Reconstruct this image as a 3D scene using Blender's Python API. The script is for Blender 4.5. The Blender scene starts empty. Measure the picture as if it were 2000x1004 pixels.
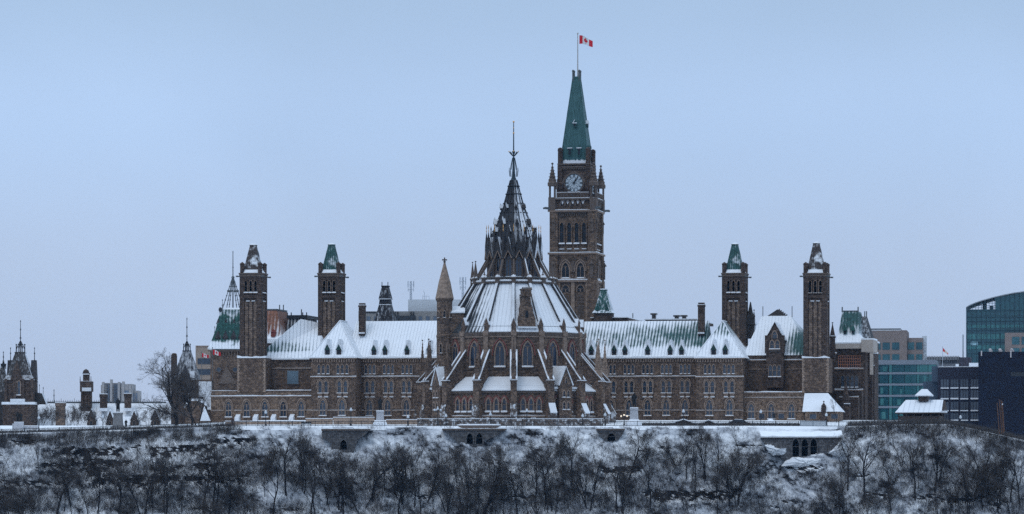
import bpy, bmesh, math, random
from mathutils import Vector, Matrix
R = random.Random(11)
rad = math.radians
pi = math.pi
SC = bpy.context.scene
COL = SC.collection

# ------------------------------------------------------------------ camera, sky, sun, exposure
K = 0.115/900.0            # metres per photo pixel per metre of distance
UC, VH = 1000.0, 930.0     # optical axis column and horizon row in the photo
ZC = -12.42                # the eye is 12.4 m lower than the lawn behind the terrace
cam = bpy.data.cameras.new('camera')
co = bpy.data.objects.new('camera', cam); COL.objects.link(co)
co.location = (0, 0, ZC); co.rotation_euler = (rad(90), 0, 0)
cam.sensor_width = 36; cam.lens = 36/(K*2000.0)
cam.shift_y = (VH-502)/2000.0
cam.clip_start = 1; cam.clip_end = 20000
SC.camera = co

W = bpy.data.worlds.new('World'); SC.world = W; W.use_nodes = True
nt = W.node_tree; nt.nodes.clear()
N = nt.nodes.new
sky = N('ShaderNodeTexSky'); sky.sky_type = 'NISHITA'; sky.sun_disc = False
SUN_EL, SUN_AZ = rad(62), rad(205)
sky.sun_elevation = SUN_EL; sky.sun_rotation = SUN_AZ
sky.air_density = 1.0; sky.dust_density = 2.0; sky.ozone_density = 2.0
skm = N('ShaderNodeMixRGB'); skm.blend_type = 'MULTIPLY'; skm.inputs[0].default_value = 1
skm.inputs[2].default_value = (0.1, 0.1, 0.1, 1)
tcw = N('ShaderNodeTexCoord'); sep = N('ShaderNodeSeparateXYZ')
rmp = N('ShaderNodeValToRGB'); rmp.color_ramp.interpolation = 'EASE'
E = rmp.color_ramp.elements
E[0].position = 0.0; E[0].color = (0.498, 0.585, 0.761, 1)
E[1].position = 1.0; E[1].color = (0.86, 1.08, 1.36, 1)
e = E.new(0.045); e.color = (0.488, 0.611, 0.828, 1)
e = E.new(0.09); e.color = (0.477, 0.648, 0.926, 1)
e = E.new(0.125); e.color = (0.413, 0.570, 0.802, 1)
e = E.new(0.3); e.color = (0.50, 0.68, 0.94, 1)
cln = N('ShaderNodeTexNoise'); cln.inputs['Scale'].default_value = 7; cln.inputs['Detail'].default_value = 5; cln.inputs['Distortion'].default_value = .6
clm = N('ShaderNodeMapRange'); clm.inputs['From Min'].default_value = 0.3; clm.inputs['From Max'].default_value = 0.7
clm.inputs['To Min'].default_value = 0.94; clm.inputs['To Max'].default_value = 1.045
clx = N('ShaderNodeMixRGB'); clx.blend_type = 'MULTIPLY'; clx.inputs[0].default_value = 1
mixw = N('ShaderNodeMixRGB'); mixw.inputs[0].default_value = 0.93
bg = N('ShaderNodeBackground'); bg.inputs[1].default_value = 1.0
outw = N('ShaderNodeOutputWorld')
L = nt.links.new
L(tcw.outputs['Generated'], sep.inputs[0]); L(sep.outputs['Z'], rmp.inputs[0])
L(tcw.outputs['Generated'], cln.inputs['Vector']); L(cln.outputs[0], clm.inputs[0])
L(rmp.outputs[0], clx.inputs[1]); L(clm.outputs[0], clx.inputs[2])
L(sky.outputs[0], skm.inputs[1]); L(skm.outputs[0], mixw.inputs[1]); L(clx.outputs[0], mixw.inputs[2])
L(mixw.outputs[0], bg.inputs[0]); L(bg.outputs[0], outw.inputs[0])

sl = bpy.data.lights.new('sun', 'SUN'); sl.energy = 0.55; sl.angle = rad(20); sl.color = (1.0, 0.97, 0.94)
so = bpy.data.objects.new('sun', sl); COL.objects.link(so)
# overcast sun, high, behind the viewer's left shoulder
sd = Vector((-math.sin(rad(38))*math.cos(SUN_EL), -math.cos(rad(38))*math.cos(SUN_EL), math.sin(SUN_EL)))
so.rotation_euler = sd.to_track_quat('Z', 'Y').to_euler()
sky.sun_rotation = math.atan2(sd.x, sd.y)
vs = SC.view_settings
vs.view_transform = 'Standard'; vs.look = 'None'; vs.exposure = 0.0; vs.gamma = 1.0; vs.use_curve_mapping = False
SC.cycles.use_denoising = False
SC.cycles.max_bounces = 6; SC.cycles.transparent_max_bounces = 6

# ------------------------------------------------------------------ photo pixel <-> place
TH = rad(11.0)                       # the long facade is turned 11 degrees to the picture plane
cT, sT = math.cos(TH), math.sin(TH)
def X(u, Y): return (u-UC)*K*Y
def Z(v, Y): return ZC+(VH-v)*K*Y
def LA(u, b):
    U = (u-UC)*K
    return (U*(900+b*cT)-b*sT)/(cT+U*sT)
def LY(a, b): return 900-a*sT+b*cT
def LZ(v, b, a=0.0): return Z(v, LY(a, b))

# ------------------------------------------------------------------ object helpers
def link(name, me, m, parent=None):
    o = bpy.data.objects.new(name, me); COL.objects.link(o)
    if parent is not None: o.parent = parent
    ms = m if isinstance(m, (list, tuple)) else [m]
    if not me.materials:
        for q in ms: me.materials.append(q)
    return o
def tag(o, label=None, cat=None, group=None, kind=None):
    if label: o['label'] = label
    if cat: o['category'] = cat
    if group: o['group'] = group
    if kind: o['kind'] = kind
    return o
def thing(name, label, cat, loc=(0, 0, 0), rz=0.0, group=None):
    o = bpy.data.objects.new(name, None); COL.objects.link(o)
    o.location = loc; o.rotation_euler = (0, 0, rz); o.empty_display_size = 0.1
    return tag(o, label, cat, group)
def copy_tree(o, parent=None, kids=None):
    c = o.copy(); COL.objects.link(c)
    if parent is not None: c.parent = parent
    for ch in list(o.children): copy_tree(ch, c)
    return c

class MB:
    def __init__(s, T=None): s.v = []; s.f = []; s.m = []; s.mi = 0; s.T = T
    def add(s, vs, fs):
        o = len(s.v)
        if s.T is not None: vs = [tuple(s.T @ Vector(p)) for p in vs]
        s.v.extend(vs); s.f.extend([[i+o for i in f] for f in fs]); s.m.extend([s.mi]*len(fs))
    def box(s, x0, x1, y0, y1, z0, z1):
        s.add([(x0,y0,z0),(x1,y0,z0),(x1,y1,z0),(x0,y1,z0),(x0,y0,z1),(x1,y0,z1),(x1,y1,z1),(x0,y1,z1)],
              [(0,3,2,1),(4,5,6,7),(0,1,5,4),(1,2,6,5),(2,3,7,6),(3,0,4,7)])
    def cbox(s, cx, cy, hx, hy, z0, z1): s.box(cx-hx, cx+hx, cy-hy, cy+hy, z0, z1)
    def prism(s, pts, y0, y1):                       # polygon in x,z pushed along y
        n = len(pts)
        s.add([(x, y0, z) for x, z in pts]+[(x, y1, z) for x, z in pts],
              [list(range(n)), list(range(2*n-1, n-1, -1))]+[(i, i+n, (i+1) % n+n, (i+1) % n) for i in range(n)])
    def prismx(s, pts, x0, x1):                      # polygon in y,z pushed along x
        n = len(pts)
        s.add([(x0, y, z) for y, z in pts]+[(x1, y, z) for y, z in pts],
              [list(range(n-1, -1, -1)), list(range(n, 2*n))]+[(i, (i+1) % n, (i+1) % n+n, i+n) for i in range(n)])
    def plate(s, pts, z0, z1):                       # polygon in x,y pushed along z
        n = len(pts)
        s.add([(x, y, z0) for x, y in pts]+[(x, y, z1) for x, y in pts],
              [list(range(n-1, -1, -1)), list(range(n, 2*n))]+[(i, (i+1) % n, (i+1) % n+n, i+n) for i in range(n)])
    def ring(s, outer, inner, y0, y1):               # band between two x,z outlines with equal counts, open at the ends joined
        n = len(outer)
        vs = [(x, y0, z) for x, z in outer]+[(x, y0, z) for x, z in inner]+[(x, y1, z) for x, z in outer]+[(x, y1, z) for x, z in inner]
        fs = []
        for i in range(n-1):
            a, b = i, i+1
            fs += [(a, b, b+n, a+n), (a+2*n, a+3*n, b+3*n, b+2*n), (a, a+2*n, b+2*n, b), (a+n, b+n, b+3*n, a+3*n)]
        fs += [(0, n, 3*n, 2*n), (n-1, 3*n-1, 4*n-1, 2*n-1)]
        s.add(vs, fs)
    def loft(s, rings, cap=True):
        n = len(rings[0]); vs = [p for r in rings for p in r]; fs = []
        for k in range(len(rings)-1):
            for i in range(n):
                j = (i+1) % n
                fs.append((k*n+i, k*n+j, (k+1)*n+j, (k+1)*n+i))
        if cap:
            fs.append(list(range(n-1, -1, -1))); fs.append([(len(rings)-1)*n+i for i in range(n)])
        s.add(vs, fs)
    def lathe(s, cx, cy, prof, n=8, rot=0.0):        # prof: (radius, z)
        s.loft([[(cx+r*math.cos(rot+2*pi*i/n), cy+r*math.sin(rot+2*pi*i/n), z) for i in range(n)] for r, z in prof])
    def rloft(s, cx, cy, prof):                      # prof: (hx, hy, z)
        s.loft([[(cx-hx, cy-hy, z), (cx+hx, cy-hy, z), (cx+hx, cy+hy, z), (cx-hx, cy+hy, z)] for hx, hy, z in prof])
    def tube(s, p0, p1, r0, r1=None, n=6):
        r1 = r0 if r1 is None else r1
        p0 = Vector(p0); p1 = Vector(p1); d = (p1-p0)
        if d.length < 1e-6: return
        d.normalize(); a = d.cross(Vector((0, 0, 1)) if abs(d.z) < .9 else Vector((1, 0, 0))).normalized(); b = d.cross(a)
        A = []; B = []
        for i in range(n):
            t = 2*pi*i/n; w = a*math.cos(t)+b*math.sin(t)
            A.append(tuple(p0+w*r0)); B.append(tuple(p1+w*r1))
        s.loft([A, B])
    def ball(s, c, r, n=8, sz=1.0):
        k = 5
        s.lathe(c[0], c[1], [(max(r*math.sin(pi*i/k), 0.004), c[2]-r*sz*math.cos(pi*i/k)) for i in range(k+1)], n)
    def build(s, name, m, parent=None, uv=True, fix=True):
        me = bpy.data.meshes.new(name)
        me.from_pydata(s.v, [], s.f); me.update()
        if fix:
            bm = bmesh.new(); bm.from_mesh(me); bmesh.ops.recalc_face_normals(bm, faces=bm.faces); bm.to_mesh(me); bm.free()
        if any(s.m): me.polygons.foreach_set('material_index', s.m)
        if uv:
            ul = me.uv_layers.new(name='uv').data
            for p in me.polygons:
                n = p.normal
                t = Vector((-n.y, n.x, 0))
                t = Vector((1, 0, 0)) if t.length < 1e-3 else t.normalized()
                bt = n.cross(t)
                for li in p.loop_indices:
                    q = me.vertices[me.loops[li].vertex_index].co
                    ul[li].uv = (q.dot(t), q.dot(bt))
        return link(name, me, m, parent)

# ------------------------------------------------------------------ materials
MATS = {}
class NT:
    def __init__(s, name):
        s.m = bpy.data.materials.new(name); s.m.use_nodes = True; s.t = s.m.node_tree
        s.b = s.t.nodes['Principled BSDF']; s.L = s.t.links.new
    def n(s, k, **kw):
        q = s.t.nodes.new('ShaderNode'+k)
        for a, v in kw.items():
            if a.startswith('i_'): q.inputs[a[2:].replace('_', ' ')].default_value = v
            else: setattr(q, a, v)
        return q
    def math(s, op, a, b=None, clamp=False):
        q = s.n('Math', operation=op, use_clamp=clamp)
        for i, v in enumerate((a, b)):
            if v is None: continue
            if hasattr(v, 'default_value'): s.L(v, q.inputs[i])
            else: q.inputs[i].default_value = v
        return q.outputs[0]
    def mix(s, f, a, b, mode='MIX'):
        q = s.n('MixRGB', blend_type=mode)
        for i, v in ((0, f), (1, a), (2, b)):
            if hasattr(v, 'default_value') and not isinstance(v, (tuple, float, int)): s.L(v, q.inputs[i])
            elif isinstance(v, (float, int)): q.inputs[i].default_value = v
            else: q.inputs[i].default_value = (*v, 1)
        return q.outputs[0]
    def noise(s, scale, detail=4, co='Object', rough=.55, vec=None):
        q = s.n('TexNoise', i_Scale=scale, i_Detail=detail, i_Roughness=rough)
        if vec is None:
            tc = s.n('TexCoord'); vec = tc.outputs[co]
        s.L(vec, q.inputs['Vector']); return q.outputs[0]
    def rng(s, x, a, b, c=0.0, d=1.0):
        q = s.n('MapRange', i_From_Min=a, i_From_Max=b, i_To_Min=c, i_To_Max=d); s.L(x, q.inputs[0]); return q.outputs[0]
    def col(s, c): s.L(c, s.b.inputs['Base Color'])
    def bump(s, h, st=.3, dist=.1):
        q = s.n('Bump', i_Strength=st, i_Distance=dist); s.L(h, q.inputs['Height']); s.L(q.outputs[0], s.b.inputs['Normal'])

def plain(name, c, rough=.8, var=.25, scale=.8, metal=0.0, spec=.3):
    t = NT(name); t.b.inputs['Roughness'].default_value = rough; t.b.inputs['Metallic'].default_value = metal
    t.b.inputs['Specular IOR Level'].default_value = spec
    f = t.noise(scale, 5)
    lo = tuple(x*(1-var) for x in c); hi = tuple(min(1, x*(1+var)) for x in c)
    t.col(t.mix(t.rng(f, .3, .7), lo, hi)); return t.m
def stone(name, c1, c2, mortar, bw=.9, bh=.38, stain=.5, snow=0.0):
    t = NT(name); t.b.inputs['Roughness'].default_value = .95; t.b.inputs['Specular IOR Level'].default_value = .15
    uv = t.n('UVMap')
    br = t.n('TexBrick', i_Scale=1.0, i_Mortar_Size=.035, i_Mortar_Smooth=.4, i_Bias=-.1, i_Brick_Width=bw, i_Row_Height=bh)
    br.inputs['Color1'].default_value = (*c1, 1); br.inputs['Color2'].default_value = (*c2, 1); br.inputs['Mortar'].default_value = (*mortar, 1)
    t.L(uv.outputs[0], br.inputs['Vector'])
    vo = t.n('TexVoronoi', i_Scale=2.4); t.L(uv.outputs[0], vo.inputs['Vector'])
    sv = t.n('SeparateColor'); t.L(vo.outputs['Color'], sv.inputs[0])
    c = t.mix(t.rng(sv.outputs[0], .2, 1, 0, .9), t.mix(.25, br.outputs[0], (.04, .032, .03)), t.mix(1.0, br.outputs[0], (1.7, 1.68, 1.66), 'MULTIPLY'))
    big = t.noise(.12, 6, rough=.7)
    c = t.mix(t.rng(big, .42, .72, 0, stain*.8), c, t.mix(1.0, c, (.32, .34, .40), 'MULTIPLY'))
    fine = t.noise(2.2, 4)
    c = t.mix(t.rng(fine, .35, .75, 0, .5), c, t.mix(1.0, c, (.5, .5, .52), 'MULTIPLY'))
    if snow > 0:
        sn = t.noise(1.1, 6, rough=.7)
        c = t.mix(t.rng(sn, .62-.2*snow, .72-.2*snow, 0, .9), c, (.75, .77, .8))
    t.col(c); t.bump(br.outputs['Fac'], .35, .05); return t.m
def snowmat(name, c=(.80, .82, .85), dirty=.1, bump=.4):
    t = NT(name); t.b.inputs['Roughness'].default_value = .75; t.b.inputs['Specular IOR Level'].default_value = .2
    f = t.noise(.6, 6); t.col(t.mix(t.rng(f, .35, .75, 0, 1), c, tuple(x*(1-dirty) for x in c)))
    t.bump(t.noise(1.3, 4), bump, .15); return t.m
def roofmat(name, metal, z0, z1, prof, period=.72, stripe=.34, nz=.8, gain=3.0, seam=.3, rough=.65, nscale=.28, xg=0.0, x0=0.0, fw=.75):
    """standing seam roof partly under snow; prof: (height fraction, amount of snow) settled by slope height"""
    t = NT(name); t.b.inputs['Roughness'].default_value = rough; t.b.inputs['Specular IOR Level'].default_value = .3
    tc = t.n('TexCoord'); sx = t.n('SeparateXYZ'); t.L(tc.outputs['Object'], sx.inputs[0])
    uv = t.n('UVMap'); su = t.n('SeparateXYZ'); t.L(uv.outputs[0], su.inputs[0])
    fr = t.math('FRACT', t.math('DIVIDE', su.outputs[0], period))
    tri = t.math('ABSOLUTE', t.math('SUBTRACT', fr, .5))          # 0 mid bay .. .5 at seam
    h = t.rng(sx.outputs[2], z0, z1)
    rp = t.n('ValToRGB'); el = rp.color_ramp.elements
    el[0].position, el[1].position = prof[0][0], prof[-1][0]
    el[0].color = (prof[0][1],)*3+(1,); el[1].color = (prof[-1][1],)*3+(1,)
    for p, a in prof[1:-1]:
        q = el.new(p); q.color = (a, a, a, 1)
    t.L(h, rp.inputs[0])
    nb = t.noise(nscale, 3, rough=.6)
    st = t.n('Mapping'); st.inputs['Scale'].default_value = (1.4, .22, 1); t.L(uv.outputs[0], st.inputs[0])
    nf = t.noise(2.0, 5, vec=st.outputs[0], rough=.65)
    a = t.math('ADD', rp.outputs[0], t.math('MULTIPLY', t.math('SUBTRACT', nb, .5), nz))
    a = t.math('ADD', a, t.math('MULTIPLY', t.math('SUBTRACT', nf, .5), fw))
    a = t.math('ADD', a, t.math('MULTIPLY', t.math('SUBTRACT', tri, .25), -stripe*2.2))
    if xg: a = t.math('ADD', a, t.math('MULTIPLY', t.math('SUBTRACT', sx.outputs[0], x0), xg))
    m = t.math('ADD', t.math('MULTIPLY', t.math('SUBTRACT', a, .5), gain), .5, True)
    mv = t.mix(t.rng(t.noise(1.5, 5), .3, .7), tuple(x*.6 for x in metal), tuple(x*1.35 for x in metal))
    mv = t.mix(t.rng(tri, .40, .47, 0, .6), mv, tuple(x*.4 for x in metal))
    sn = t.mix(t.math('MULTIPLY', t.rng(tri, .36, .46, 0, seam*1.4), t.rng(nf, .35, .65, .15, 1)), (.80, .82, .85), (.30, .35, .40))
    t.col(t.mix(m, mv, sn)); t.bump(t.rng(tri, .36, .46), .6, .06); return t.m
def windblown(name, base, d, thr=.35, soft=.25, nz=.7, up=.5):
    """dark surface with snow packed on the faces turned to direction d (settled by wind)"""
    t = NT(name); t.b.inputs['Roughness'].default_value = .7; t.b.inputs['Specular IOR Level'].default_value = .3
    g = t.n('NewGeometry'); dp = t.n('VectorMath', operation='DOT_PRODUCT'); t.L(g.outputs['Normal'], dp.inputs[0])
    dp.inputs[1].default_value = Vector(d).normalized()
    st = t.n('Mapping'); st.inputs['Scale'].default_value = (1.6, 1.6, .45); tc = t.n('TexCoord'); t.L(tc.outputs['Object'], st.inputs[0])
    nf = t.noise(1.4, 5, vec=st.outputs[0], rough=.7)
    a = t.math('ADD', dp.outputs['Value'], t.math('MULTIPLY', t.math('SUBTRACT', nf, .5), nz))
    m = t.rng(a, thr-soft, thr+soft)
    bc = t.mix(t.rng(t.noise(.9, 5), .3, .7), tuple(x*.6 for x in base), tuple(x*1.3 for x in base))
    t.col(t.mix(m, bc, (.78, .80, .84))); return t.m
def glassmat(name, c1, c2, rough=.12, spec=.6, scale=.0):
    t = NT(name); t.b.inputs['Roughness'].default_value = rough; t.b.inputs['Specular IOR Level'].default_value = spec
    oi = t.n('ObjectInfo'); f = t.noise(.45, 3)
    k = t.math('ADD', t.math('MULTIPLY', oi.outputs['Random'], .75), t.rng(f, .3, .7, -.25, .5), True)
    c = t.mix(k, c1, c2)
    if scale:
        tc = t.n('UVMap'); vo = t.n('TexVoronoi', i_Scale=scale); t.L(tc.outputs[0], vo.inputs['Vector'])
        sv = t.n('SeparateColor'); t.L(vo.outputs['Color'], sv.inputs[0])
        c = t.mix(t.rng(sv.outputs[1], .45, 1, 0, .8), c, tuple(x*2.2 for x in c2))
    t.col(c); return t.m

M = dict(
    stone=stone('brown_rubble_stone', (0.170, 0.117, 0.085), (0.109, 0.075, 0.057), (0.073, 0.056, 0.045), stain=.6),
    stone_low=stone('tan_rubble_stone', (0.237, 0.163, 0.115), (0.157, 0.107, 0.077), (0.090, 0.066, 0.051), stain=.45),
    stone_lib=stone('grey_brown_rubble_stone', (0.215, 0.148, 0.107), (0.099, 0.072, 0.057), (0.081, 0.062, 0.051), bw=.7, bh=.33, stain=.45),
    stone_tower=stone('dark_tower_stone', (0.105, 0.074, 0.059), (0.060, 0.044, 0.037), (0.044, 0.035, 0.029), bw=1.0, bh=.45, stain=.6),
    stone_panel=stone('tower_panel_stone', (0.193, 0.139, 0.105), (0.130, 0.093, 0.072), (0.072, 0.055, 0.043), bw=1.0, bh=.45, stain=.4),
    stone_peace=stone('peace_tower_stone', (0.202, 0.138, 0.098), (0.125, 0.088, 0.064), (0.076, 0.057, 0.045), bw=1.2, bh=.5, stain=.5),
    stone_light=plain('dressed_sandstone', (.29, .212, .162), .9, .4, 1.6),
    stone_grey=stone('grey_wall_stone', (.15, .145, .145), (.10, .097, .10), (.06, .06, .06), bw=.8, bh=.35, stain=.5),
    stone_dusted=stone('snow_dusted_rubble', (.16, .125, .105), (.10, .08, .07), (.08, .07, .06), bw=.6, bh=.3, stain=.4, snow=.55),
    trim=plain('window_dressing_stone', (.245, .178, .138), .9, .35, 2.0),
    trim_dark=plain('weathered_dressing_stone', (.125, .095, .078), .9, .3, 2.0),
    red=plain('red_sandstone', (.20, .075, .062), .9, .5, 2.5),
    snow=snowmat('snow'),
    snow_ledge=snowmat('ledge_snow', (.78, .80, .83), .25),
    snow_bank=snowmat('bank_snow', (.85, .87, .89), .08),
    iron=plain('black_iron', (.022, .024, .028), .6, .3, 3),
    iron_grey=plain('grey_ironwork', (.10, .11, .115), .6, .3, 3),
    bronze=plain('dark_bronze', (.010, .011, .013), .6, .4, 3),
    slate=plain('dark_slate', (.045, .04, .04), .75, .4, 1.2),
    slate_snow=windblown('slate_with_blown_snow', (.045, .04, .038), (.75, -.1, .55), .50, .2, .9),
    gable_snow=windblown('dark_gable_with_snow', (.06, .05, .045), (.6, -.1, .8), .62, .15, .5),
    spire=windblown('dark_spire_with_snow_on_one_side', (.035, .035, .04), (1, .05, .1), .22, .16, .5),
    copper=plain('green_copper', (.034, .095, .090), .65, .5, 1.5),
    copper_snow=windblown('green_copper_with_snow', (.03, .10, .085), (.3, -.3, .9), .74, .2, .9),
    copper_dark=windblown('brown_copper_with_snow', (.075, .055, .048), (.5, -.3, .8), .70, .16, 1.3),
    dormer_lead=plain('weathered_green_lead', (.020, .052, .046), .7, .4, 2),
    gold=plain('gilding', (.75, .42, .16), .4, .2, 2, .6),
    glass=glassmat('leaded_glass', (.012, .020, .034), (.055, .076, .105)),
    glass_lib=glassmat('dark_church_glass', (.008, .016, .03), (.028, .045, .075)),
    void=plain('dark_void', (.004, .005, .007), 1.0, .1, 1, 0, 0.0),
    glass_dark=glassmat('dark_opening', (.008, .011, .016), (.016, .022, .032), .4, .3),
    wood=plain('painted_wood', (.06, .045, .04), .8, .3, 2),
)
# ------------------------------------------------------------------ gothic openings
def arch(cx, w, z0, z1, h=None, n=4):
    h = min(.85*w, (z1-z0)*.6) if h is None else h
    zs = z1-h; q = []
    for i in range(n+1):
        x = -w/2*(1-i/n)
        q.append((x, zs+h*math.sqrt(max(0, w*w-(w/2-x)**2))/(.866*w)))
    return [(cx-w/2, z0)]+[(cx+x, z) for x, z in q]+[(cx-x, z) for x, z in q[-2::-1]]+[(cx+w/2, z0)]
def grow(cx, w, z0, z1, d): return arch(cx, w+2*d, z0, z1+d*1.5, min(.85*w, (z1-z0)*.6)+d*1.2)
def window(parent, cxs, y, z0, z1, w, T=None, fr=.16, proud=.24, sill=.34, hood=0.0, mull=0, frm='trim', gl='glass', snow=.16, spandrel=0.0, name='window', h=None):
    """one opening or a row of lancets sharing a sill: window (stone dressing) > pane, sill"""
    fb = MB(T); gb = MB(T); sb = MB(T)
    for cx in cxs:
        inner = arch(cx, w, z0, z1, h)
        fb.ring(grow(cx, w, z0, z1, fr) if h is None else arch(cx, w+2*fr, z0, z1+fr*1.5, h+fr*1.2), inner, y-proud, y+.04)
        gb.prism(inner, y-.035, y+.03)
        if hood: fb.ring(grow(cx, w, z0+(z1-z0)*.45, z1, fr+hood), grow(cx, w, z0+(z1-z0)*.45, z1, fr+hood*.3), y-proud-.12, y+.03)
        for k in range(mull):
            xm = cx-w/2+w*(k+1)/(mull+1); fb.box(xm-.06, xm+.06, y-.12, y-.02, z0, z1-w*.45)
        if mull:                                    # tracery head
            fb.ring(arch(cx-w/4, w/2-.04, z1-w*1.0, z1-w*.42), arch(cx-w/4, w/2-.2, z1-w*1.0, z1-w*.42-.09), y-.115, y-.02)
            fb.ring(arch(cx+w/4, w/2-.04, z1-w*1.0, z1-w*.42), arch(cx+w/4, w/2-.2, z1-w*1.0, z1-w*.42-.09), y-.115, y-.02)
        else:
            zt = z0+(z1-z0)*.55; fb.box(cx-w/2, cx+w/2, y-.10, y-.02, zt-.04, zt+.04)
    o = fb.build(name, M[frm], parent)
    gb.build('pane', M[gl], o)
    if sill:
        for cx in cxs:
            sb.mi = 0; sb.box(cx-w/2-fr, cx+w/2+fr, y-sill, y+.02, z0-.16, z0)
            if spandrel:
                sb.box(cx-w/2-.05, cx+w/2+.05, y-.10, y+.02, z0-.16-spandrel, z0-.17)
                sb.mi = 1; sb.box(cx-w/2-.1, cx+w/2+.1, y-.2, y+.02, z0-.16-spandrel-.2, z0-.17-spandrel)
            if snow:
                sb.mi = 1; sb.prismx([(y-sill-.03, z0+.005), (y+.02, z0+.005), (y+.02, z0+snow*1.3), (y-sill+.06, z0+snow)], cx-w/2-fr-.02, cx+w/2+fr+.02)
        sb.build('sill', [M[frm], M['snow_ledge']], o)
    return o
def course(parent, x0, x1, y, z, proud=.25, h=.22, snow=.14, T=None, m='trim', side=None):
    """string course with the snow that lies on it"""
    b = MB(T); b.box(x0-proud, x1+proud, y-proud, y+.03, z-h, z)
    o = b.build('string_course', M[m], parent)
    if snow:
        s = MB(T); n = max(2, int((x1-x0)/1.6)); rr = random.Random(int(x0*77+z*13))
        ps = [(x0-proud, z+snow*rr.uniform(.5, 1.3))]+[(x0-proud+(x1-x0+2*proud)*i/n, z+snow*rr.uniform(.45, 1.35)) for i in range(1, n)]+[(x1+proud, z+snow*rr.uniform(.5, 1.3))]
        s.prism([(x0-proud, z+.003)]+ps+[(x1+proud, z+.003)], y-proud-.02, y+.02)
        s.build('ledge_snow', M['snow_ledge'], o)
    return o
def cornice(parent, x0, x1, y, z0, z1, proud=.35, T=None, m='trim', step=.55):
    b = MB(T); b.box(x0-proud, x1+proud, y-proud, y+.03, z1-.3, z1)
    n = int((x1-x0)/step)
    for i in range(n):
        c = x0+(i+.5)*(x1-x0)/n; b.box(c-.13, c+.13, y-proud*.7, y+.02, z0, z1-.3)
    return b.build('cornice', M[m], parent)
def hip(x0, x1, y0, y1, ze, xa, xb, yr, zr, yr2=None):
    b = MB(); yr2 = yr if yr2 is None else yr2
    b.add([(x0,y0,ze),(x1,y0,ze),(x1,y1,ze),(x0,y1,ze),(xa,yr,zr),(xb,yr2,zr)], [(0,1,5,4),(1,2,5),(2,3,4,5),(3,0,4),(0,3,2,1)])
    return b
def pinn(b, cx, cy, hw, z0, z1, z2, n=4, cross=True, rot=pi/4):
    """pinnacle: square stem z0..z1, steep spirelet to z2 and a finial"""
    f = 1.414 if n == 4 else 1.0
    b.lathe(cx, cy, [(hw*f, z0), (hw*f, z1-.3), (hw*1.25*f, z1-.28), (hw*1.25*f, z1), (hw*1.0*f, z1+.02), (hw*.16, z2-.35)], n, rot)
    if cross:
        b.lathe(cx, cy, [(.05, z2-.4), (.05, z2-.3), (.2, z2-.2), (.2, z2-.08), (.05, z2)], 6)

# ------------------------------------------------------------------ CENTRE BLOCK (the long building)
PB = thing('parliament_building', 'long brown stone gothic building with snowy steep roofs behind the round library', 'government building', (0, 900, 0), -TH)
A0 = 0.0                                             # where along the facade heights are being read off
def zf(v, b=0.0, a=None): return LZ(v, b, A0 if a is None else a)
aL, aR = LA(606, 0), LA(1455, 0)
# core of the main range
w = MB(); w.box(LA(690, 0), LA(1365, 0), 0, 16, -3, zf(699)); w.build('wing_wall', M['stone'], PB)
# pavilions
bp = -6.0
pavs = []
for (u0, u1) in ((608.5, 694), (1360.5, 1451)):
    a0, a1 = LA(u0, bp), LA(u1, bp); A0 = (a0+a1)/2
    w = MB(); w.box(a0, a1, bp, 15.9, -3, zf(699, bp))
    for c in (a0, a1):                              # corner quoins, a little proud
        for k in range(23):
            zz = -1+k*.62; q = .28 if k % 2 else .42
            w.box(c-(.05 if c == a0 else q), c+(q if c == a0 else .05), bp-.05, bp+.3, zz, zz+.56)
    w.build('pavilion_wall', M['stone'], PB); pavs.append((a0, a1))
    cornice(PB, a0, a1, bp, zf(707, bp), zf(699, bp), .4)
    course(PB, a0, a1, bp, zf(735.5, bp)); course(PB, a0, a1, bp, zf(801, bp), .12, .2, .05)
# courses of the wings
wings = [(LA(694, 0), LA(880, 0)), (LA(1120, 0), LA(1361, 0))]
for a0, a1 in wings:
    A0 = (a0+a1)/2; cornice(PB, a0, a1, 0, zf(707), zf(699), .4); course(PB, a0, a1, 0, zf(735)); course(PB, a0, a1, 0, zf(801), .12, .2, .05)
# windows: upper row in threes, middle row in pairs, ground floor wide traceried arches
def win_rows(tops, mids, lows, b):
    global A0
    A0 = LA(sum(lows)/len(lows), b)
    for u0, u1 in tops:
        a0, a1 = LA(u0, b), LA(u1, b); wd = (a1-a0)/3
        window(PB, [a0+wd*(i+.5) for i in range(3)], b, zf(730.5, b), zf(712, b), wd*.62, fr=.13, sill=.2, snow=.12)
    for u0, u1 in mids:
        a0, a1 = LA(u0, b), LA(u1, b); wd = (a1-a0)/2
        window(PB, [a0+wd*(i+.5) for i in range(2)], b, zf(768, b), zf(744, b), wd*.56, fr=.2, hood=.2, spandrel=.55, snow=.1)
    for u in lows:
        window(PB, [LA(u, b)], b, zf(812, b), zf(781, b), 1.35, fr=.22, hood=.28, mull=1, snow=.14)
win_rows([(618.5, 645), (656, 682)], [(619.5, 643), (657, 681)], [630.7, 668], bp)
win_rows([(711, 735), (747, 771), (783, 807)], [(711.5, 734), (748, 770), (783.5, 805)], [721.5, 757.5, 794, 829], 0)
win_rows([(1182, 1204), (1217, 1240), (1253, 1277), (1290, 1314), (1326.5, 1350)], [(1183, 1204), (1217.5, 1239.5), (1253.5, 1276.5), (1290, 1313), (1327, 1349)], [1193, 1229, 1265, 1301.5, 1338], 0)
win_rows([(1373.5, 1398), (1411, 1436.5)], [(1374, 1397.5), (1412, 1436)], [1385.5, 1425], bp)
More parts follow.
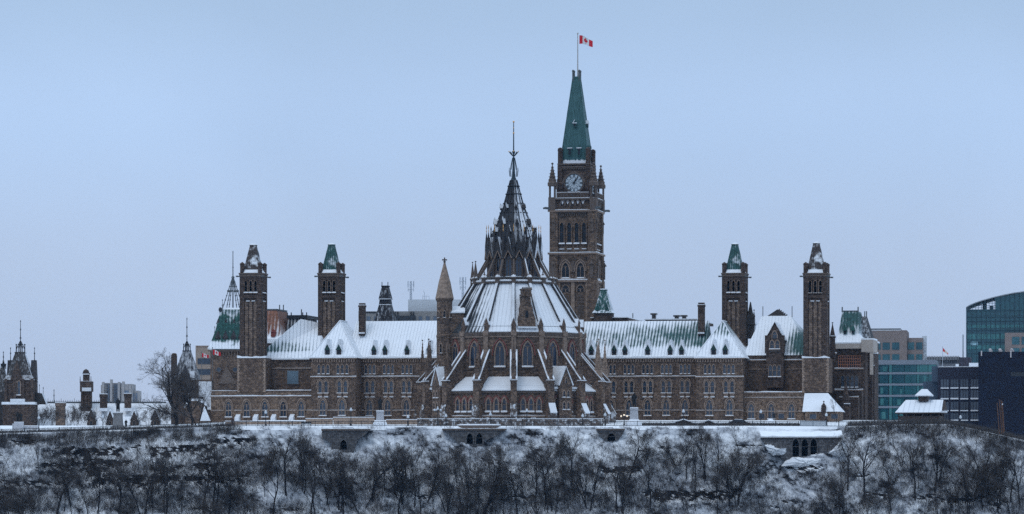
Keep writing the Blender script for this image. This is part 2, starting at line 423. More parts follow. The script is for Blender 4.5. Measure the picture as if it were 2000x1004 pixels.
# roofs of the wings
A0 = LA(755, 0); ze, zr = zf(700), zf(627, 8)
RL = roofmat('snowy_seamed_roof', (.028, .086, .082), ze, zr, [(0, 1.3), (.3, 1.02), (.5, .98), (.8, 1.0), (1, .9)], nz=1.0, stripe=.22, seam=.34)
RR = roofmat('green_streaked_roof', (.028, .084, .080), ze, zr, [(0, 1.6), (.18, 1.05), (.30, .52), (.58, .38), (.80, .62), (1, .85)], nz=.9, stripe=.40, seam=.6, gain=2.2, xg=-.012, x0=LA(1240, 4))
RP = roofmat('snowy_pavilion_roof', (.028, .086, .082), ze, zr, [(0, 1.6), (.4, 1.0), (.7, .9), (1, 1.1)], nz=.5, stripe=.3, seam=.4)
RPG = roofmat('green_pavilion_roof', (.028, .086, .082), ze, zr, [(0, 1.6), (.4, .95), (.62, .48), (.85, .42), (1, .85)], nz=.7, stripe=.36, seam=.45)
for (a0, a1, m) in ((LA(680, 0), LA(1000, 0), RL), (LA(1000, 0), LA(1375, 0), RR)):
    A0 = LA(755, 0) if m is RL else LA(1270, 0); ze, zr = zf(700), zf(627, 8); b = MB(); b.add([(a0,-.5,ze),(a1,-.5,ze),(a1,16.4,ze),(a0,16.4,ze),(a0,8,zr),(a1,8,zr)], [(0,1,5,4),(1,2,5),(2,3,4,5),(3,0,4),(0,3,2,1)])
    b.build('roof', m, PB)
for (a0, a1), m, ua in zip(pavs, (RP, RPG), (664, 1411)):
    A0 = (a0+a1)/2; zp, zt = zf(699, bp), zf(627, 2)
    am = LA(ua, 2.2); b = MB()
    b.add([(a0-.5,bp-.5,zp),(a1+.5,bp-.5,zp),(a1+.5,16.3,zp),(a0-.5,16.3,zp),(am,2.2,zt),(am,9,zt)], [(0,1,4),(1,2,5,4),(2,3,5),(3,0,4,5),(0,3,2,1)])
    o = b.build('roof', m, PB)
    r = MB(); r.tube((a0-.4, bp-.4, zp+.1), (am, 2.2, zt+.1), .14); r.tube((a1+.4, bp-.4, zp+.1), (am, 2.2, zt+.1), .14); r.tube((am, 2.2, zt+.1), (am, 9, zt+.1), .16)
    r.build('hip_roll', M['snow_ledge'], o)
# snow lip and snow fence at the eaves
for (a0, a1, bb) in [(w0, w1, 0) for w0, w1 in wings]+[(p0, p1, bp) for p0, p1 in pavs]:
    A0 = (a0+a1)/2; zz = zf(699, bb); s = MB(); n = int((a1-a0)/.9); rr = random.Random(int(a0*10))
    top = [(a0-.5+(a1-a0+1)*i/n, zz+.18+rr.uniform(0, .22)) for i in range(n+1)]
    s.prism([(a0-.5, zz-.04)]+top+[(a1+.5, zz-.04)], bb-.62, bb-.1); s.build('eave_snow', M['snow'], PB)
# dormers on the front slopes
def dormer(parent, a, yb, zb, wd, h, slope=1.0):
    """little gabled roof window; yb: roof depth at its foot"""
    b = MB(); b.mi = 1
    d = h*1.25/slope
    b.box(a-wd/2, a+wd/2, yb-.25, yb+d*.55, zb-.1, zb+h*.55)
    b.mi = 0; b.prism([(a-wd/2-.16, zb+h*.55), (a+wd/2+.16, zb+h*.55), (a, zb+h*1.3)], yb-.4, yb+d)
    o = b.build('dormer', [M['dormer_lead'], M['wood']], parent)
    g = MB(); g.box(a-wd*.33, a+wd*.33, yb-.29, yb-.2, zb+.08, zb+h*.5); g.build('pane', M['glass_dark'], o)
    s = MB()
    for q in (-1, 1):
        s.add([(a, yb-.46, zb+h*1.48), (a+q*(wd/2+.26), yb-.46, zb+h*.58), (a+q*(wd/2+.2), yb+d*.9, zb+h*.60), (a, yb+d, zb+h*1.38),
               (a, yb-.36, zb+h*1.20), (a+q*(wd/2+.06), yb-.36, zb+h*.54), (a+q*(wd/2+.06), yb+d*.9, zb+h*.54), (a, yb+d, zb+h*1.2)],
              [(0,1,2,3), (4,7,6,5), (0,4,5,1), (1,5,6,2), (2,6,7,3), (3,7,4,0)])
    s.prism([(a-wd/2-.5, zb-.15), (a+wd/2+.5, zb-.15), (a+.12, zb+h*1.95), (a-.12, zb+h*1.95)], yb-.12, yb+d+.7)
    s.build('dormer_snow', M['snow_ledge'], o)
sl_w = (zr-ze)/8.5
for u in (731.8, 753.4, 796.4, 839.6, 1156, 1200.5, 1221.7, 1266, 1310, 1332):
    A0 = LA(u, 1); zb = zf(692.5, 1); ze, zr = zf(700), zf(627, 8); dormer(PB, LA(u, 1), -.5+(zb-ze)/sl_w+.1, zb, 1.0, 1.7, sl_w)
for u in (641, 663.3, 1394.7, 1417.5):
    A0 = LA(u, bp); zb = zf(692, bp+1); dormer(PB, LA(u, bp+1), bp-.5+(zb-zf(699, bp))/((zf(627, 2)-zf(699, bp))/8.7)+.1, zb, 1.05, 1.75, 1.0)
# chimneys through the slopes
for u0, u1, v0 in ((700.5, 714, 592), (1363, 1377.5, 591)):
    a0, a1 = LA(u0, 4), LA(u1, 4); b = MB(); A0 = a0
    zt = zf(v0, 4); a1 -= .25; b.box(a0, a1, 4, 5.4, zf(655, 4), zt-.9); b.box(a0-.1, a1+.1, 3.9, 5.5, zt-.9, zt-.5); b.box(a0+.05, a1-.05, 4.05, 5.35, zt-.5, zt)
    o = b.build('chimney', M['stone_tower'], PB)
    s = MB(); s.box(a0-.1, a1+.1, 3.9, 5.5, zt-.499, zt-.38); s.build('chimney_snow', M['snow_ledge'], o); s = MB(); s.box(a0-.05, a1+.05, 3.6, 4.0, zf(650, 4)-.2, zf(650, 4)+.1)
    s.build('chimney_snow', M['snow_ledge'], o)
# east annex (left): low front block, set-back wall, hipped roof
b0 = -4.0; A0 = LA(540, 0)
w = MB(); aa0, aa1 = LA(412, b0), LA(608, b0); w.box(aa0, aa1, b0, 14, -3, zf(766, b0)); w.box(LA(466, b0), aa1, b0+.4, 14, zf(766, b0)+.002, zf(764, b0)+.3)
w.build('annex_wall', M['stone_low'], PB)
course(PB, aa0, aa1, b0, zf(773.5, b0), .2, .25, .2); course(PB, aa0, aa1, b0, zf(801, b0), .1, .2, .05, m='stone_light')
course(PB, aa0, aa1, b0+.25, zf(764, b0)+.15, .25, .2, .16)
for u in (446.6, 482, 517.6, 553.5, 588.5):
    window(PB, [LA(u, b0)], b0, zf(815, b0), zf(784, b0), 1.3, fr=.2, hood=.3, mull=1, snow=.18)
for u in (463.6, 499, 534, 569.6):
    a = LA(u, b0-.8); b = MB(); b.prismx([(b0-1.5, -2), (b0-.02, -2), (b0-.02, zf(809, b0)), (b0-1.5, zf(816, b0))], a-.5, a+.5)
    b.build('well_cover', M['snow'], PB)
b1 = 2.0
w = MB(); w.box(LA(505, b1), LA(612, b1), b1, 14.2, zf(780, b1), zf(701, b1)); w.build('upper_wall', M['stone'], PB)
course(PB, LA(518, b1), LA(608, b1), b1, zf(719, b1), .15, .18, .04)
b = MB(); b.box(LA(560, b1), LA(584.5, b1), b1-.14, b1+.02, zf(751.5, b1), zf(723, b1)); o = b.build('panel_window', M['trim_dark'], PB)
g = MB(); g.box(LA(561.5, b1), LA(583, b1), b1-.18, b1-.13, zf(750, b1), zf(724.5, b1)); g.build('pane', glassmat('grey_screen_glass', (.10, .15, .19), (.15, .21, .26), .5, .3), o)
zl, zh = zf(702, b1), zf(623, 11)
RA = roofmat('annex_snow_roof', (.028, .086, .082), zl, zh, [(0, 1.7), (.12, 1.1), (.22, .45), (.40, .62), (.58, .98), (1, 1.15)], nz=.5, stripe=.34, seam=.65, period=.8, xg=.03, x0=LA(560, 4))
b = MB(); b.add([(LA(500, b1)-.5,b1-.5,zl),(LA(622, b1),b1-.5,zl),(LA(650, b1),19,zl),(LA(500, b1)-.5,19,zl),(LA(587, 11),11,zh),(LA(632, 13),13.4,zh-1.1)], [(0,1,5,4),(1,2,5),(2,3,4,5),(3,0,4),(0,3,2,1)])
b.build('roof', RA, PB)
s = MB(); s.prism([(LA(516, b1), zl-.05)]+[(LA(516+i*6, b1), zl+.25+.2*R.random()) for i in range(16)]+[(LA(606, b1), zl-.05)], b1-.65, b1-.1); s.build('eave_snow', M['snow'], PB)
# west annex (right)
A0 = LA(1512, 0)
w = MB(); wa0, wa1 = LA(1450, b0), LA(1570, b0); w.box(wa0, wa1, b0, 14, -3, zf(768, b0)); w.build('annex_wall', M['stone_low'], PB)
course(PB, wa0, wa1, b0, zf(766, b0), .25, .25, .2); course(PB, wa0, wa1, b0, zf(776, b0), .12, .15, .05); course(PB, wa0, wa1, b0, zf(803, b0), .1, .2, .05, m='stone_light')
for u in (1467.5, 1506.5, 1546):
    window(PB, [LA(u, b0)], b0, zf(819, b0), zf(789, b0), 1.35, fr=.22, hood=.3, mull=1, snow=.18)
for u in (1488, 1526):
    a = LA(u, b0); b = MB(); b.box(a-.75, a+.75, b0-.12, b0+.02, zf(819, b0), zf(807, b0)); o = b.build('square_window', M['trim'], PB)
    g = MB(); g.box(a-.62, a+.62, b0-.15, b0-.11, zf(818, b0), zf(808, b0)); g.build('pane', M['glass'], o)
w = MB(); w.box(LA(1452, b1), LA(1575, b1), b1, 14.2, zf(785, b1), zf(693, b1)); w.build('upper_wall', M['stone'], PB)
course(PB, LA(1455, b1), LA(1568, b1), b1, zf(703, b1), .3, .25, .16); course(PB, LA(1455, b1), LA(1568, b1), b1, zf(720, b1), .1, .2, .0)
zl, zh = zf(694, b1), zf(617, 10)
RW = roofmat('west_annex_snow_roof', (.028, .086, .082), zl, zh, [(0, 1.15), (.1, .95), (.45, .95), (.6, 1.1), (1, 1.3)], nz=.5, stripe=.28, seam=.25, xg=-.13, x0=LA(1512, 5))
b = MB(); b.add([(LA(1452, b1),b1-.5,zl),(LA(1580, b1),b1-.5,zl),(LA(1600, b1),18,zl),(LA(1452, b1),18,zl),(LA(1488, 10),10,zh),(LA(1545, 10),10,zh)], [(0,1,5,4),(1,2,5),(2,3,4,5),(3,0,4),(0,3,2,1)])
b.build('roof', RW, PB)
a = LA(1517, 11); b = MB(); b.prism([(a-2.4, zh-.2), (a+2.6, zh-.2), (a+.8, zh+1.3), (a+.2, zh+1.5)], 10.5, 12.5)
for k in range(5): b.box(a+.5+.42*k, a+.75+.42*k, 10.6, 11, zh+1.2-.3*k, zh+1.6-.3*k)
b.build('roof_vent', M['gable_snow'], PB)
for u, v in ((1490, 598), (1547, 598)):
    b = MB(); b.tube((LA(u, 10), 10, zf(620, 10)), (LA(u, 10), 10, zf(v, 10)), .09); b.build('roof_pole', M['iron_grey'], PB)
# tall stone wall dormer with its gable
gA, gB = LA(1496, 0), LA(1530, 0); gm = (gA+gB)/2
b = MB(); b.box(gA, gB, .2, 8, zf(757, 0), zf(662, 0)); b.prism([(gA-.1, zf(662, 0)+.002), (gB+.1, zf(662, 0)+.002), (gm, zf(630, 0))], .2, 9)
b.box(gA-.25, gA+.35, 0, .6, zf(690, 0), zf(655, 0)); b.box(gB-.35, gB+.25, 0, .6, zf(690, 0), zf(655, 0))
o = b.build('wall_dormer', M['stone_tower'], PB)
s = MB()
for q in (-1, 1):
    e0, e1 = gm, gm+q*(gB-gA+.5)/2
    s.add([(e0, .0, zf(628.5, 0)), (e1, .0, zf(663, 0)), (e1, 9, zf(663, 0)), (e0, 9, zf(628.5, 0)), (e0, .0, zf(630, 0)-.12), (e1, .0, zf(663, 0)-.25), (e1, 9, zf(663, 0)-.25), (e0, 9, zf(630, 0)-.12)],
          [(0,1,2,3), (4,7,6,5), (0,4,5,1), (1,5,6,2), (2,6,7,3), (3,7,4,0)])
s.box(gA+.9, gB-.9, -.1, .22, zf(687, 0), zf(683, 0)); s.build('dormer_snow', M['gable_snow'], o)
window(PB, [gm-.6, gm+.6], .2, zf(682, 0), zf(665, 0), .85, fr=.18, snow=.14)
window(PB, [gm], .2, zf(661, 0), zf(647, 0), 1.0, fr=.2, sill=0)
window(PB, [gm-.95, gm, gm+.95], .2, zf(736, 0), zf(713, 0), .75, fr=.12, snow=.12)
# small hipped house at the right front
A0 = LA(1606, -11); hb = -11.0; h0, h1 = LA(1572, hb), LA(1639, hb)
w = MB(); w.box(h0, h1, hb, -3, -3, zf(804, hb)); w.build('house_wall', M['stone_low'], PB)
hp = hip(h0-.5, h1+.4, hb-.6, -2.6, zf(804, hb), LA(1572, -6), LA(1618, -6), -6.5, zf(768, -6)); hp.build('roof', M['snow'], PB)
for u in (1588, 1630):
    a = LA(u, hb); b = MB(); b.box(a-.85, a+.85, hb-.12, hb+.02, zf(819, hb), zf(808, hb)); o = b.build('square_window', M['trim'], PB)
    g = MB(); g.box(a-.72, a+.72, hb-.15, hb-.11, zf(818, hb), zf(809, hb)); g.build('pane', M['glass'], o)
a = LA(1609, hb); b = MB(); b.box(a-.5, a+.5, hb-.7, hb+.5, -1, zf(795, hb)); pinn(b, a, hb-.1, .4, zf(795, hb), zf(792, hb), zf(783, hb)); b.build('buttress', M['stone_tower'], PB)
# west end block
b2 = 16.0; A0 = LA(1665, 16)
e0, e1 = LA(1621, b2), LA(1683, b2)
w = MB(); w.box(LA(1568, b2), LA(1690, b2), b2, 36, -3, zf(672, b2))
w.box(LA(1690, b2)-.02, LA(1704, 22), 22, 35, -3, zf(690, 22)); w.box(LA(1698, 26), LA(1708, 28), 28, 37, -3, zf(668, 26))
w.build('west_wall', M['stone_tower'], PB)
w = MB(); w.box(LA(1632, 12), LA(1683, 12), 12, b2-.01, -3, zf(762, 12)); w.box(LA(1640, 8), LA(1676, 8), 8, 11.99, -3, zf(776, 8)); w.build('porch_wall', M['stone_tower'], PB)
course(PB, LA(1632, 12), LA(1684, 12), 12, zf(761, 12), .2, .25, .2); course(PB, LA(1640, 8), LA(1676, 8), 8, zf(775, 8), .15, .2, .14)
course(PB, LA(1633, b2), LA(1684, b2), b2, zf(719.5, b2), .3, .25, .16)
course(PB, LA(1570, b2), LA(1632, b2), b2, zf(690, b2), .3, .25, .3)
# lattice window
l0, l1, lz0, lz1 = LA(1638, b2), LA(1680, b2), zf(718, b2), zf(695, b2); b = MB()
for i in range(11): c = l0+(l1-l0)*i/10; b.box(c-.07, c+.07, b2-.2, b2-.03, lz0, lz1)
for i in range(5): c = lz0+(lz1-lz0)*i/4; b.box(l0, l1, b2-.18, b2-.03, c-.07, c+.07)
o = b.build('lattice_window', plain('orange_timber', (.28, .12, .07)), PB)
g = MB(); g.box(l0, l1, b2-.05, b2+.02, lz0, lz1); g.build('pane', M['glass_dark'], o)
window(PB, [LA(u, b2) for u in (1646, 1656, 1664.5, 1673)], b2, zf(757, b2), zf(733, b2), .75, fr=.15, sill=.2, frm='trim_dark')
# mansard of the end block
m0, m1 = LA(1633, b2), LA(1690, b2); zb, zt = zf(672, b2), zf(608, 20)
RG = roofmat('green_mansard', (.028, .086, .082), zb, zt, [(0, 1.7), (.2, 1.2), (.34, .50), (.6, .36), (.9, .22), (1, .4)], nz=1.0, stripe=.12, seam=.1, gain=3)
b = MB(); t0, t1 = LA(1645, 20), LA(1676, 20)
b.loft([[(m0-.4,b2-.4,zb),(m1+.4,b2-.4,zb),(m1+.4,33,zb),(m0-.4,33,zb)], [(m0+.3,b2+1.5,zb+2.2),(m1-1.6,b2+1.5,zb+2.2),(m1-1.6,32,zb+2.2),(m0+.3,32,zb+2.2)], [(t0,20,zt),(t1,20,zt),(t1,27,zt),(t0,27,zt)]])
o = b.build('roof', RG, PB)
b = MB()
for q in (t0, t1): b.tube((q, 20, zt-.2), (q, 20, zt+1.0), .16)
b.box(t0, t1, 19.9, 20.1, zt, zt+.18); b.build('cresting', M['iron_grey'], o)
for u in (1651, 1667):
    a = LA(u, 18); b = MB(); b.box(a-.35, a+.35, 17.2, 19.5, zb+2.3, zb+3.1); b.prism([(a-.5, zb+3.1), (a+.5, zb+3.1), (a, zb+4.6)], 17.0, 20); o2 = b.build('dormer', M['copper_snow'], PB)
    g = MB(); g.box(a-.22, a+.22, 17.14, 17.2, zb+2.35, zb+3.0); g.build('pane', M['glass_dark'], o2)
b = MB(); ma, mb_ = LA(1681, 24), LA(1697, 24); zb2 = zf(668, 24); zt2 = zf(618, 26)
b.loft([[(ma-1,23,zb2),(mb_+.8,23,zb2),(mb_+.8,31,zb2),(ma-1,31,zb2)], [(ma,26,zt2),(mb_-.9,26,zt2),(mb_-.9,29,zt2),(ma,29,zt2)]]); b.build('roof', windblown('dark_mansard', (.03, .028, .03), (-.2, -.5, .8), .95, .15, 1.0), PB)
b = MB()
for u in (1689, 1692.5): b.tube((LA(u, 26), 26, zt2-.2), (LA(u, 26), 26, zf(608, 26)), .13)
b.build('cresting', M['iron_grey'], PB)
hoard = plain('beige_hoarding', (.40, .345, .30), .85, .06, .6)
b = MB(); b.box(LA(1632, b2-1), LA(1683, b2-1), b2-.9, b2-.5, zf(681, b2), zf(671, b2)); b.box(LA(1682.5, b2-1), LA(1706, b2-1), b2-1.2, 24, zf(688, b2), zf(664, b2)); b.box(LA(1699, b2-1), LA(1705, b2-1), b2-1.1, b2-.3, zf(732, b2), zf(688, b2)-.01)
b.build('hoarding', hoard, PB)
s = MB(); s.box(LA(1632, b2), LA(1683, b2)-.05, b2-.92, b2+.5, zf(671, b2)+.004, zf(668.5, b2)); s.box(LA(1683, b2), LA(1706, b2-1), b2-1.2, 24, zf(664, b2)+.004, zf(661, b2))
s.box(LA(1700, 26)-.1, LA(1709, 28)+.2, 27.8, 37, zf(668, 26)+.004, zf(665, 26)); s.box(LA(1700, 22), LA(1711, 22), 21, 27, zf(690, 22)+.01, zf(686.5, 22))
s.build('roof_snow', M['snow'], PB)
b = MB(); pinn(b, LA(1626, 10), 10, .55, zf(700, 10), zf(657, 10), zf(629, 10)); pinn(b, LA(1652, 5), 5, .7, -2, zf(779, 5), zf(740, 5)); b.box(LA(1645, 5), LA(1660, 5), 4.2, 8, -2, zf(790, 5))
b.box(LA(1703, 24), LA(1708, 24), 24, 27.9, -2, zf(715, 24))
b.build('buttress', M['stone_tower'], PB)
s = MB()
for (u0, u1, v, bb) in ((1648, 1660, 789, 4.0), (1622, 1632, 656.5, 9.3), (1700, 1707, 714.5, 23.6)): s.box(LA(u0, bb), LA(u1, bb), bb-.1, bb+.9, zf(v, bb), zf(v, bb)+.16); s.build('ledge_snow', M['snow_ledge'], PB); s = MB()
a = LA(1466, 14); b = MB(); b.rloft(a, 14, [(1.0, 1.0, zf(660, 14)), (1.0, 1.0, zf(634, 14)), (1.25, 1.25, zf(633, 14)), (.75, .75, zf(615, 14)), (.45, .45, zf(605, 14)), (.1, .1, zf(588, 14))]); pinn(b, a+.9, 13.2, .2, zf(633, 14), zf(615, 14), zf(603, 14)); b.build('stair_turret', M['gable_snow'], PB)
# things standing up behind the ridge: flat roofs, ventilator, green cap
A0 = LA(1270, 20)
w = MB(); w.box(LA(700, 16), LA(1290, 16), 16.02, 60, -1, zf(640, 30)); w.box(LA(1290, 16)+.01, LA(1560, 16), 16.02, 30, -1, zf(690, 30)); w.box(LA(1263, 24), LA(1362, 24), 22, 50, zf(632, 30), zf(625.5, 24)); w.box(LA(1158, 24), LA(1229, 24), 22, 50, zf(632, 30), zf(621, 24))
w.build('rear_wall', M['stone_tower'], PB)
s = MB(); s.box(LA(1263, 24)-.2, LA(1362, 24), 21.8, 50, zf(625.4, 24), zf(623.4, 24)); s.box(LA(1158, 24)-.2, LA(1229, 24), 21.8, 50, zf(620.9, 24), zf(619.3, 24)); s.box(LA(1229, 24), LA(1256, 24), 22.5, 50, zf(632, 24), zf(626.5, 24)); s.build('roof_snow', M['snow'], PB)
for u, v in ((1277.5, 612), (1322, 616), (1336.5, 616)):
    a = LA(u, 26); b = MB(); b.cbox(a, 26, .45, .45, zf(626, 26), zf(v+3, 26)); b.cbox(a, 26, .75, .75, zf(v+3, 26), zf(v, 26)); b.build('roof_vent', M['gable_snow'], PB)
A0 = LA(753, 20); a = LA(753, 20); b = MB()
b.rloft(a, 20, [(2.3, 2.3, zf(634, 20)), (1.9, 1.9, zf(618, 20)), (1.3, 1.3, zf(596, 20)), (1.15, 1.15, zf(585, 20))]); b.rloft(a, 20, [(1.35, 1.35, zf(585, 20)), (1.3, 1.3, zf(582, 20)), (.75, .75, zf(561, 20)), (.85, .85, zf(560, 20)), (.85, .85, zf(558, 20))])
for q in (-.7, .7): b.tube((a+q, 19.4, zf(560, 20)), (a+q, 19.4, zf(551, 20)), .09)
o = b.build('roof_ventilator', windblown('tarred_ventilator', (.022, .021, .024), (.3, -.4, .8), .72, .15, 1.3), PB)
s = MB()
for v, hw in ((585, 1.42), (596, 1.36)): s.cbox(a, 20, hw, hw, zf(v, 20)+.003, zf(v, 20)+.16)
s.build('ledge_snow', M['snow_ledge'], o)
A0 = LA(1179, 22); a = LA(1179.5, 22); b = MB(); b.mi = 1; b.rloft(a, 22, [(2.0, 2.0, zf(627, 22)), (2.0, 2.0, zf(612.1, 22))]); b.mi = 0; b.rloft(a, 22, [(2.35, 2.35, zf(612, 22)), (1.9, 1.9, zf(606, 22)), (.7, .7, zf(568, 22)), (.75, .75, zf(566, 22))])
for q in (-1, 1): b.prism([(a+q*1.1-.5, zf(607, 22)), (a+q*1.1+.5, zf(607, 22)), (a+q*.9, zf(590, 22))], 19.8, 21)
b.build('cupola', [windblown('cupola_copper', (.022, .085, .072), (.4, -.3, .75), .62, .15, 1.5), M['stone_tower']], PB)
s = MB(); s.cbox(a, 22, .72, .72, zf(565.9, 22), zf(564, 22)); s.build('roof_snow', M['snow'], PB)
# rusty mansard and black flat-topped roof rising behind the left annex
A0 = LA(540, 28); a0, a1 = LA(505, 28), LA(551, 28); zb, zt = zf(668, 28), zf(606, 30)
RU = roofmat('rust_mansard', (.23, .10, .06), zf(668, 28), zt, [(0, 2.0), (.08, 1.4), (.2, .55), (.6, .25), (1, .12)], nz=.6, stripe=.34, seam=.1, period=.85)
b = MB(); b.loft([[(a0,27,zb),(a1+.9,27,zb),(a1+.9,44,zb),(a0,44,zb)], [(a0,28.5,zb+2),(a1-.3,28.5,zb+2),(a1-.3,42,zb+2),(a0,42,zb+2)], [(a0,30.5,zt),(a1-1.9,30.5,zt),(a1-1.9,40,zt),(a0,40,zt)]]); o = b.build('roof', RU, PB)
b = MB(); b.box(a0, a1-1.8, 30.4, 40.1, zt+.002, zt+.35)
for u in (544, 551.5): b.tube((LA(u, 30), 31, zt), (LA(u, 30), 31, zf(595, 30)), .13)
b.build('cresting', M['iron_grey'], o)
b = MB(); a = LA(532, 27); b.box(a-.5, a+.5, 27.6, 30, zb+1.2, zb+2.3); b.prism([(a-.6, zb+2.3), (a+.6, zb+2.3), (a, zb+3)], 27.5, 30); b.build('dormer', plain('rust_red', (.2, .05, .04)), PB)
s = MB(); s.box(a0, a1+.8, 26.9, 28.5, zb-.3, zb+.7); s.build('roof_snow', M['snow'], PB)
w = MB(); w.box(a0, a1+.6, 27.2, 44, 0, zb-.31); w.build('rear_wall', M['stone_tower'], PB)
A0 = LA(580, 34); a0, a1 = LA(559.5, 34), LA(598, 34); zb, zt = zf(652, 34), zf(622, 34); b = MB()
b.loft([[(a0,33,0),(a1,33,0),(a1,48,0),(a0,48,0)], [(a0,33,zb),(a1,33,zb),(a1,48,zb),(a0,48,zb)], [(a0+.4,34.5,zt),(a1-.4,34.5,zt),(a1-.4,46,zt),(a0+.4,46,zt)]]); o = b.build('roof', roofmat('black_mansard', (.022, .022, .026), zb, zt, [(0, .42), (1, .3)], period=.8, nz=.5, stripe=.3, seam=.0), PB)
b = MB(); b.box(a0, a1, 34.2, 46.3, zt+.002, zt+.8)
for u in (560.5, 568, 588, 590.5, 598): b.tube((LA(u, 34), 34.4, zt), (LA(u, 34), 34.4, zf({588: 604}.get(u, 610), 34)), .13)
b.build('cresting', M['iron'], o)
for u, v in ((1229, 615),): 
    b = MB(); b.tube((LA(1236, 26), 26, zf(626, 26)), (LA(1236, 26), 26, zf(617, 26)), .12); b.build('roof_pole', M['iron_grey'], PB)
A0 = 0.0
# link between library and the building
lk = MB(); lk.box(LA(884, -8), LA(1120, -8), -9, .02, -2, zf(615, -8)); lk.build('link_wall', M['stone_lib'], PB)
s = MB(); s.box(LA(884, -8)-.3, LA(1100, -8), -9.3, .3, zf(615, -8)+.003, zf(598, -8)); s.build('roof_snow', M['snow'], PB)

# ------------------------------------------------------------------ the four ventilation towers
def vent_tower(label, ul, ur, b, v_top, roof_mat, v_base, base=None):
    a = LA((ul+ur)/2, b); Y = LY(a, b); k = K*Y
    va = math.atan(((ul+ur)/2-UC)*K); th = TH-va
    wd = (ur-ul)*k/(math.cos(th)+math.sin(th)); h = wd/2
    x0 = (((ul+ur)/2)-UC)*k
    zb = Z(v_base, Y)
    t = thing('ventilation_tower', label, 'tower', (x0, Y, zb), -TH, 'square ventilation towers of the long building')
    z = lambda v: Z(v, Y)-zb
    i = h-.28
    w = MB()
    w.cbox(0, 0, i, i, -6, z(534))
    for sx in (-1, 1):
        for sy in (-1, 1): w.cbox(sx*(h-.55), sy*(h-.55), .55, .55, -6, z(536))
    w.cbox(0, 0, h-.02, h-.02, z(583), z(577)); w.cbox(0, 0, h-.04, h-.04, z(548), z(536))
    o = w.build('shaft', M['stone_tower'], t)
    p = MB()
    for q in range(4):
        p.T = Matrix.Rotation(q*pi/2, 4, 'Z')
        for c in (-1, 0, 1):
            xx = c*(h-.9)*.62; p.box(xx-.33, xx+.33, -i-.12, -i+.02, -4, z(590))
    p.T = None; p.build('panel', M['stone_panel'], o)
    for q in range(2):                                 # openings on the two faces in view
        T = Matrix.Rotation(q*pi/2, 4, 'Z')
        window(t, [c*(h-.7)*.6 for c in (-1, 0, 1)], -i, z(573), z(549), .56, T, fr=.2, proud=.24, sill=.34, frm='stone_panel', gl='void', snow=.22 if 'green' in label else .05, name='belfry_opening')
        s = MB(T)
        for c in (-1, 1): s.box(c*.62-.42, c*.62+.42, -h-.05, -i+.02, z(589.5), z(588))
        s.build('ledge_snow', M['snow_ledge'], t)
    c_ = MB(); c_.cbox(0, 0, h+.18, h+.18, z(536.5), z(534)); c_.cbox(0, 0, h+.08, h+.08, z(541), z(536.5))
    c_.build('cornice', M['trim_dark'], t)
    s = MB(); s.rloft(0, 0, [(h-.15, h-.15, z(534)+.003), (h-.3, h-.3, z(532)), (h-.55, h-.55, z(529.5)), (h-.8, h-.8, z(526.5))]); s.build('roof_snow', M['snow'], t)
    hb, ht = h*.72, h*.26
    r = MB(); r.rloft(0, 0, [(hb, hb, z(533)), (hb, hb, z(527.5)), (hb*.97, hb*.97, z(526)), (ht, ht, z(v_top+2.5)), (ht*1.15, ht*1.15, z(v_top+2)), (ht*1.1, ht*1.1, z(v_top+1.2))]); o = r.build('roof', roof_mat, t)
    s = MB(); s.rloft(0, 0, [(ht*1.1, ht*1.1, z(v_top+1.2)+.003), (ht, ht, z(v_top)), (ht*.5, ht*.5, z(v_top-1.6))]); s.build('roof_snow', M['snow'], t)
    for sx in (-1, 1):
        for sy in (-1, 1):
            cp = MB(); cp.lathe(sx*(h-.5), sy*(h-.5), [(.52, z(534)), (.52, z(518)), (.6, z(517.5)), (.6, z(516)), (.3, z(514)), (.06, z(512.5))], 8); cp.build('corner_post', M['stone_tower'], t)
            g = MB(Matrix.Rotation(math.atan2(sy, sx), 4, 'Z')); r0 = h*1.38
            g.box(r0-.3, r0+.62, -.16, .16, z(542), z(540)); g.box(r0+.5, r0+.95, -.2, .2, z(542.3), z(539.4)); g.build('gargoyle', M['iron_grey'], t)
    if base:
        (u0, u1, vb, bb) = base
        a0, a1 = LA(u0, bb), LA(u1, bb); inv = t.matrix_basis.inverted()
        cx, cy = (a0+a1)/2-a, bb-b
        m = MB(); m.box(a0-a, a1-a, bb-b, h+.3, z(767), z(vb)); o = m.build('base', M['stone'], t)
        c2 = MB()
        for kk in range(int(-z(767)/.42)):
            q = .3 if kk % 2 else .5
            c2.box(a0-a-.04, a0-a+q, bb-b-.04, bb-b+.3, z(767)+kk*.42, z(767)+kk*.42+.38)
        q1 = c2.build('quoins', M['stone_light'], o)
        q2 = q1.copy(); COL.objects.link(q2); q2.scale = (-1, 1, 1); q2.location = (a0-a+a1-a, 0, 0); q2.parent = o
        s = MB(); n = 6; rr = random.Random(int(ul))
        s.prism([(a0-a-.1, z(vb)+.003)]+[(a0-a-.1+(a1-a0+.2)*i/n, z(vb)+rr.uniform(.15, .6)) for i in range(n+1)]+[(a1-a+.1, z(vb)+.003)], bb-b-.1, -h+.1); s.build('ledge_snow', M['snow'], o)
    return t
gcop = roofmat('tower_green_copper', (.028, .084, .080), 8, 21, [(0, .52), (1, .34)], period=.5, nz=1.2, stripe=.16, seam=.2, nscale=.55, fw=.55)
bcop = roofmat('tower_brown_copper', (.065, .050, .045), 8, 21, [(0, .05), (.6, .1), (1, .42)], period=.5, nz=1.9, stripe=.05, seam=.1, nscale=.55, fw=.3)
vent_tower('brown capped stone tower beside the green crowned roof, leftmost of the tall four', 468, 522, 0.6, 477.5, bcop, 700, (464, 518, 700.5, -4.3))
vent_tower('green capped stone tower at the left end of the long snowy roof', 621, 674.5, 12, 476.5, gcop, 700)
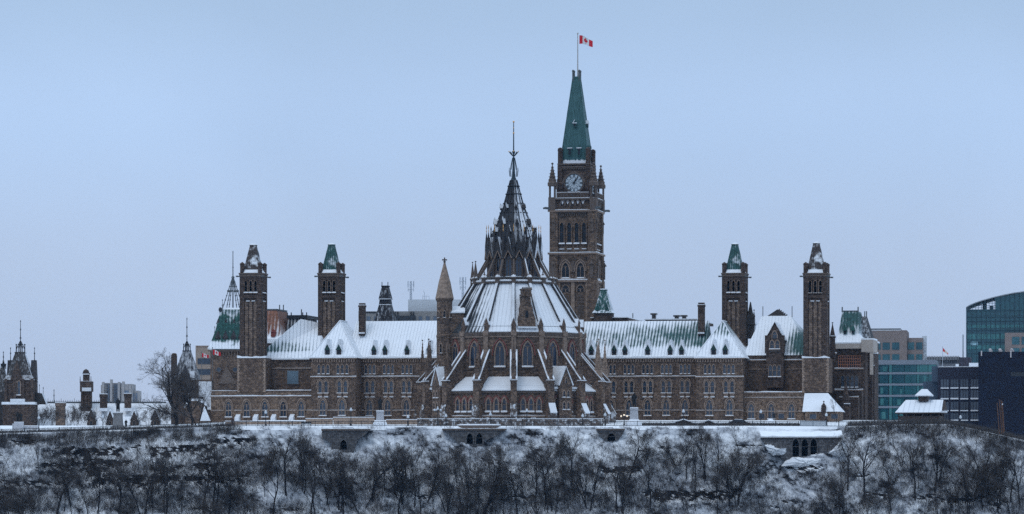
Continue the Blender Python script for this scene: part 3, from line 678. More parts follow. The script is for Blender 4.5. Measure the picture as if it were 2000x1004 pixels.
vent_tower('green capped stone tower between the green streaked roof and the gabled annex', 1410, 1461, 12, 476, gcop, 700)
vent_tower('brown capped stone tower above the small snowy hipped house', 1569, 1620.5, 0.6, 474, bcop, 700, (1567, 1618, 700.5, -4.3))
# ------------------------------------------------------------------ PEACE TOWER (clock tower behind the library)
def clock_tower():
    b = 75.0; uc = 1126.4; a = LA(uc, b); Y = LY(a, b); k = K*Y
    th = TH-math.atan((uc-UC)*K)
    W_ = 110.5*k/(math.cos(th)+math.sin(th)); h = W_/2
    t = thing('clock_tower', 'tall stone clock tower with a green pointed roof and a flagpole', 'clock tower', ((uc-UC)*k, Y, -1), -TH)
    z = lambda v: Z(v, Y)+1
    i = h-.9
    w = MB(); w.cbox(0, 0, i, i, -3, z(390))
    for sx in (-1, 1):
        for sy in (-1, 1):
            cx, cy = sx*(h-1.15), sy*(h-1.15)
            w.cbox(cx, cy, 1.15, 1.15, -3, z(548)); w.cbox(sx*(h-1.2), sy*(h-1.2), 1.05, 1.05, z(548), z(496)); w.cbox(sx*(h-1.25), sy*(h-1.25), .98, .98, z(496), z(413))
    w.build('shaft', M['stone_peace'], t)
    for q in range(4):
        T = Matrix.Rotation(q*pi/2, 4, 'Z')
        if q in (2, 3): continue
        # belfry stage
        window(t, [(-1.5+j)*1.82 for j in range(4)], -i, z(479), z(437), .95, T, fr=.22, proud=.35, sill=.5, frm='stone_peace', gl='glass_dark', snow=.3, spandrel=.9, name='belfry_opening')
        # traceried pairs under one arch each
        for c in (-1.83, 1.83):
            window(t, [c], -i, z(545.5), z(515.5), 1.75, T, fr=.3, proud=.3, sill=.3, hood=.35, mull=1, frm='trim', gl='glass_dark', snow=.2)
            window(t, [c], -i, z(572), z(559), 1.75, T, fr=.2, proud=.2, sill=0, mull=1, frm='trim', gl='glass_dark')
            p = MB(T)
            for r in range(7):
                for cc in range(5): p.box(c-.8+cc*.33, c-.8+cc*.33+.25, -i-.1, -i+.02, z(578)-r*.75-.6, z(578)-r*.75)
            p.build('stone_grille', M['trim_dark'], t)
        p = MB(T)
        for c in (-3.55, 0, 3.55): p.box(c-.42, c+.42, -i-.42, -i+.02, -2, z(549))
        p.build('pilaster', M['stone_light'], t)
        p = MB(T); p.box(-.3, .3, -i-.5, -i, z(530), z(512)); p.box(-.45, .45, -i-.4, -i, z(534), z(530)); p.build('niche', M['trim_dark'], t)
        for sx in (-1, 1):
            p = MB(T); cx = sx*(h-1.2); p.box(cx-.42, cx+.42, -h-.25, -h+.2, z(545), z(516)); pinn(p, cx, -h-.05, .4, z(518), z(517), z(508)); p.build('niche', M['trim_dark'], t); p = MB(T); p.box(cx-.38, cx+.38, -h+.1, -h+.4, z(455), z(433)); pinn(p, cx, -h+.3, .34, z(436), z(435), z(426), cross=False); p.build('niche', M['trim_dark'], t)
        course(t, -i, i, -i-.1, z(549), .5, .5, .25, T); course(t, -h+.1, h-.1, -h+.15, z(496), .25, .4, .16, T); course(t, -h+.15, h-.15, -h+.35, z(413), .3, .4, .14, T)
        cornice(t, -i+1.2, i-1.2, -i-.1, z(425), z(417), .25, T, 'trim_dark', .45)
        # scalloped corbel frieze below the balcony
        p = MB(T); s = MB(T); s.mi = 0
        for j in range(5):
            c = (j-2)*1.25
            p.ring(arch(c, 1.25, z(405), z(393), .9), arch(c, .85, z(405), z(395), .6), -i-.7, -i); s.prism([(c-.45, z(394.5)), (c+.45, z(394.5)), (c, z(402))], -i-.52, -i-.3)
        p.box(-i, i, -i-.75, -i, z(393)+.002, z(390)); o = p.build('corbel_frieze', M['trim_dark'], t); s.build('frieze_snow', M['snow_ledge'], o)
        p = MB(T)
        for j in range(22): c = -3.7+j*.352; p.box(c-.08, c+.08, -i-.72, -i-.58, z(390), z(381))
        p.box(-3.9, 3.9, -i-.76, -i-.5, z(381), z(379)); p.box(-3.9, 3.9, -i-.76, -i-.5, z(390)+.002, z(388.6)); o = p.build('balcony', M['trim_dark'], t)
        s = MB(T); s.box(-3.9, 3.9, -i-.74, -i-.5, z(379)+.003, z(378.2)); s.box(-h, h, -h+.1, -i, z(390)+.003, z(389)); s.build('ledge_snow', M['snow_ledge'], o)
    # clock stage
    hc = 75*k/(math.cos(th)+math.sin(th))/2
    w = MB(); w.cbox(0, 0, hc-.35, hc-.35, z(390), z(321.5))
    for sx in (-1, 1):
        for sy in (-1, 1): w.cbox(sx*(hc-.6), sy*(hc-.6), .6, .6, z(390), z(325))
    w.build('clock_stage', M['stone_tower'], t)
    face_w = plain('clock_dial_white', (.48, .54, .58), .6, .1, 3)
    for q in range(2):
        T = Matrix.Rotation(q*pi/2, 4, 'Z'); y = -hc+.35; zc = z(359.5); r = 17.6*k
        T2 = T @ Matrix.Translation((0, y, zc)) @ Matrix.Rotation(pi/2, 4, 'X')      # dial plane: local x right, y up, -z out... rotated
        p = MB(T2); n = 36
        p.lathe(0, 0, [(r*1.16, -.02), (r*1.16, .28), (r*1.02, .34), (r*1.0, .1), (.01, .1)], n)
        o = p.build('clock_frame', M['trim_dark'], t)
        d = MB(T2); d.lathe(0, 0, [(r*.985, .11), (r*.985, .16), (.01, .16)], n); d.build('dial', face_w, o)
        m = MB(T2)
        def bar(ang, r0, r1, wd, off=0.0, zz=.17):
            c, s = math.sin(ang), math.cos(ang); px, py = s*off, -c*off
            q4 = [(c*r0+px-s*wd, s*r0+py+c*wd), (c*r0+px+s*wd, s*r0+py-c*wd), (c*r1+px+s*wd, s*r1+py-c*wd), (c*r1+px-s*wd, s*r1+py+c*wd)]
            m.plate(q4, zz, zz+.04)
        strokes = [3, 1, 2, 3, 2, 1, 2, 3, 4, 2, 1, 2]          # strokes of XII, I, II ... XI
        for j in range(12):
            ns = strokes[j]
            for e in range(ns): bar(j*pi/6, r*.68, r*.93, .055, (e-(ns-1)/2)*.17)
        for j in range(12): bar(j*pi/6+pi/12, r*.10, r*.60, .02)
        for j in range(72):
            for rr in (.965, .62): 
                a0, a1 = j*pi/36, (j+1)*pi/36
                m.plate([(r*rr*math.sin(a0), r*rr*math.cos(a0)), (r*rr*math.sin(a1), r*rr*math.cos(a1)), (r*(rr-.03)*math.sin(a1), r*(rr-.03)*math.cos(a1)), (r*(rr-.03)*math.sin(a0), r*(rr-.03)*math.cos(a0))], .17, .2)
        m.build('numerals', M['iron'], o)
        m = MB(T2); bar(rad(34), -.3, r*.86, .085, 0, .23); m.plate([(-.2, -.2), (.2, -.2), (.2, .2), (-.2, .2)], .22, .3); m.build('clock_hand', M['iron'], o)
        m = MB(T2); bar(rad(31.5), -.2, r*.56, .14, 0, .30); m.build('clock_hand', M['iron'], o)
        s = MB(T); s.prism([(-.75*r, zc-r*.95), (-.4*r, zc-r*1.08), (.4*r, zc-r*1.08), (.75*r, zc-r*.95), (.3*r, zc-r*.98), (-.3*r, zc-r*.98)], y-.4, y-.1); s.build('ledge_snow', M['snow_ledge'], t)
        p = MB(T); p.ring(arch(0, 6.2, z(388), z(336), 3.4, 6), arch(0, 5.6, z(388), z(339), 3.1, 6), y-.3, y+.05)
        p.build('clock_arch', M['trim_dark'], t)
        cornice(t, -hc+1.0, hc-1.0, -hc+.3, z(333), z(327), .3, T, 'trim_dark', .42)
    w = MB(); w.cbox(0, 0, hc+.05, hc+.05, z(324), z(321.4)); w.build('cornice', M['trim_dark'], t)
    # corner pinnacles on the buttresses
    for sx in (-1, 1):
        for sy in (-1, 1):
            cx, cy = sx*(h-.85), sy*(h-.85); p = MB()
            p.cbox(cx, cy, .85, .85, z(413)+.01, z(388)); 
            for dx in (-.6, .6):
                for dy in (-.6, .6): p.cbox(cx+dx, cy+dy, .13, .13, z(388), z(366))
            p.lathe(cx, cy, [(1.15, z(366)), (1.2, z(360)), (.95, z(357)), (1.0, z(353)), (.8, z(352)), (.12, z(325.5)), (.12, z(324)), (.3, z(323)), (.3, z(321.5)), (.05, z(320))], 8, pi/8)
            for e in range(4):
                zz = z(351)+(z(326)-z(351))*(e+.5)/4; rr = .8*(1-(e+.5)/4)+.22; p.lathe(cx, cy, [(rr*.7, zz-.12), (rr+.12, zz), (rr*.7, zz+.12)], 8, pi/8)
            p.build('pinnacle', M['trim_dark'], t)
            g = MB(Matrix.Rotation(math.atan2(sy, sx), 4, 'Z')); r0 = (h-.2)*1.414
            g.prism([(r0-1.0, z(412.5)), (r0+1.3, z(411)), (r0+1.6, z(411.5)), (r0+1.7, z(408.5)), (r0+1.2, z(407)), (r0-.8, z(408))], -.28, .28); g.build('gargoyle', M['iron_grey'], t)
    # roof
    hb = 57*k/(math.cos(th)+math.sin(th))/2; ht = 15.5*k/(math.cos(th)+math.sin(th))/2
    rm = NT('peace_tower_copper'); rm.b.inputs['Roughness'].default_value = .6; rm.b.inputs['Specular IOR Level'].default_value = .3
    tc = rm.n('TexCoord'); mp = rm.n('Mapping'); mp.inputs['Scale'].default_value = (3.2, 3.2, .10); rm.L(tc.outputs['Object'], mp.inputs[0])
    f = rm.noise(1.2, 5, vec=mp.outputs[0], rough=.65); c = rm.mix(rm.rng(f, .3, .7), (.018, .062, .064), (.060, .145, .145))
    sz = rm.n('SeparateXYZ'); rm.L(tc.outputs['Object'], sz.inputs[0])
    sm = rm.math('ADD', rm.rng(sz.outputs[2], z(321.5), z(309), 1.25, -.15), rm.math('MULTIPLY', rm.math('SUBTRACT', f, .5), 1.2))
    rm.col(rm.mix(rm.rng(sm, .40, .55), c, (.78, .80, .84)))
    w = MB(); w.rloft(0, 0, [(hb*.98, hb*.98, z(321.4)), (hb*.97, hb*.97, z(291)), (ht+(hb-ht)*.53*1.0, ht+(hb-ht)*.53, z(221)), (ht, ht, z(155)), (ht*1.06, ht*1.06, z(154.6)), (ht*1.06, ht*1.06, z(150))])
    o = w.build('roof', rm.m, t)
    r_ = MB()
    for sx in (-1, 1):
        for sy in (-1, 1): r_.tube((sx*hb*.97, sy*hb*.97, z(291)), (sx*ht, sy*ht, z(154)), .14)
    r_.build('hip_roll', M['copper'], o)
    for sx in (-1, 1):
        for sy in (-1, 1):
            p = MB(); hx = hc-.6; p.lathe(sx*hx, sy*hx, [(.62, z(325)), (.62, z(297)), (.7, z(296)), (.6, z(292)), (.2, z(290))], 8, pi/8); p.build('corner_turret', M['stone_tower'], t)
            p = MB(); p.lathe(sx*ht*.92, sy*ht*.92, [(.22, z(160)), (.22, z(141)), (.3, z(140)), (.25, z(138)), (.05, z(136.5))], 8); p.build('roof_post', M['iron_grey'], t)
    for q in range(2):
        T = Matrix.Rotation(q*pi/2, 4, 'Z')
        for cx, v0, v1, y in ((-1.15, 306, 292, -hb*.97), (1.15, 306, 292, -hb*.97), (0, 250, 243, -(ht+(hb-ht)*.75))):
            sc = 1 if v0 > 300 else .8
            d = MB(T); d.box(cx-.48*sc, cx+.48*sc, y-.35, y+1.2, z(v0), z(v1)); d.prism([(cx-.6*sc, z(v1)+.002), (cx+.6*sc, z(v1)+.002), (cx, z(v1-7*sc))], y-.45, y+2.2); o = d.build('dormer', M['copper'], t)
            g = MB(T); g.box(cx-.3*sc, cx+.3*sc, y-.40, y-.3, z(v0)+.2, z(v1)-.1); g.build('pane', M['glass_dark'], o)
            s = MB(T); s.box(cx-.62*sc, cx+.62*sc, y-.5, y-.1, z(v1)+.004, z(v1)+.2); s.add([(cx-.62*sc, y-.47, z(v1)), (cx, y-.47, z(v1-7.5*sc)), (cx, y+2, z(v1-7.5*sc)), (cx-.62*sc, y+2, z(v1)), (cx-.62*sc, y-.47, z(v1)+.2), (cx, y-.47, z(v1-7.5*sc)+.2), (cx, y+2, z(v1-7.5*sc)+.2), (cx-.62*sc, y+2, z(v1)+.2)], [(0,1,2,3),(4,7,6,5),(0,4,5,1),(1,5,6,2),(2,6,7,3),(3,7,4,0)]) if v0 < 300 else None
            s.build('dormer_snow', M['snow_ledge'], o)
    p = MB(); px = .25; p.tube((px, 0, z(154)), (px, 0, z(66)), .17, .10, 8); p.ball((px, 0, z(65.5)), .22); p.build('flagpole', plain('weathered_white_pole', (.42, .40, .38), .6, .05), t)
    return t, Y, k
CT, CTY, ctk = clock_tower()

RED = plain('flag_red', (.62, .02, .03), .8, .08); WHITE = plain('flag_white', (.72, .72, .72), .8, .05)
def canada_flag(label, u0, v0, wpx, hpx, Y, droop=.5, rz=0.0, group='red and white maple leaf flags'):
    """cloth hung from its left edge, waving and falling away to the right"""
    k = K*Y; w, h = wpx*k*1.15, hpx*k
    t = thing('flag', label, 'flag', (X(u0, Y), Y, Z(v0+hpx, Y)), rz, group)
    nx, nz = 28, 10
    def P(s, q):                                     # s along, q up 0..1
        x = s*w*(.90-.06*math.sin(s*3)); zz = q*h*(1-.28*s)+h*.06*math.sin(s*6)-droop*h*s*s*.45+.0
        y = .16*w*math.sin(s*7.5+q*.8)*s*.55
        return (x, y, zz)
    b = MB(); vs = [P(i/nx, j/nz) for j in range(nz+1) for i in range(nx+1)]; fs = []; ms = []
    for j in range(nz):
        for i in range(nx):
            fs.append((j*(nx+1)+i, j*(nx+1)+i+1, (j+1)*(nx+1)+i+1, (j+1)*(nx+1)+i)); ms.append(0 if i < nx/4 or i >= nx*3/4 else 1)
    b.v = vs; b.f = fs; b.m = ms; o = b.build('cloth', [RED, WHITE], t, fix=False)
    leaf = [(0,-.5),(.03,-.5),(.03,-.22),(.32,-.27),(.28,-.16),(.5,.02),(.42,.06),(.46,.22),(.32,.2),(.28,.27),(.13,.12),(.18,.4),(.1,.35),(0,.52)]
    leaf = leaf+[(-x, y) for x, y in leaf[::-1]]
    lb = MB()
    for off in (-.03, .03):
        vs = []
        for x, y in leaf:
            p = P(.5+x*.5*h/w*.95*1.1, .5+y*.8); vs.append((p[0], p[1]+off, p[2]))
        c = P(.5, .5); vs.append((c[0], c[1]+off, c[2])); n = len(leaf)
        lb.add(vs, [(i, (i+1) % n, n) for i in range(n)])
    lb.build('maple_leaf', RED, t, fix=False)
    return t
canada_flag('red and white maple leaf flag flying from the clock tower pole', 1130.4+1.2, 69.0, 25.5, 17, CTY, .75)

# ------------------------------------------------------------------ LIBRARY (round, sixteen sides)
YL = 868.0; kL = K*YL; UL = 1003.2
LB = thing('library_building', 'round stone library with flying buttresses, snowy conical roof and dark lantern spire', 'library', (X(UL, YL), YL, -1.5))
def zl_(v, r=0.0): return Z(v, YL-r*kL)+1.5
PHI = lambda q: rad(22.5*q)                          # corner q, 0 faces the viewer
def bayT(phi, r):                                    # bay frame: x along the wall, y inward, origin on the wall face
    o = Vector((math.sin(phi), -math.cos(phi), 0)); tx = Vector((math.cos(phi), math.sin(phi), 0))
    m = Matrix.Identity(4)
    m.col[0][:3] = tx; m.col[1][:3] = -o; m.col[2][:3] = (0, 0, 1); m.col[3][:3] = o*r
    return m
def ring16(r, z): return [(r*math.sin(PHI(q)), -r*math.cos(PHI(q)), z) for q in range(16)]
def rings(prof, name, m, parent=LB, cap=True):
    b = MB(); b.loft([ring16(r*kL, z) for r, z in prof], cap); return b.build(name, m, parent)
RD, RA_, RP_ = 137.0, 172.0, 188.0
CA = math.cos(rad(11.25))
# lower ring (aisle) and drum
rings([(RA_, -3), (RA_, zl_(770, RA_)), (RA_, zl_(762.5, RA_))], 'aisle_wall', M['stone_lib'])
rings([(RA_+4, -3), (RA_+4, zl_(815, RA_)), (RA_+.5, zl_(812, RA_))], 'plinth', M['stone_dusted'])
sroof = snowmat('library_roof_snow', (.80, .82, .85), .08, .3)
SR = roofmat('library_seamed_snow_roof', (.04, .045, .05), 0, 100, [(0, .98), (1, .98)], period=.85, nz=.8, stripe=.34, seam=.22, gain=3, nscale=.2, xg=.075, x0=-1.0)
rings([(RA_+4, zl_(763, RA_)), (RA_+4, zl_(761, RA_)), (RD-.5, zl_(735, RD)), (RD-.5, zl_(740, RD))], 'aisle_roof', sroof)
rings([(RA_+2.5, zl_(768, RA_)), (RA_+3, zl_(763.6, RA_)), (RA_, zl_(763.6, RA_))], 'aisle_cornice', M['trim_dark'])
rings([(RD, zl_(770, RD)), (RD, zl_(655, RD))], 'drum_wall', M['stone_lib'])
rings([(RD, zl_(659, RD)), (RD+3, zl_(655, RD)), (RD+4, zl_(650, RD)), (RD+4, zl_(648.5, RD)), (RD-3, zl_(648.4, RD))], 'drum_cornice', M['trim_dark'])
# dentils under the drum cornice, bay by bay with everything else in the bay
for q in range(-5, 5):
    ph = rad(22.5*q+11.25)
    T = bayT(ph, RD*CA*kL); hw = RD*math.tan(rad(11.25))*CA*kL
    cornice(LB, -hw+.7, hw-.7, -.02, zl_(659.5, RD), zl_(655.5, RD), .25, T, 'trim', .5)
    window(LB, [0], -.05, zl_(717, RD), zl_(668, RD), 1.9, T, fr=.30, proud=.2, sill=.4, hood=0, mull=1, frm='trim', gl='glass_lib', snow=.28, h=2.3, name='drum_window')
    b = MB(T); b.ring(arch(0, 3.5, zl_(694, RD), zl_(659.5, RD), 3.4, 6), arch(0, 3.0, zl_(694, RD), zl_(662.5, RD), 3.1, 6), -.3, .02); b.build('red_arch', M['red'], LB)
    course(LB, -hw, hw, -.02, zl_(719, RD), .12, .25, 0, T, 'trim_dark')
    # aisle bay
    T = bayT(ph, RA_*CA*kL); ha = RA_*math.tan(rad(11.25))*CA*kL
    if q == -10: continue
    b = MB(T)
    for c in (-1, 0, 1):
        for lay, (d, w_) in enumerate(((.12, .28),)):
            b.ring(arch(c*1.72, 1.95, zl_(787, RA_), zl_(771.5, RA_), 1.5), arch(c*1.72, 1.45, zl_(787, RA_), zl_(774.5, RA_), 1.25), -.17, .02)
    b.build('red_arch', M['red'], LB)
    window(LB, [-1.72, 0, 1.72], -.02, zl_(805, RA_), zl_(778.5, RA_), .74, T, fr=.30, proud=.24, sill=.45, frm='trim', gl='glass_lib', snow=.3, h=1.0, name='aisle_window')
    course(LB, -ha+.6, ha-.6, -.02, zl_(789, RA_), .08, .18, 0, T, 'trim_dark'); course(LB, -ha+.6, ha-.6, -.02, zl_(811.5, RA_), .4, .3, .12, T)
    b = MB(T); b.ring(arch(0, 1.0, -.2, zl_(817, RA_), .6), arch(0, .7, -.2, zl_(818.3, RA_), .45), -.75, -.4); b.prism(arch(0, .7, -.2, zl_(818.3, RA_), .45), -.52, -.4); b.build('cellar_arch', M['glass_dark'], LB)
    # snow rails on both roofs
    b = MB(bayT(ph, 0)); sl = .9
    for rr_, vv in ((RA_-8, 754.5), (RA_-3, 758.0)):
        rr2 = rr_*CA*kL; hh = rr_*math.tan(rad(11.25))*CA*kL-1.0; zz = zl_(vv, rr_)+.12
        n = 12
        for j in range(n): x0 = -hh+2*hh*j/n; b.box(x0+.08, x0+2*hh/n*.55, -rr2-.03, -rr2+.03, zz-.1, zz+.06)
    for rr_, vv in ((RD-6, 638.5),):
        rr2 = rr_*CA*kL; hh = rr_*math.tan(rad(11.25))*CA*kL-.5; zz = zl_(vv, rr_)+.15
        b.box(-hh, hh, -rr2-.1, -rr2-.02, zz, zz+.09)
        for j in range(13): x0 = -hh+2*hh*j/12; b.box(x0-.05, x0+.05, -rr2-.1, -rr2-.02, zz-.3, zz+.1)
    b.build('snow_rail', M['iron_grey'], LB)
# gabled projections in the third bays
for q, mt in ((1, 1), (-3, 0)):
    ph = rad(22.5*q+11.25); T = bayT(ph, (RA_+3)*CA*kL); b = MB(T); hw = 1.65
    z0, z1 = zl_(750, RA_), zl_(716, RA_)
    b.prism([(-hw, -2.5), (hw, -2.5), (hw, z0), (0, z1), (-hw, z0)], -.9, 4.5); o = b.build('gabled_bay', M['stone_lib'], LB)
    s = MB(T)
    for e in (-1, 1):
        s.add([(0,-1.1,z1+.25),(e*(hw+.3),-1.1,z0-.1),(e*(hw+.3),4.8,z0-.1),(0,4.8,z1+.25),(0,-1.1,z1),(e*(hw+.1),-1.1,z0-.3),(e*(hw+.1),4.8,z0-.3),(0,4.8,z1)], [(0,1,2,3),(4,7,6,5),(0,4,5,1),(1,5,6,2),(2,6,7,3),(3,7,4,0)])
        s.box(min(e*hw, e*(hw+1.6)), max(e*hw, e*(hw+1.6)), -.5, 2, zl_(759, RA_), zl_(755, RA_))
    s.build('gable_snow', M['snow'], o)
    b = MB(T); b.lathe(0, -.9, [(.12, z1), (.12, z1+.4), (.3, z1+.55), (.25, z1+.8), (.05, z1+.95)], 6); b.build('finial', M['trim'], o)
    window(LB, [-.55, .55], -.9, zl_(776, RA_), zl_(763, RA_), .6, T, fr=.2, sill=.25); window(LB, [-.55, .55], -.9, zl_(800, RA_), zl_(785, RA_), .6, T, fr=.2, sill=.25)
    window(LB, [0], -.9, zl_(747, RA_), zl_(738, RA_), .5, T, fr=.15, sill=0)
# buttresses at the corners
for q in range(-5, 6):
    T = bayT(PHI(q), 0); k = kL
    rp = RP_*k; hw = .66
    b = MB(T)
    b.box(-hw, hw, -rp-.1, -(RA_-6)*k, -2.5, zl_(745, RP_)); b.box(-hw-.12, hw+.12, -rp-.25, -(RA_-6)*k, -2.5, zl_(797, RP_))
    b.box(-hw-.1, hw+.1, -rp-.22, -(RA_-6)*k+.1, zl_(745, RP_), zl_(742.5, RP_))
    o = b.build('buttress', M['stone_lib'], LB)
    b = MB(T)                                       # sloping foot under snow
    b.prismx([(-rp-(1.3 if q > 0 else .8), -2.5), (-rp-.24, -2.5), (-rp-.24, zl_(788, RP_)), (-rp-(1.3 if q > 0 else .8), zl_(806, RP_))], -hw-.05, hw+.05); b.build('buttress_foot', M['stone_dusted'], o)
    s = MB(T); None if q < 1 else s.prismx([(-rp-1.38, zl_(807, RP_)), (-rp-.3, zl_(789, RP_)), (-rp-.26, zl_(786.5, RP_)), (-rp-1.45, zl_(805.5, RP_))], -hw-.1, hw+.1)
    if q >= 1: s.build('foot_snow', M['snow'], o); s = MB(T)
    s.box(-hw-.16, hw+.16, -rp-.3, -rp+.9, zl_(742.5, RP_)+.003, zl_(741, RP_)); s.build('buttress_snow', M['snow'], o)
    f = MB(T)                                       # the flyer
    y0, y1 = -rp+.2, -RD*k+.1
    za, zb_ = zl_(741, RP_), zl_(684, RD)
    f.prismx([(y0, zl_(762, RP_)), (y0, za), (y1, zb_), (y1, zl_(735, RD))], -.55, .55)
    for sx in (-1, 1):
        xa, xb = sorted((sx*.46, sx*.78)); f.prismx([(y0-.1, za-.35), (y0-.1, za+.06), (y1, zb_+.06), (y1, zb_-.35)], xa, xb)
    f.build('flyer', M['stone_lib'], o)
    s = MB(T)
    for sx in (-1, 1):
        xa, xb = sorted((sx*.44, sx*.80)); s.prismx([(y0-.15, za+.07), (y0-.15, za+.26), (y1, zb_+.25), (y1, zb_+.07)], xa, xb)
    s.build('flyer_snow', M['snow'], o)
    p = MB(T); yp = -rp+1.1                          # pinnacle on the pier
    p.box(-.52, .52, yp-.65, yp+.65, zl_(742.4, RP_), zl_(718, RP_)); p.box(-.6, .6, yp-.75, yp+.75, zl_(718, RP_), zl_(715.5, RP_))
    p.T = T @ Matrix.Translation((0, yp, 0)); pinn(p, 0, 0, .34, zl_(716, RP_), zl_(699, RP_), zl_(657, RP_))
    for sx in (-1, 1):
        for sy in (-1, 1): pinn(p, sx*.36, sy*.4, .14, zl_(716, RP_), zl_(704, RP_), zl_(692, RP_), cross=False)
    for e in range(5):
        zz = zl_(697, RP_)+(zl_(662, RP_)-zl_(697, RP_))*(e+.4)/5; rr_ = .46*(1-(e+.4)/5)
        for d in range(4): p.ball((rr_*math.cos(d*pi/2+pi/4), rr_*math.sin(d*pi/2+pi/4), zz), .11, 5)
    p.build('pinnacle', M['stone_light'] if q > 2 else M['stone_lib'], o)
    w = MB(T); w.box(-.48, .48, -RD*k-.45, -RD*k+.6, zl_(745, RD), zl_(655.4, RD)); w.box(-.6, .6, -RD*k-.6, -RD*k+.6, zl_(655.4, RD)+.002, zl_(646, RD)); w.build('drum_pilaster', M['trim'], LB)
    c = MB(T); yc = -(RD-4)*k; c.prism([(-.5, zl_(648, RD)), (.5, zl_(648, RD)), (.5, zl_(633, RD)), (0, zl_(621, RD)), (-.5, zl_(633, RD))], yc-.55, yc+1.6); o = c.build('gable_cap', M['stone_lib'], LB)
    s = MB(T)
    for e in (-1, 1): s.add([(0,yc-.4,zl_(619, RD)),(e*.62,yc-.4,zl_(633, RD)),(e*.62,yc+1.7,zl_(633, RD)),(0,yc+1.7,zl_(619, RD)),(0,yc-.4,zl_(620.6, RD)),(e*.55,yc-.4,zl_(634.5, RD)),(e*.55,yc+1.7,zl_(634.5, RD)),(0,yc+1.7,zl_(620.6, RD))], [(0,1,2,3),(4,7,6,5),(0,4,5,1),(1,5,6,2),(2,6,7,3),(3,7,4,0)])
    s.build('cap_snow', M['snow'], o)
    # roof rib
    r0, r1 = (RD-2)*k, 79*k; z0, z1 = zl_(640, RD), zl_(551, 79)
    w = MB(T); w.prismx([(-r0, z0), (-r0, z0+.75), (-r1, z1+.55), (-r1, z1-.2)], -.36, .36); o = w.build('roof_rib', M['slate_snow' if q > 0 else 'slate'], LB)
    s = MB(T); s.prismx([(-r0, z0+.76), (-r0, z0+.95), (-r1, z1+.75), (-r1, z1+.56)], -.34, .2 if q < 2 else -.05); s.build('rib_snow', M['snow_ledge'], o)
# great roof
rings([(RD+2, zl_(648.2, RD)), (RD+2, zl_(646.8, RD)), (RD-5, zl_(637, RD)), (78, zl_(553, 78)), (78, zl_(550, 78))], 'main_roof', SR)
rings([(79, zl_(553.5, 79)), (82, zl_(552, 79)), (82, zl_(549.5, 79)), (70, zl_(549.4, 79))], 'roof_ring', M['trim_dark'])
rings([(82, zl_(549.3, 79)), (83, zl_(548, 79)), (80, zl_(545.5, 79)), (66, zl_(545, 79))], 'ring_snow', M['snow'])
# stone chimney dormer on the roof
T = bayT(rad(11.25), 0); k = kL; yc = -(RD-8)*k
b = MB(T); b.prism([(-1.95, zl_(640, RD)), (1.95, zl_(640, RD)), (1.85, zl_(622, RD)), (1.35, zl_(610, RD)), (1.3, zl_(602, RD)), (.85, zl_(592, RD)), (.75, zl_(578, RD)), (-.75, zl_(578, RD)), (-.85, zl_(592, RD)), (-1.3, zl_(602, RD)), (-1.35, zl_(610, RD)), (-1.85, zl_(622, RD))], yc-.2, yc+5.5)
b.box(-1.1, 1.1, yc-.4, yc+2.5, zl_(578, RD)+.002, zl_(574, RD)); b.box(-.95, .95, yc-.3, yc+2.2, zl_(574, RD), zl_(566, RD)); b.box(-1.1, 1.1, yc-.4, yc+2.4, zl_(566, RD), zl_(563, RD))
for e in range(5): b.box(-1.0+e*.44, -1.0+e*.44+.26, yc-.35, yc-.05, zl_(563, RD), zl_(560.5, RD))
o = b.build('roof_chimney', M['stone_lib'], LB)
b = MB(T); b.prism(arch(0, .6, zl_(620, RD), zl_(606, RD)), yc-.23, yc-.1); b.build('pane', M['glass_dark'], o)
s = MB(T); s.box(-2.1, 2.1, yc-1.0, yc-.21, zl_(641, RD), zl_(637.5, RD)); s.build('chimney_snow', M['snow'], o)
# lantern: dark drum with lancets, raking struts, a crown of gables, then the spire
rl = 50.0
gslate = windblown('gable_slate', (.04, .036, .036), (.8, -.2, .5), .74, .14, .9)
rings([(rl, zl_(550, rl)), (rl, zl_(494, rl))], 'lantern_wall', M['stone_tower'])
for q in range(-4, 5):
    T = bayT(PHI(q), 0); y0, y1 = -78*kL, -rl*kL
    b = MB(T); b.prismx([(y0, zl_(551, 78)), (y0, zl_(545, 78)), (y1, zl_(497, rl)), (y1, zl_(510, rl))], -.22, .22); o = b.build('lantern_strut', M['trim_dark'], LB)
    s = MB(T); s.prismx([(y0, zl_(544.9, 78)), (y0, zl_(543.3, 78)), (y1, zl_(495, rl)), (y1, zl_(496.8, rl))], -.02, .2); s.build('strut_snow', M['snow_ledge'], o) if q > 0 else None
    p = MB(T @ Matrix.Translation((0, y0-.25, 0))); pinn(p, 0, 0, .46, zl_(553, 80), zl_(541, 80), zl_(507 if abs(q) in (3, 4) else 529, 80)); o = p.build('pinnacle', M['trim_dark'], LB)
    s = MB(T @ Matrix.Translation((0, y0-.25, 0))); s.lathe(0, 0, [(.62, zl_(540.9, 80)), (.5, zl_(538.5, 80)), (.25, zl_(536, 80))], 8); s.build('pinnacle_snow', M['snow_ledge'], o)
    p = MB(T @ Matrix.Translation((0, -(rl+3)*kL, 0))); p.lathe(0, 0, [(.42, zl_(502, rl)), (.40, zl_(478, rl)), (.16, zl_(458, rl)), (.05, zl_(452, rl))], 6); o = p.build('crown_pinnacle', M['slate'], LB)
    g = MB(T @ Matrix.Translation((0, -(rl+3)*kL, 0))); g.lathe(0, 0, [(.04, zl_(452.5, rl)), (.10, zl_(449, rl)), (.035, zl_(446, rl)), (.10, zl_(443, rl)), (.02, zl_(437, rl))], 5); g.build('gilt_finial', M['gold'], o)
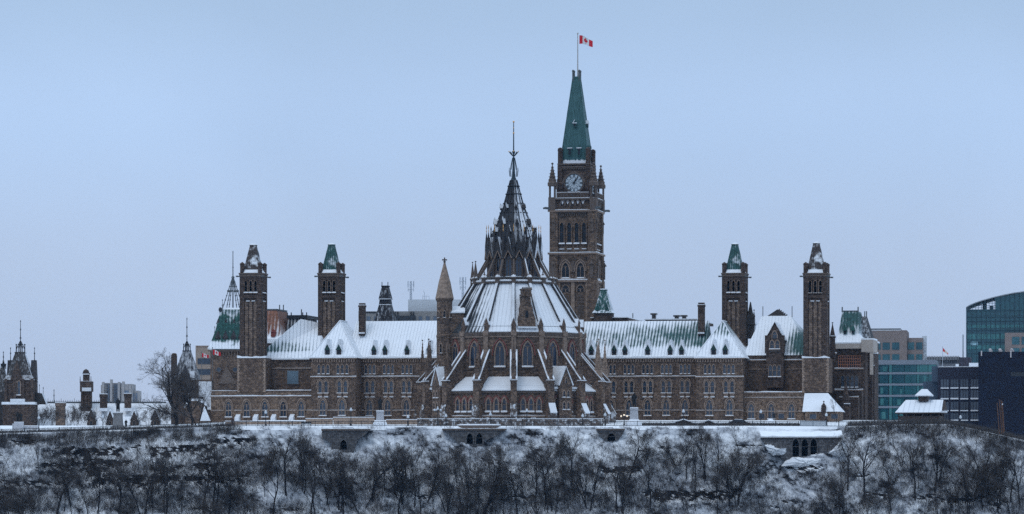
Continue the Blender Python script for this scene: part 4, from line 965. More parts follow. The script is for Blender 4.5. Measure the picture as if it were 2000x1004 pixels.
for q in range(-5, 5):
    ph = rad(22.5*q+11.25); T = bayT(ph, rl*CA*kL); hw = rl*math.tan(rad(11.25))*CA*kL
    window(LB, [0], -.05, zl_(541, rl), zl_(500, rl), 1.25, T, fr=.18, proud=.25, sill=.25, frm='trim_dark', gl='glass_lib', snow=.16, mull=1, name='lantern_window')
    b = MB(T); b.prism([(-hw-.05, zl_(503, rl)), (-hw*.8, zl_(504, rl)), (0, zl_(489, rl)), (hw*.8, zl_(504, rl)), (hw+.05, zl_(503, rl)), (0, zl_(462, rl))], -.75, 2.8); o = b.build('lantern_gable', gslate, LB)
    s = MB(T)
    for e in (-1, 1): s.add([(0,-.85,zl_(488.5, rl)),(e*hw*.8,-.85,zl_(503.8, rl)),(e*hw*.8,-.5,zl_(503.8, rl)),(0,-.5,zl_(488.5, rl)),(0,-.85,zl_(491, rl)),(e*hw*.7,-.85,zl_(505.5, rl)),(e*hw*.7,-.5,zl_(505.5, rl)),(0,-.5,zl_(491, rl))], [(0,1,2,3),(4,7,6,5),(0,4,5,1),(1,5,6,2),(2,6,7,3),(3,7,4,0)])
    s.build('gable_edge', M['trim'], o)
sp = [(49, 500), (46, 470), (39.5, 452), (28.5, 425), (18.5, 398), (11, 370), (6.5, 352)]
rings([(r, zl_(v)) for r, v in sp], 'spire', M['spire'])
for q in [i/2 for i in range(32)]:
    T = bayT(PHI(q), 0 if q == int(q) else -.15); b = MB(T)
    for (r0, v0), (r1, v1) in zip(sp, sp[1:]): b.tube((0, -r0*kL-.05, zl_(v0)), (0, -r1*kL-.05, zl_(v1)), .11 if q == int(q) else .05, .09 if q == int(q) else .05, 5)
    for j in range(9):
        f = j/9; i = min(int(f*6), 5); g = f*6-i; r = sp[i][0]+(sp[i+1][0]-sp[i][0])*g; v = sp[i][1]+(sp[i+1][1]-sp[i][1])*g; b.ball((0, -r*kL-.18, zl_(v)), .15, 5)
    b.build('spire_rib', M['iron'], LB)
for q in range(-5, 5):                               # second rank of needles between the gables
    T = bayT(rad(22.5*q+11.25), 45*kL); b = MB(T); b.lathe(0, 0, [(.26, zl_(480, 45)), (.24, zl_(466, 45)), (.3, zl_(465, 45)), (.08, zl_(447, 45)), (.16, zl_(445.5, 45)), (.02, zl_(440, 45))], 6); b.build('crown_needle', M['slate'], LB)
    for e in (-.5, .5):
        T = bayT(rad(22.5*q+11.25+e*12), 53*kL); b = MB(T); b.lathe(0, 0, [(.15, zl_(498, 53)), (.14, zl_(484, 53)), (.2, zl_(483, 53)), (.03, zl_(470, 53))], 5); b.build('crown_needle', M['slate'], LB)
for q in range(-4, 4):                               # small spire dormers
    for r, v, sc in ((36, 440, .7), (25, 408, .5)) if q % 2 == 0 else ((41, 455, .6),):
        T = bayT(rad(22.5*q+11.25), r*CA*kL); b = MB(T); b.box(-.4*sc, .4*sc, -.5*sc, 1, zl_(v+6*sc), zl_(v-2*sc)); b.prism([(-.6*sc, zl_(v-2*sc)+.002), (.6*sc, zl_(v-2*sc)+.002), (0, zl_(v-16*sc))], -.7*sc, 1.6); o = b.build('spire_dormer', M['slate'], LB)
        s = MB(T); s.add([(0,-.72*sc,zl_(v-16.5*sc)),(.65*sc,-.72*sc,zl_(v-1.5*sc)),(.65*sc,1.2,zl_(v-1.5*sc)),(0,1.4,zl_(v-16.5*sc)),(0,-.72*sc,zl_(v-14*sc)),(.5*sc,-.72*sc,zl_(v-1.2*sc)),(.5*sc,1.2,zl_(v-1.2*sc)),(0,1.4,zl_(v-14*sc))], [(0,1,2,3),(4,7,6,5),(0,4,5,1),(1,5,6,2),(2,6,7,3),(3,7,4,0)]); s.lathe(0, -.4*sc, [(.1, zl_(v-16*sc)), (.12, zl_(v-19*sc)), (.03, zl_(v-22*sc))], 5); s.build('dormer_snow', M['snow_ledge'], o)
teal = plain('verdigris_iron', (.026, .045, .055), .6, .3, 3)
b = MB(); b.lathe(0, 0, [(.72, zl_(353)), (.4, zl_(346)), (.3, zl_(334)), (.24, zl_(322)), (.16, zl_(308)), (.14, zl_(303)), (.3, zl_(298.5)), (.34, zl_(296)), (.14, zl_(294)), (.12, zl_(268)), (.08, zl_(240)), (.02, zl_(236))], 8)
for d in range(8):
    an = d*pi/4; c, s_ = math.cos(an), math.sin(an)
    b.tube((c*.8, s_*.8, zl_(345)), (c*.95, s_*.95, zl_(333)), .09, .09, 5); b.tube((c*.95, s_*.95, zl_(334)), (c*.95, s_*.95, zl_(327)), .09, .02, 5); b.tube((c*.75, s_*.75, zl_(331)), (c*.25, s_*.25, zl_(308)), .08, .06, 5)
    b.tube((c*.2, s_*.2, zl_(305)), (c*.95, s_*.95, zl_(297)), .08, .1, 5)
b.build('spire_crown', teal, LB)
g = MB()
for d in range(4):
    an = d*pi/2; g.ball((math.cos(an)*1.0, math.sin(an)*1.0, zl_(296)), .14, 6)
g.ball((0, 0, zl_(260)), .2, 6); g.ball((0, 0, zl_(250)), .14, 6); g.ball((0, 0, zl_(238)), .22, 6)
g.build('gilt_finial', M['gold'], LB)
b = MB()
for d in range(16): an = rad(22.5*d); b.tube((81*kL*math.sin(an), -81*kL*math.cos(an), zl_(541, 79)), (81*kL*math.sin(an+rad(22.5)), -81*kL*math.cos(an+rad(22.5)), zl_(541, 79)), .07, .07, 4)
for d in range(128): an = rad(360/128*d); r = 80.5*kL; b.tube((r*math.sin(an), -r*math.cos(an), zl_(546, 79)), (r*math.sin(an), -r*math.cos(an), zl_(540, 79)), .05, .05, 4)
b.build('ring_railing', M['iron_grey'], LB)
# stair turret on the left with its stone cone
tY = YL-6.5; tx = X(868.3, tY)-X(UL, YL); ty = tY-YL; kt = K*tY
zt_ = lambda v: Z(v, tY)+1.5
b = MB(); r = 15.6*kt; b.lathe(tx, ty, [(r, -2), (r, zt_(660)), (r*1.05, zt_(658)), (r*1.05, zt_(655)), (r*.97, zt_(653)), (r*.97, zt_(590)), (r*1.12, zt_(585)), (r*1.15, zt_(583)), (.2, zt_(583))], 12); o = b.build('stair_turret', M['stone_lib'], LB)
b = MB(); b.lathe(tx, ty, [(r*1.14, zt_(582.9)), (r*1.14, zt_(581.5)), (r*.98, zt_(570)), (r*.86, zt_(560)), (r*.72, zt_(549)), (r*.70, zt_(549)), (.18, zt_(513))], 12); b.build('turret_cone', M['stone_light'], o)
b = MB(); b.lathe(tx, ty, [(.16, zt_(514)), (.3, zt_(511)), (.14, zt_(509)), (.13, zt_(503))], 8)
b.box(tx-.55, tx+.55, ty-.12, ty+.12, zt_(508.8), zt_(506.3)); b.box(tx-.12, tx+.12, ty-.55, ty+.55, zt_(508.7), zt_(506.4)); b.build('finial', M['trim_dark'], o)
b = MB(); b.box(tx+.5, tx+4.2, ty-1.0, ty+5, -2, zt_(612)); o = b.build('turret_link', M['stone_lib'], LB)
s = MB(); s.prismx([(ty-1.2, zt_(611.9)), (ty+5.1, zt_(611.9)), (ty+5.1, zt_(597)), (ty+2.5, zt_(597)), (ty-1.2, zt_(609))], tx+.4, tx+4.4); s.build('roof_snow', M['snow'], o)
for an in (-50, 0, 50, 100):
    T = Matrix.Translation((tx, ty, 0)) @ bayT(rad(an), r*.95); window(LB, [0], 0, zt_(621), zt_(608), .5, T, fr=.14, sill=.2, frm='trim', gl='glass_dark', snow=.08, name='turret_window')
    T = Matrix.Translation((tx, ty, 0)) @ bayT(rad(an+25), r*.98); window(LB, [0], 0, zt_(690), zt_(672), .5, T, fr=.2, sill=.2, frm='trim', gl='glass_dark', snow=.08, name='turret_window')
# ------------------------------------------------------------------ HILL: lawn, snow bank, rocky slope, river
from mathutils import noise as MN
def fb(x, y, z=0.0, o=4):
    s = 0; a = 1; 
    for _ in range(o): s += a*MN.noise(Vector((x, y, z))); x *= 2.03; y *= 2.03; z += 7; a *= .5
    return s
YC = 838.0
CREST = [(-300, 850), (0, 846), (100, 843.5), (250, 839), (400, 834), (450, 832), (1480, 832), (1645, 833), (1750, 829), (1850, 828), (1895, 836), (1950, 848), (2000, 860), (2300, 880)]
def lerp_tab(tab, u):
    for (u0, v0), (u1, v1) in zip(tab, tab[1:]):
        if u <= u1: f = max(0, (u-u0)/(u1-u0)); return v0+(v1-v0)*f
    return tab[-1][1]
def crest_z(x): return Z(lerp_tab(CREST, UC+x/(K*YC)), YC)
LEDGES = [(10, 55, 861, 868), (105, 235, 876, 892), (150, 215, 896, 928), (165, 250, 900, 912), (170, 345, 928, 948), (285, 350, 874, 891), (350, 415, 868, 882), (400, 490, 857, 866), (285, 350, 911, 922), (300, 480, 930, 943), (375, 425, 906, 924), (60, 130, 905, 915), (0, 120, 940, 948),
          (1172, 1258, 912, 925), (1262, 1442, 958, 976), (500, 540, 885, 892), (1700, 1746, 964, 971), (1788, 1832, 968, 976), (1836, 1912, 973, 980), (1932, 1966, 982, 991), (1535, 1612, 911, 917), (1280, 1315, 873, 878), (1000, 1040, 970, 976), (810, 850, 968, 974)]
rr = random.Random(5)
for _ in range(16):
    u = rr.uniform(-60, 2060); v = rr.uniform(862, 1000); LEDGES.append((u, u+rr.uniform(14, 55), v, v+rr.uniform(2.5, 6)))
NX, DX, X0 = 560, .46, -129.0
HS = [i*.28 for i in range(84)]+[23.6+i*1.6 for i in range(1, 6)]
D = []
for i in range(NX+1):
    x = X0+i*DX; u = UC+x/(K*826); zc = crest_z(x)
    d = 0.0; debt = 0.0; row = []
    for j, h in enumerate(HS):
        z = zc-h; v = VH-(z-ZC)/(K*826)
        if j:
            dh = h-HS[j-1]
            base = 1.5 if h < (.6 if -62 < x < 68 else .2)+.6*fb(x*.12, 3.3) else .66+.30*fb(x*.06, h*.12, 2.0, 3)
            base = max(.2, base)
            inl = False
            for (u0, u1, v0, v1) in LEDGES:
                if u0-6 < u < u1+6:
                    w = fb(u*.05, v0*.1, 9.0, 3)*5
                    e = min(u-u0, u1-u)/14.0; e = max(0, min(1, e+.3))
                    w2 = fb(u*.11, v0*.1+3, 2.0, 3)*.55*(v1-v0)
                    if v0+w < v < v0+w+(v1-v0)*e+w2 and fb(u*.09, v*.13, 6.0, 2) > -.22: inl = True
            if inl: d -= .22*dh; debt += (base+.22)*dh
            else:
                pay = min(debt, .9*dh+debt*.25) if debt > 0 else 0
                d += base*dh+pay; debt -= pay
        k = min(1, h/2.0)
        row.append(d+k*(1.1*fb(x*.10, z*.10, 1.0, 3)+.45*fb(x*.55, z*.35, 4.0, 3)))
    D.append(row)
def cliff_Y(x, z):
    fi = min(max((x-X0)/DX, 0), NX-.001); i = int(fi); f = fi-i
    h = max(0, crest_z(x)-z)
    j = 0
    while j < len(HS)-2 and HS[j+1] < h: j += 1
    g = (h-HS[j])/(HS[j+1]-HS[j])
    a = D[i][j]+(D[i][j+1]-D[i][j])*g; b = D[i+1][j]+(D[i+1][j+1]-D[i+1][j])*g
    return YC-(a+(b-a)*f)
def cliff_at(u, v):
    Y = 826.0
    for _ in range(5): Y = cliff_Y(X(u, Y), Z(v, Y))
    return X(u, Y), Y, Z(v, Y)
b = MB(); nh = len(HS)
rows = []
xs = [X0+i*DX for i in range(NX+1)]
for x in xs:                                        # from the far plateau over the lawn to the crest, then down the slope
    cz = crest_z(x)
    left = max(0, min(1, (-x-55)/25))
    back = 0.0-1.2*left; right = max(0, min(1, (x-92)/12)); back -= right*max(0, -1.0-cz+.8)
    for (Y, z) in ((4000, back-3), (2500, back-2), (1300, back), (1000, back), (905, back), (885, back-.05), (862, back+(cz-back)*.55), (850, back+(cz-back)*.8), (842, cz-.05), (YC+.8, cz)): b.v.append((x, Y, z))
    i = int(round((x-X0)/DX))
    for j, h in enumerate(HS): b.v.append((x, YC-D[i][j], cz-h))
m_ = 10+nh
for i in range(NX):
    for j in range(m_-1): b.f.append((i*m_+j, (i+1)*m_+j, (i+1)*m_+j+1, i*m_+j+1))
# flanks run out sideways so that the hill does not end at the frame
for side, xo in ((0, -2500.0), (NX, 2500.0)):
    o = len(b.v)
    for j in range(m_): p = b.v[side*m_+j]; b.v.append((xo, p[1], p[2]))
    for j in range(m_-1): b.f.append((side*m_+j, side*m_+j+1, o+j+1, o+j))
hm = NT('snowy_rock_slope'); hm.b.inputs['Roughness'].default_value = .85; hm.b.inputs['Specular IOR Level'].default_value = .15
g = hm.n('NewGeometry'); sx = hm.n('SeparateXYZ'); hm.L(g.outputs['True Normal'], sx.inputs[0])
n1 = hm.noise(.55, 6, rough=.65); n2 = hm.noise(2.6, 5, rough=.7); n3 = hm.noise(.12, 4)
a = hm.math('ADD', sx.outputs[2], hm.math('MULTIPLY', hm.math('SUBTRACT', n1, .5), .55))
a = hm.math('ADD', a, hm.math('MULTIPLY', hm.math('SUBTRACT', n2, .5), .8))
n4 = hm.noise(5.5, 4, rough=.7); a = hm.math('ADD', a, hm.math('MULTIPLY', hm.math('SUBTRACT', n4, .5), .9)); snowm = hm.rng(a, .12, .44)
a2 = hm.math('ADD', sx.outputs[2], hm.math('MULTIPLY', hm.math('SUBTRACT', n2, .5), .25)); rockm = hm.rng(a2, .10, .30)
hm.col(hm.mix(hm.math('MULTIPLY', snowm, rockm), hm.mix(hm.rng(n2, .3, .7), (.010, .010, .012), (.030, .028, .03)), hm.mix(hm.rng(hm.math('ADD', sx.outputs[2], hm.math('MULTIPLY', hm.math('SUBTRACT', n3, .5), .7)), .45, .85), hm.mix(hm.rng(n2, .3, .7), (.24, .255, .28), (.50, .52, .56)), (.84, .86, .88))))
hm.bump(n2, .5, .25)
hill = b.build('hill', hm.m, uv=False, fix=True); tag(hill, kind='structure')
for p in hill.data.polygons: p.use_smooth = False
b = MB(); b.add([(-2500, 817, -34), (2500, 817, -34), (2500, -500, -34), (-2500, -500, -34)], [(0, 1, 2, 3)])
tag(b.build('river', plain('dark_river_water', (.02, .035, .05), .12, .2, .05, 0, .5), uv=False), kind='structure')

# ------------------------------------------------------------------ retaining walls with arches
WALLS = []
def arch_wall(label, outline, arches, ubase, vbase, depth=7, roof=None):
    x, Y, z = cliff_at(ubase, vbase); Y -= .3
    P = lambda u, v: (X(u, Y), Z(v, Y))
    us = [u for u, v in outline]; vt = min(v for u, v in outline); vb = max(v for u, v in outline)
    rx, rz = X(sum(us)/len(us), Y), Z(vb, Y)
    t = thing('retaining_wall', label, 'wall', (rx, Y, rz)); T = Matrix.Translation((-rx, -Y, -rz))
    w = MB(T); w.prism([P(u, v) for u, v in outline], Y, Y+depth); w.build('masonry', M['stone_grey'], t)
    u0, u1 = min(us), max(us)
    c = MB(T); c.box(X(u0, Y)-.15, X(u1, Y)+.15, Y-.2, Y+.4, Z(vt, Y)-.28, Z(vt, Y)+.06); c.build('coping', M['trim_dark'], t)
    for (uc, wpx, v0, v1) in arches:
        window(t, [X(uc, Y)], Y, Z(v1, Y), Z(v0, Y), wpx*K*Y, T, fr=.28, proud=.22, sill=0, frm='stone_grey', gl='void', name='arch_opening')
    s = MB(T)
    if roof:
        v_r, dep = roof; zt = Z(v_r, Y+dep); rr = random.Random(int(u0)); n = 14
        s.loft([[(X(u0, Y)-.3+(X(u1, Y)-X(u0, Y)+.6)*j/n, Y-.3+dep*i/4, (Z(vt, Y)+.12)+(zt-Z(vt, Y))*(i/4)+rr.uniform(0, .22)) for j in range(n+1)]+[(X(u1, Y)+.3, Y-.3+dep*i/4, Z(vt, Y)-.1), (X(u0, Y)-.3, Y-.3+dep*i/4, Z(vt, Y)-.1)] for i in range(5)])
    else:
        rr = random.Random(int(u0)); n = 16; dep = YC-Y+1
        s.loft([[(X(u0, Y)-.1+(X(u1, Y)-X(u0, Y)+.2)*j/n, Y-.15+dep*i/3, Z(vt, Y)+.07+rr.uniform(.03, .14)) for j in range(n+1)]+[(X(u1, Y)+.1, Y-.15+dep*i/3, Z(vt, Y)-.3), (X(u0, Y)-.1, Y-.15+dep*i/3, Z(vt, Y)-.3)] for i in range(4)])
    s.build('snow_cover', M['snow_bank'], t)
    return t, Y
arch_wall('dark stone retaining wall with one pointed arch below the left statue', [(629, 838.5), (722, 838.5), (713, 849), (698, 859), (691, 884), (648, 884), (646, 866), (629, 853)], [(671, 13.5, 859, 878)], 671, 880)
arch_wall('dark stone retaining wall with two pointed arches below the library', [(865, 838), (988, 838), (972, 850), (946, 861), (944, 872), (902, 872), (886, 858), (874, 846)], [(917.5, 12, 846, 867), (936, 12, 846, 867)], 927, 868)
arch_wall('small half round stone wall with a single dark arch', [(1166, 838), (1219, 838), (1217, 847), (1208, 858), (1195, 863), (1181, 861), (1170, 850)], [(1194, 15, 846, 861)], 1194, 862)
w4, w4Y = arch_wall('wide stone wall with three tall dark arches under a snowy roof', [(1489, 853.5), (1644, 853.5), (1642, 866), (1632, 880), (1622, 898), (1528, 898), (1520, 884), (1502, 876), (1492, 864)], [(1554, 12.5, 857, 891), (1571.6, 12.5, 857, 891), (1589, 12.5, 857, 891)], 1571, 893, roof=(836, 9))
# snow lumps beside and below the wide wall belong to the snow that slid off it
def lump(name, label, pts, Y, th=1.6, seed=1):
    rr = random.Random(seed); pts = [(a[0]+(b_[0]-a[0])*f+rr.uniform(-.8, .8)*(f > 0), a[1]+(b_[1]-a[1])*f+rr.uniform(-.8, .8)*(f > 0)) for a, b_ in zip(pts, pts[1:]+pts[:1]) for f in (0, .25, .5, .75)]; b = MB(); n = len(pts); cx = sum(p[0] for p in pts)/n; cz = sum(p[1] for p in pts)/n
    rx, rz = X(cx, Y), Z(cz, Y)
    rings_ = []
    for f, yy in ((1.0, th), (1.04, .35*th), (.93, 0.05), (.55, -.3), (.12, -.4)):
        rings_.append([((X(cx+(u-cx)*f, Y)-rx)+rr.uniform(-.08, .08), yy+rr.uniform(-.12, .12), Z(cz+(v-cz)*f, Y)-rz+rr.uniform(-.1, .1)) for u, v in pts])
    b.loft(rings_); o = b.build(name, M['snow_bank'], uv=False); o.location = (rx, Y, rz); o['kind'] = 'structure'
    return o
lump('snow_bank', 0, [(1528, 911), (1536, 901), (1550, 893.5), (1570, 894.5), (1590, 893.5), (1611, 897), (1616, 909), (1600, 917), (1580, 912), (1555, 913)], w4Y-.9, 2.2, 3)
lump('snow_bank', 0, [(1494, 870), (1505, 868), (1518, 876), (1530, 877), (1536, 876), (1532, 888), (1510, 890), (1502, 884)], w4Y-.6, 1.8, 4)
lump('snow_bank', 0, [(1614, 885), (1625, 880), (1634, 870), (1645, 858), (1650, 880), (1640, 893), (1625, 888)], w4Y-.5, 2.0, 5)

# ------------------------------------------------------------------ bare trees
bark = plain('dark_winter_bark', (.022, .019, .02), .9, .35, 2); twigm = plain('bare_twigs', (.078, .067, .062), .9, .3, 1.2); reedm = plain('dry_stalks', (.085, .074, .070), .95, .4, .5)
class TreeMesh:
    def __init__(s, seed): s.r = random.Random(seed); s.t = MB(); s.c = MB()
    def cone(s, b, p, q, r0, r1, n):
        if n > 3: b.tube(p, q, r0, r1, n); return
        d = q-p
        a = d.cross(Vector((s.r.uniform(-1, 1), s.r.uniform(-1, 1), .3)))
        if a.length < 1e-5: return
        a.normalize(); c = d.normalized().cross(a)
        o = len(b.v)
        for i in range(3):
            t = 2*pi*i/3; b.v.append(tuple(p+(a*math.cos(t)+c*math.sin(t))*r0))
        b.v.append(tuple(q)); b.f += [[o, o+1, o+3], [o+1, o+2, o+3], [o+2, o, o+3]]; b.m += [0, 0, 0]
    def limb(s, p, d, L, r, lv, nk, spread, up):
        R_ = s.r; ns = (5, 4, 3, 2, 1)[lv]; pts = [p]; rs = [r]
        for i in range(ns):
            d = (d+Vector((R_.gauss(0, .16), R_.gauss(0, .16), R_.gauss(0, .08)+up*.10))).normalized()
            pts.append(pts[-1]+d*(L/ns)); rs.append(r*(1-.62*(i+1)/ns))
        for i in range(ns):
            if lv >= 3: s.cone(s.c, pts[i], pts[i+1], max(rs[i]*.65, .011), .005, 3)
            else: s.cone(s.t if lv < 2 else s.c, pts[i], pts[i+1], rs[i], rs[i+1], 6 if lv < 2 else 4)
        if lv >= len(nk): return
        for k in range(nk[lv]):
            f = R_.uniform(.35 if lv else s.clear, 1.0); g = f*ns; i = min(int(g), ns-1); q = pts[i].lerp(pts[i+1], g-i)
            ax = (pts[i+1]-pts[i]).normalized()
            side = Vector((R_.gauss(0, 1), R_.gauss(0, 1), R_.gauss(0, .5))); side = (side-ax*side.dot(ax))
            if side.length < 1e-3: continue
            side.normalize(); an = R_.uniform(.45, 1.0)*spread
            nd = (ax*math.cos(an)+side*math.sin(an)+Vector((0, 0, up*.25))).normalized()
            s.limb(q, nd, L*R_.uniform(.38, .62)*(1.15-.45*f), max(.016, rs[min(i+1, ns)]*.62), lv+1, nk, spread, up)
def tree_proto(seed, H, kind):
    """unit height tree meshes: trunk with limbs, crown of twigs"""
    T_ = TreeMesh(seed); R_ = T_.r; z = Vector((0, 0, 1))
    if kind == 'tall': T_.clear = .38; T_.limb(Vector((0, 0, -.8)), z, H*.92, .019*H, 0, (11, 7, 7, 5), .9, .5)
    elif kind == 'spreading':
        T_.clear = .25; T_.limb(Vector((0, 0, -.8)), z, H*.85, .024*H, 0, (11, 8, 8, 6), 1.1, .3)
    elif kind == 'grand':
        T_.clear = .2; T_.limb(Vector((0, 0, -.8)), z, H*.8, .024*H, 0, (15, 10, 10, 9), 1.25, .35)
    elif kind == 'slender': T_.clear = .3; T_.limb(Vector((0, 0, -.8)), z, H*.95, .014*H, 0, (9, 5, 5, 4), .7, .8)
    elif kind == 'forked':
        T_.clear = .35
        for q in range(2): T_.limb(Vector((0, 0, -.8)), Vector(((q-.5)*R_.uniform(.4, .8), R_.uniform(-.15, .15), 1)).normalized(), H*.9, .015*H, 0, (8, 7, 6, 5), .8, .6)
    elif kind == 'leaning': T_.clear = .4; T_.limb(Vector((0, 0, -.8)), Vector((.38, -.1, 1)).normalized(), H*.95, .016*H, 0, (9, 6, 6, 5), .8, .5)
    elif kind == 'bushy':
        T_.clear = .2
        for q in range(7):
            an = R_.uniform(0, 2*pi); T_.limb(Vector((0, 0, -.5)), Vector((.5*math.cos(an), .5*math.sin(an), 1)).normalized(), H*R_.uniform(.6, .95), .007*H, 1, (0, 9, 8, 8), .8, .5)
    tr = T_.t.build('trunk', bark, uv=False, fix=False); cr = T_.c.build('crown', twigm, uv=False, fix=False)
    COL.objects.unlink(tr); COL.objects.unlink(cr)
    return tr.data, cr.data, H
KINDS_ = {}
for kind, n, H in (('tall', 4, 12), ('spreading', 3, 12), ('slender', 3, 9), ('forked', 3, 11), ('leaning', 2, 10), ('bushy', 4, 6), ('grand', 1, 15)):
    KINDS_[kind] = [tree_proto(100*n+7*i+len(kind), H, kind) for i in range(n)]
TREES = []
def tree(kind, u, vb, vt, Y=None, label=None, group=None, mirror=None, cat='tree', name='bare_tree'):
    if Y is None: x, Y, z = cliff_at(u, vb)
    else: x, z = X(u, Y), Z(vb, Y)
    H = (vb-vt)*K*Y
    tr, cr, H0 = R.choice(KINDS_[kind])
    t = thing(name, label, cat, (x, Y+.1, z), R.uniform(-.5, .5) if kind != 'leaning' else R.choice((0, pi))+R.uniform(-.4, .4), group); s = H/H0
    wx_ = s*R.uniform(.8, 1.05)*(1.0 if s < 1.4 else 1.4/s); t.scale = (wx_, wx_, s)
    for nm, me in (('trunk', tr), ('crown', cr)):
        o = bpy.data.objects.new(nm, me); COL.objects.link(o); o.parent = t
    TREES.append((t, kind, u, vb, H)) if label is None else None
    return t
KNOWN = [('tall', 559, 968, 845), ('leaning', 125, 998, 905), ('tall', 190, 1004, 900), ('tall', 231, 1010, 905), ('forked', 280, 1012, 890), ('slender', 296, 985, 915), ('tall', 415, 985, 862), ('tall', 445, 1012, 905), ('slender', 140, 1004, 930),
         ('spreading', 727, 976, 868), ('spreading', 938, 1012, 872), ('forked', 955, 1018, 905), ('leaning', 985, 1010, 935), ('tall', 671, 1006, 905), ('tall', 608, 1008, 900), ('slender', 640, 985, 880), ('forked', 785, 985, 880), ('bushy', 850, 958, 905),
         ('tall', 1066, 990, 866), ('forked', 1151, 998, 880), ('tall', 1116, 950, 846), ('spreading', 1225, 942, 842), ('forked', 1325, 912, 838), ('slender', 1341, 938, 848), ('forked', 1376, 940, 842), ('tall', 1400, 922, 850), ('slender', 1358, 940, 860), ('bushy', 1428, 960, 884), ('spreading', 1442, 985, 880), ('slender', 1445, 890, 832),
         ('tall', 1271, 992, 900), ('bushy', 1095, 900, 852), ('bushy', 1040, 950, 880), ('bushy', 1220, 985, 930), ('slender', 1485, 945, 880), ('tall', 1690, 978, 850), ('tall', 1788, 978, 858), ('forked', 1762, 912, 850), ('bushy', 1722, 915, 872), ('slender', 1805, 900, 840), ('leaning', 1885, 985, 900), ('spreading', 1905, 975, 905), ('tall', 1992, 992, 885), ('bushy', 1950, 925, 872), ('bushy', 1930, 960, 900), ('tall', 1655, 960, 852), ('bushy', 1640, 930, 890), ('slender', 1740, 1000, 900), ('spreading', 1950, 1000, 915), ('bushy', 575, 960, 905), ('bushy', 520, 945, 890), ('bushy', 640, 990, 945), ('bushy', 890, 930, 870), ('bushy', 690, 940, 895), ('bushy', 1478, 925, 885), ('slender', 1606, 1002, 940), ('bushy', 1625, 1000, 940)]
for q in KNOWN: tree(*q)
rt = random.Random(21)
for _ in range(140):
    u = rt.uniform(-10, 2010)
    kd = rt.choice(['tall', 'slender', 'slender', 'slender', 'tall', 'forked', 'forked', 'bushy', 'bushy', 'spreading', 'leaning'])
    vb = rt.uniform(905, 1060) if kd != 'bushy' else rt.uniform(880, 1030)
    h = {'tall': rt.uniform(75, 125), 'slender': rt.uniform(55, 95), 'forked': rt.uniform(65, 110), 'bushy': rt.uniform(32, 58), 'spreading': rt.uniform(70, 115), 'leaning': rt.uniform(55, 90)}[kd]
    if u < 490 and kd != 'slender' and vb < 985: continue
    if vb-h < 836 or any(abs(u-c) < w_ and vb-h < v_ for c, w_, v_ in ((676, 40, 884), (927, 55, 876), (1194, 26, 866), (1568, 78, 922))): continue
    tree(kd, u, vb, vb-h)
for _ in range(42):                                   # straight young trunks standing in the snow at the foot
    u = rt.uniform(0, 2000); vb = rt.uniform(975, 1012); h = rt.uniform(60, 110); k_ = rt.choice(('slender', 'tall', 'slender')); None if abs(u-1568) < 80 and vb-h < 925 else tree(k_, u, vb, vb-h)
for _ in range(30):                                   # low shrubs on the upper slope
    u = rt.uniform(455, 1990); vb = rt.uniform(856, 905); h = rt.uniform(14, 30)
    if any(abs(u-c) < w_ for c, w_ in ((676, 52), (927, 66), (1194, 32), (1568, 90))): continue
    tree('bushy', u, vb, vb-h, name='bare_shrub', cat='shrub')
ZN = [(250, 'the snowy roofed block'), (455, 'the rocky ledges'), (625, 'the east annex windows'), (725, 'the single arched wall'), (865, 'the left statue'), (990, 'the double arched wall'), (1160, 'the round library'), (1225, 'the half round wall'), (1480, 'the green streaked roof'), (1650, 'the triple arched wall'), (1860, 'the summer house'), (9999, 'the dark office block')]
ORD = 'first second third fourth fifth sixth seventh eighth ninth tenth eleventh twelfth thirteenth fourteenth fifteenth sixteenth seventeenth eighteenth nineteenth twentieth'.split()
from collections import defaultdict
cells = defaultdict(list)
for t, kd, u, vb, H in TREES:
    zn = next(z for lim, z in ZN if u < lim)
    cells[(kd, t['category'], zn)].append((u, t))
for (kd, ct, zn), L_ in cells.items():
    L_.sort(key=lambda q: q[0])
    for i, (u, t) in enumerate(L_):
        wd = {'bushy': 'bushy many stemmed'}.get(kd, kd)
        pre = f'{wd} bare {ct}' if ct == 'tree' else 'low bare bushy shrub'
        t['label'] = f'{pre} on the slope below {zn}' if len(L_) == 1 else f'{pre}, {ORD[i]} from left on the slope below {zn}'
        t['group'] = 'bare trees and shrubs on the snowy slope'
tree('grand', 344, 834, 686, 872, 'large spreading bare tree in front of the dark spired tower', 'bare trees on the lawn')
tree('grand', 374, 835, 712, 869, 'second smaller spreading bare tree right of the large one', 'bare trees on the lawn')
tree('forked', 386, 834, 756, 866, 'forked bare tree right of the large spreading bare tree', 'bare trees on the lawn')
for i, (u, v1) in enumerate(((70, 799), (84, 796), (98, 792), (134, 797), (147, 790), (158, 798), (181, 802), (205, 806), (262, 808), (290, 800), (305, 794), (322, 792), (338, 800))):
    tree('bushy', u, 836, v1, 905-i*2, f'{ORD[i]} from left of the round bare shrubs before the snowy roof', 'round bare shrubs before the snowy roof', name='bare_shrub', cat='shrub')
tree('slender', 1634, 822, 783, 868, 'thin bare sapling in front of the small snowy hipped house', 'bare trees on the lawn')

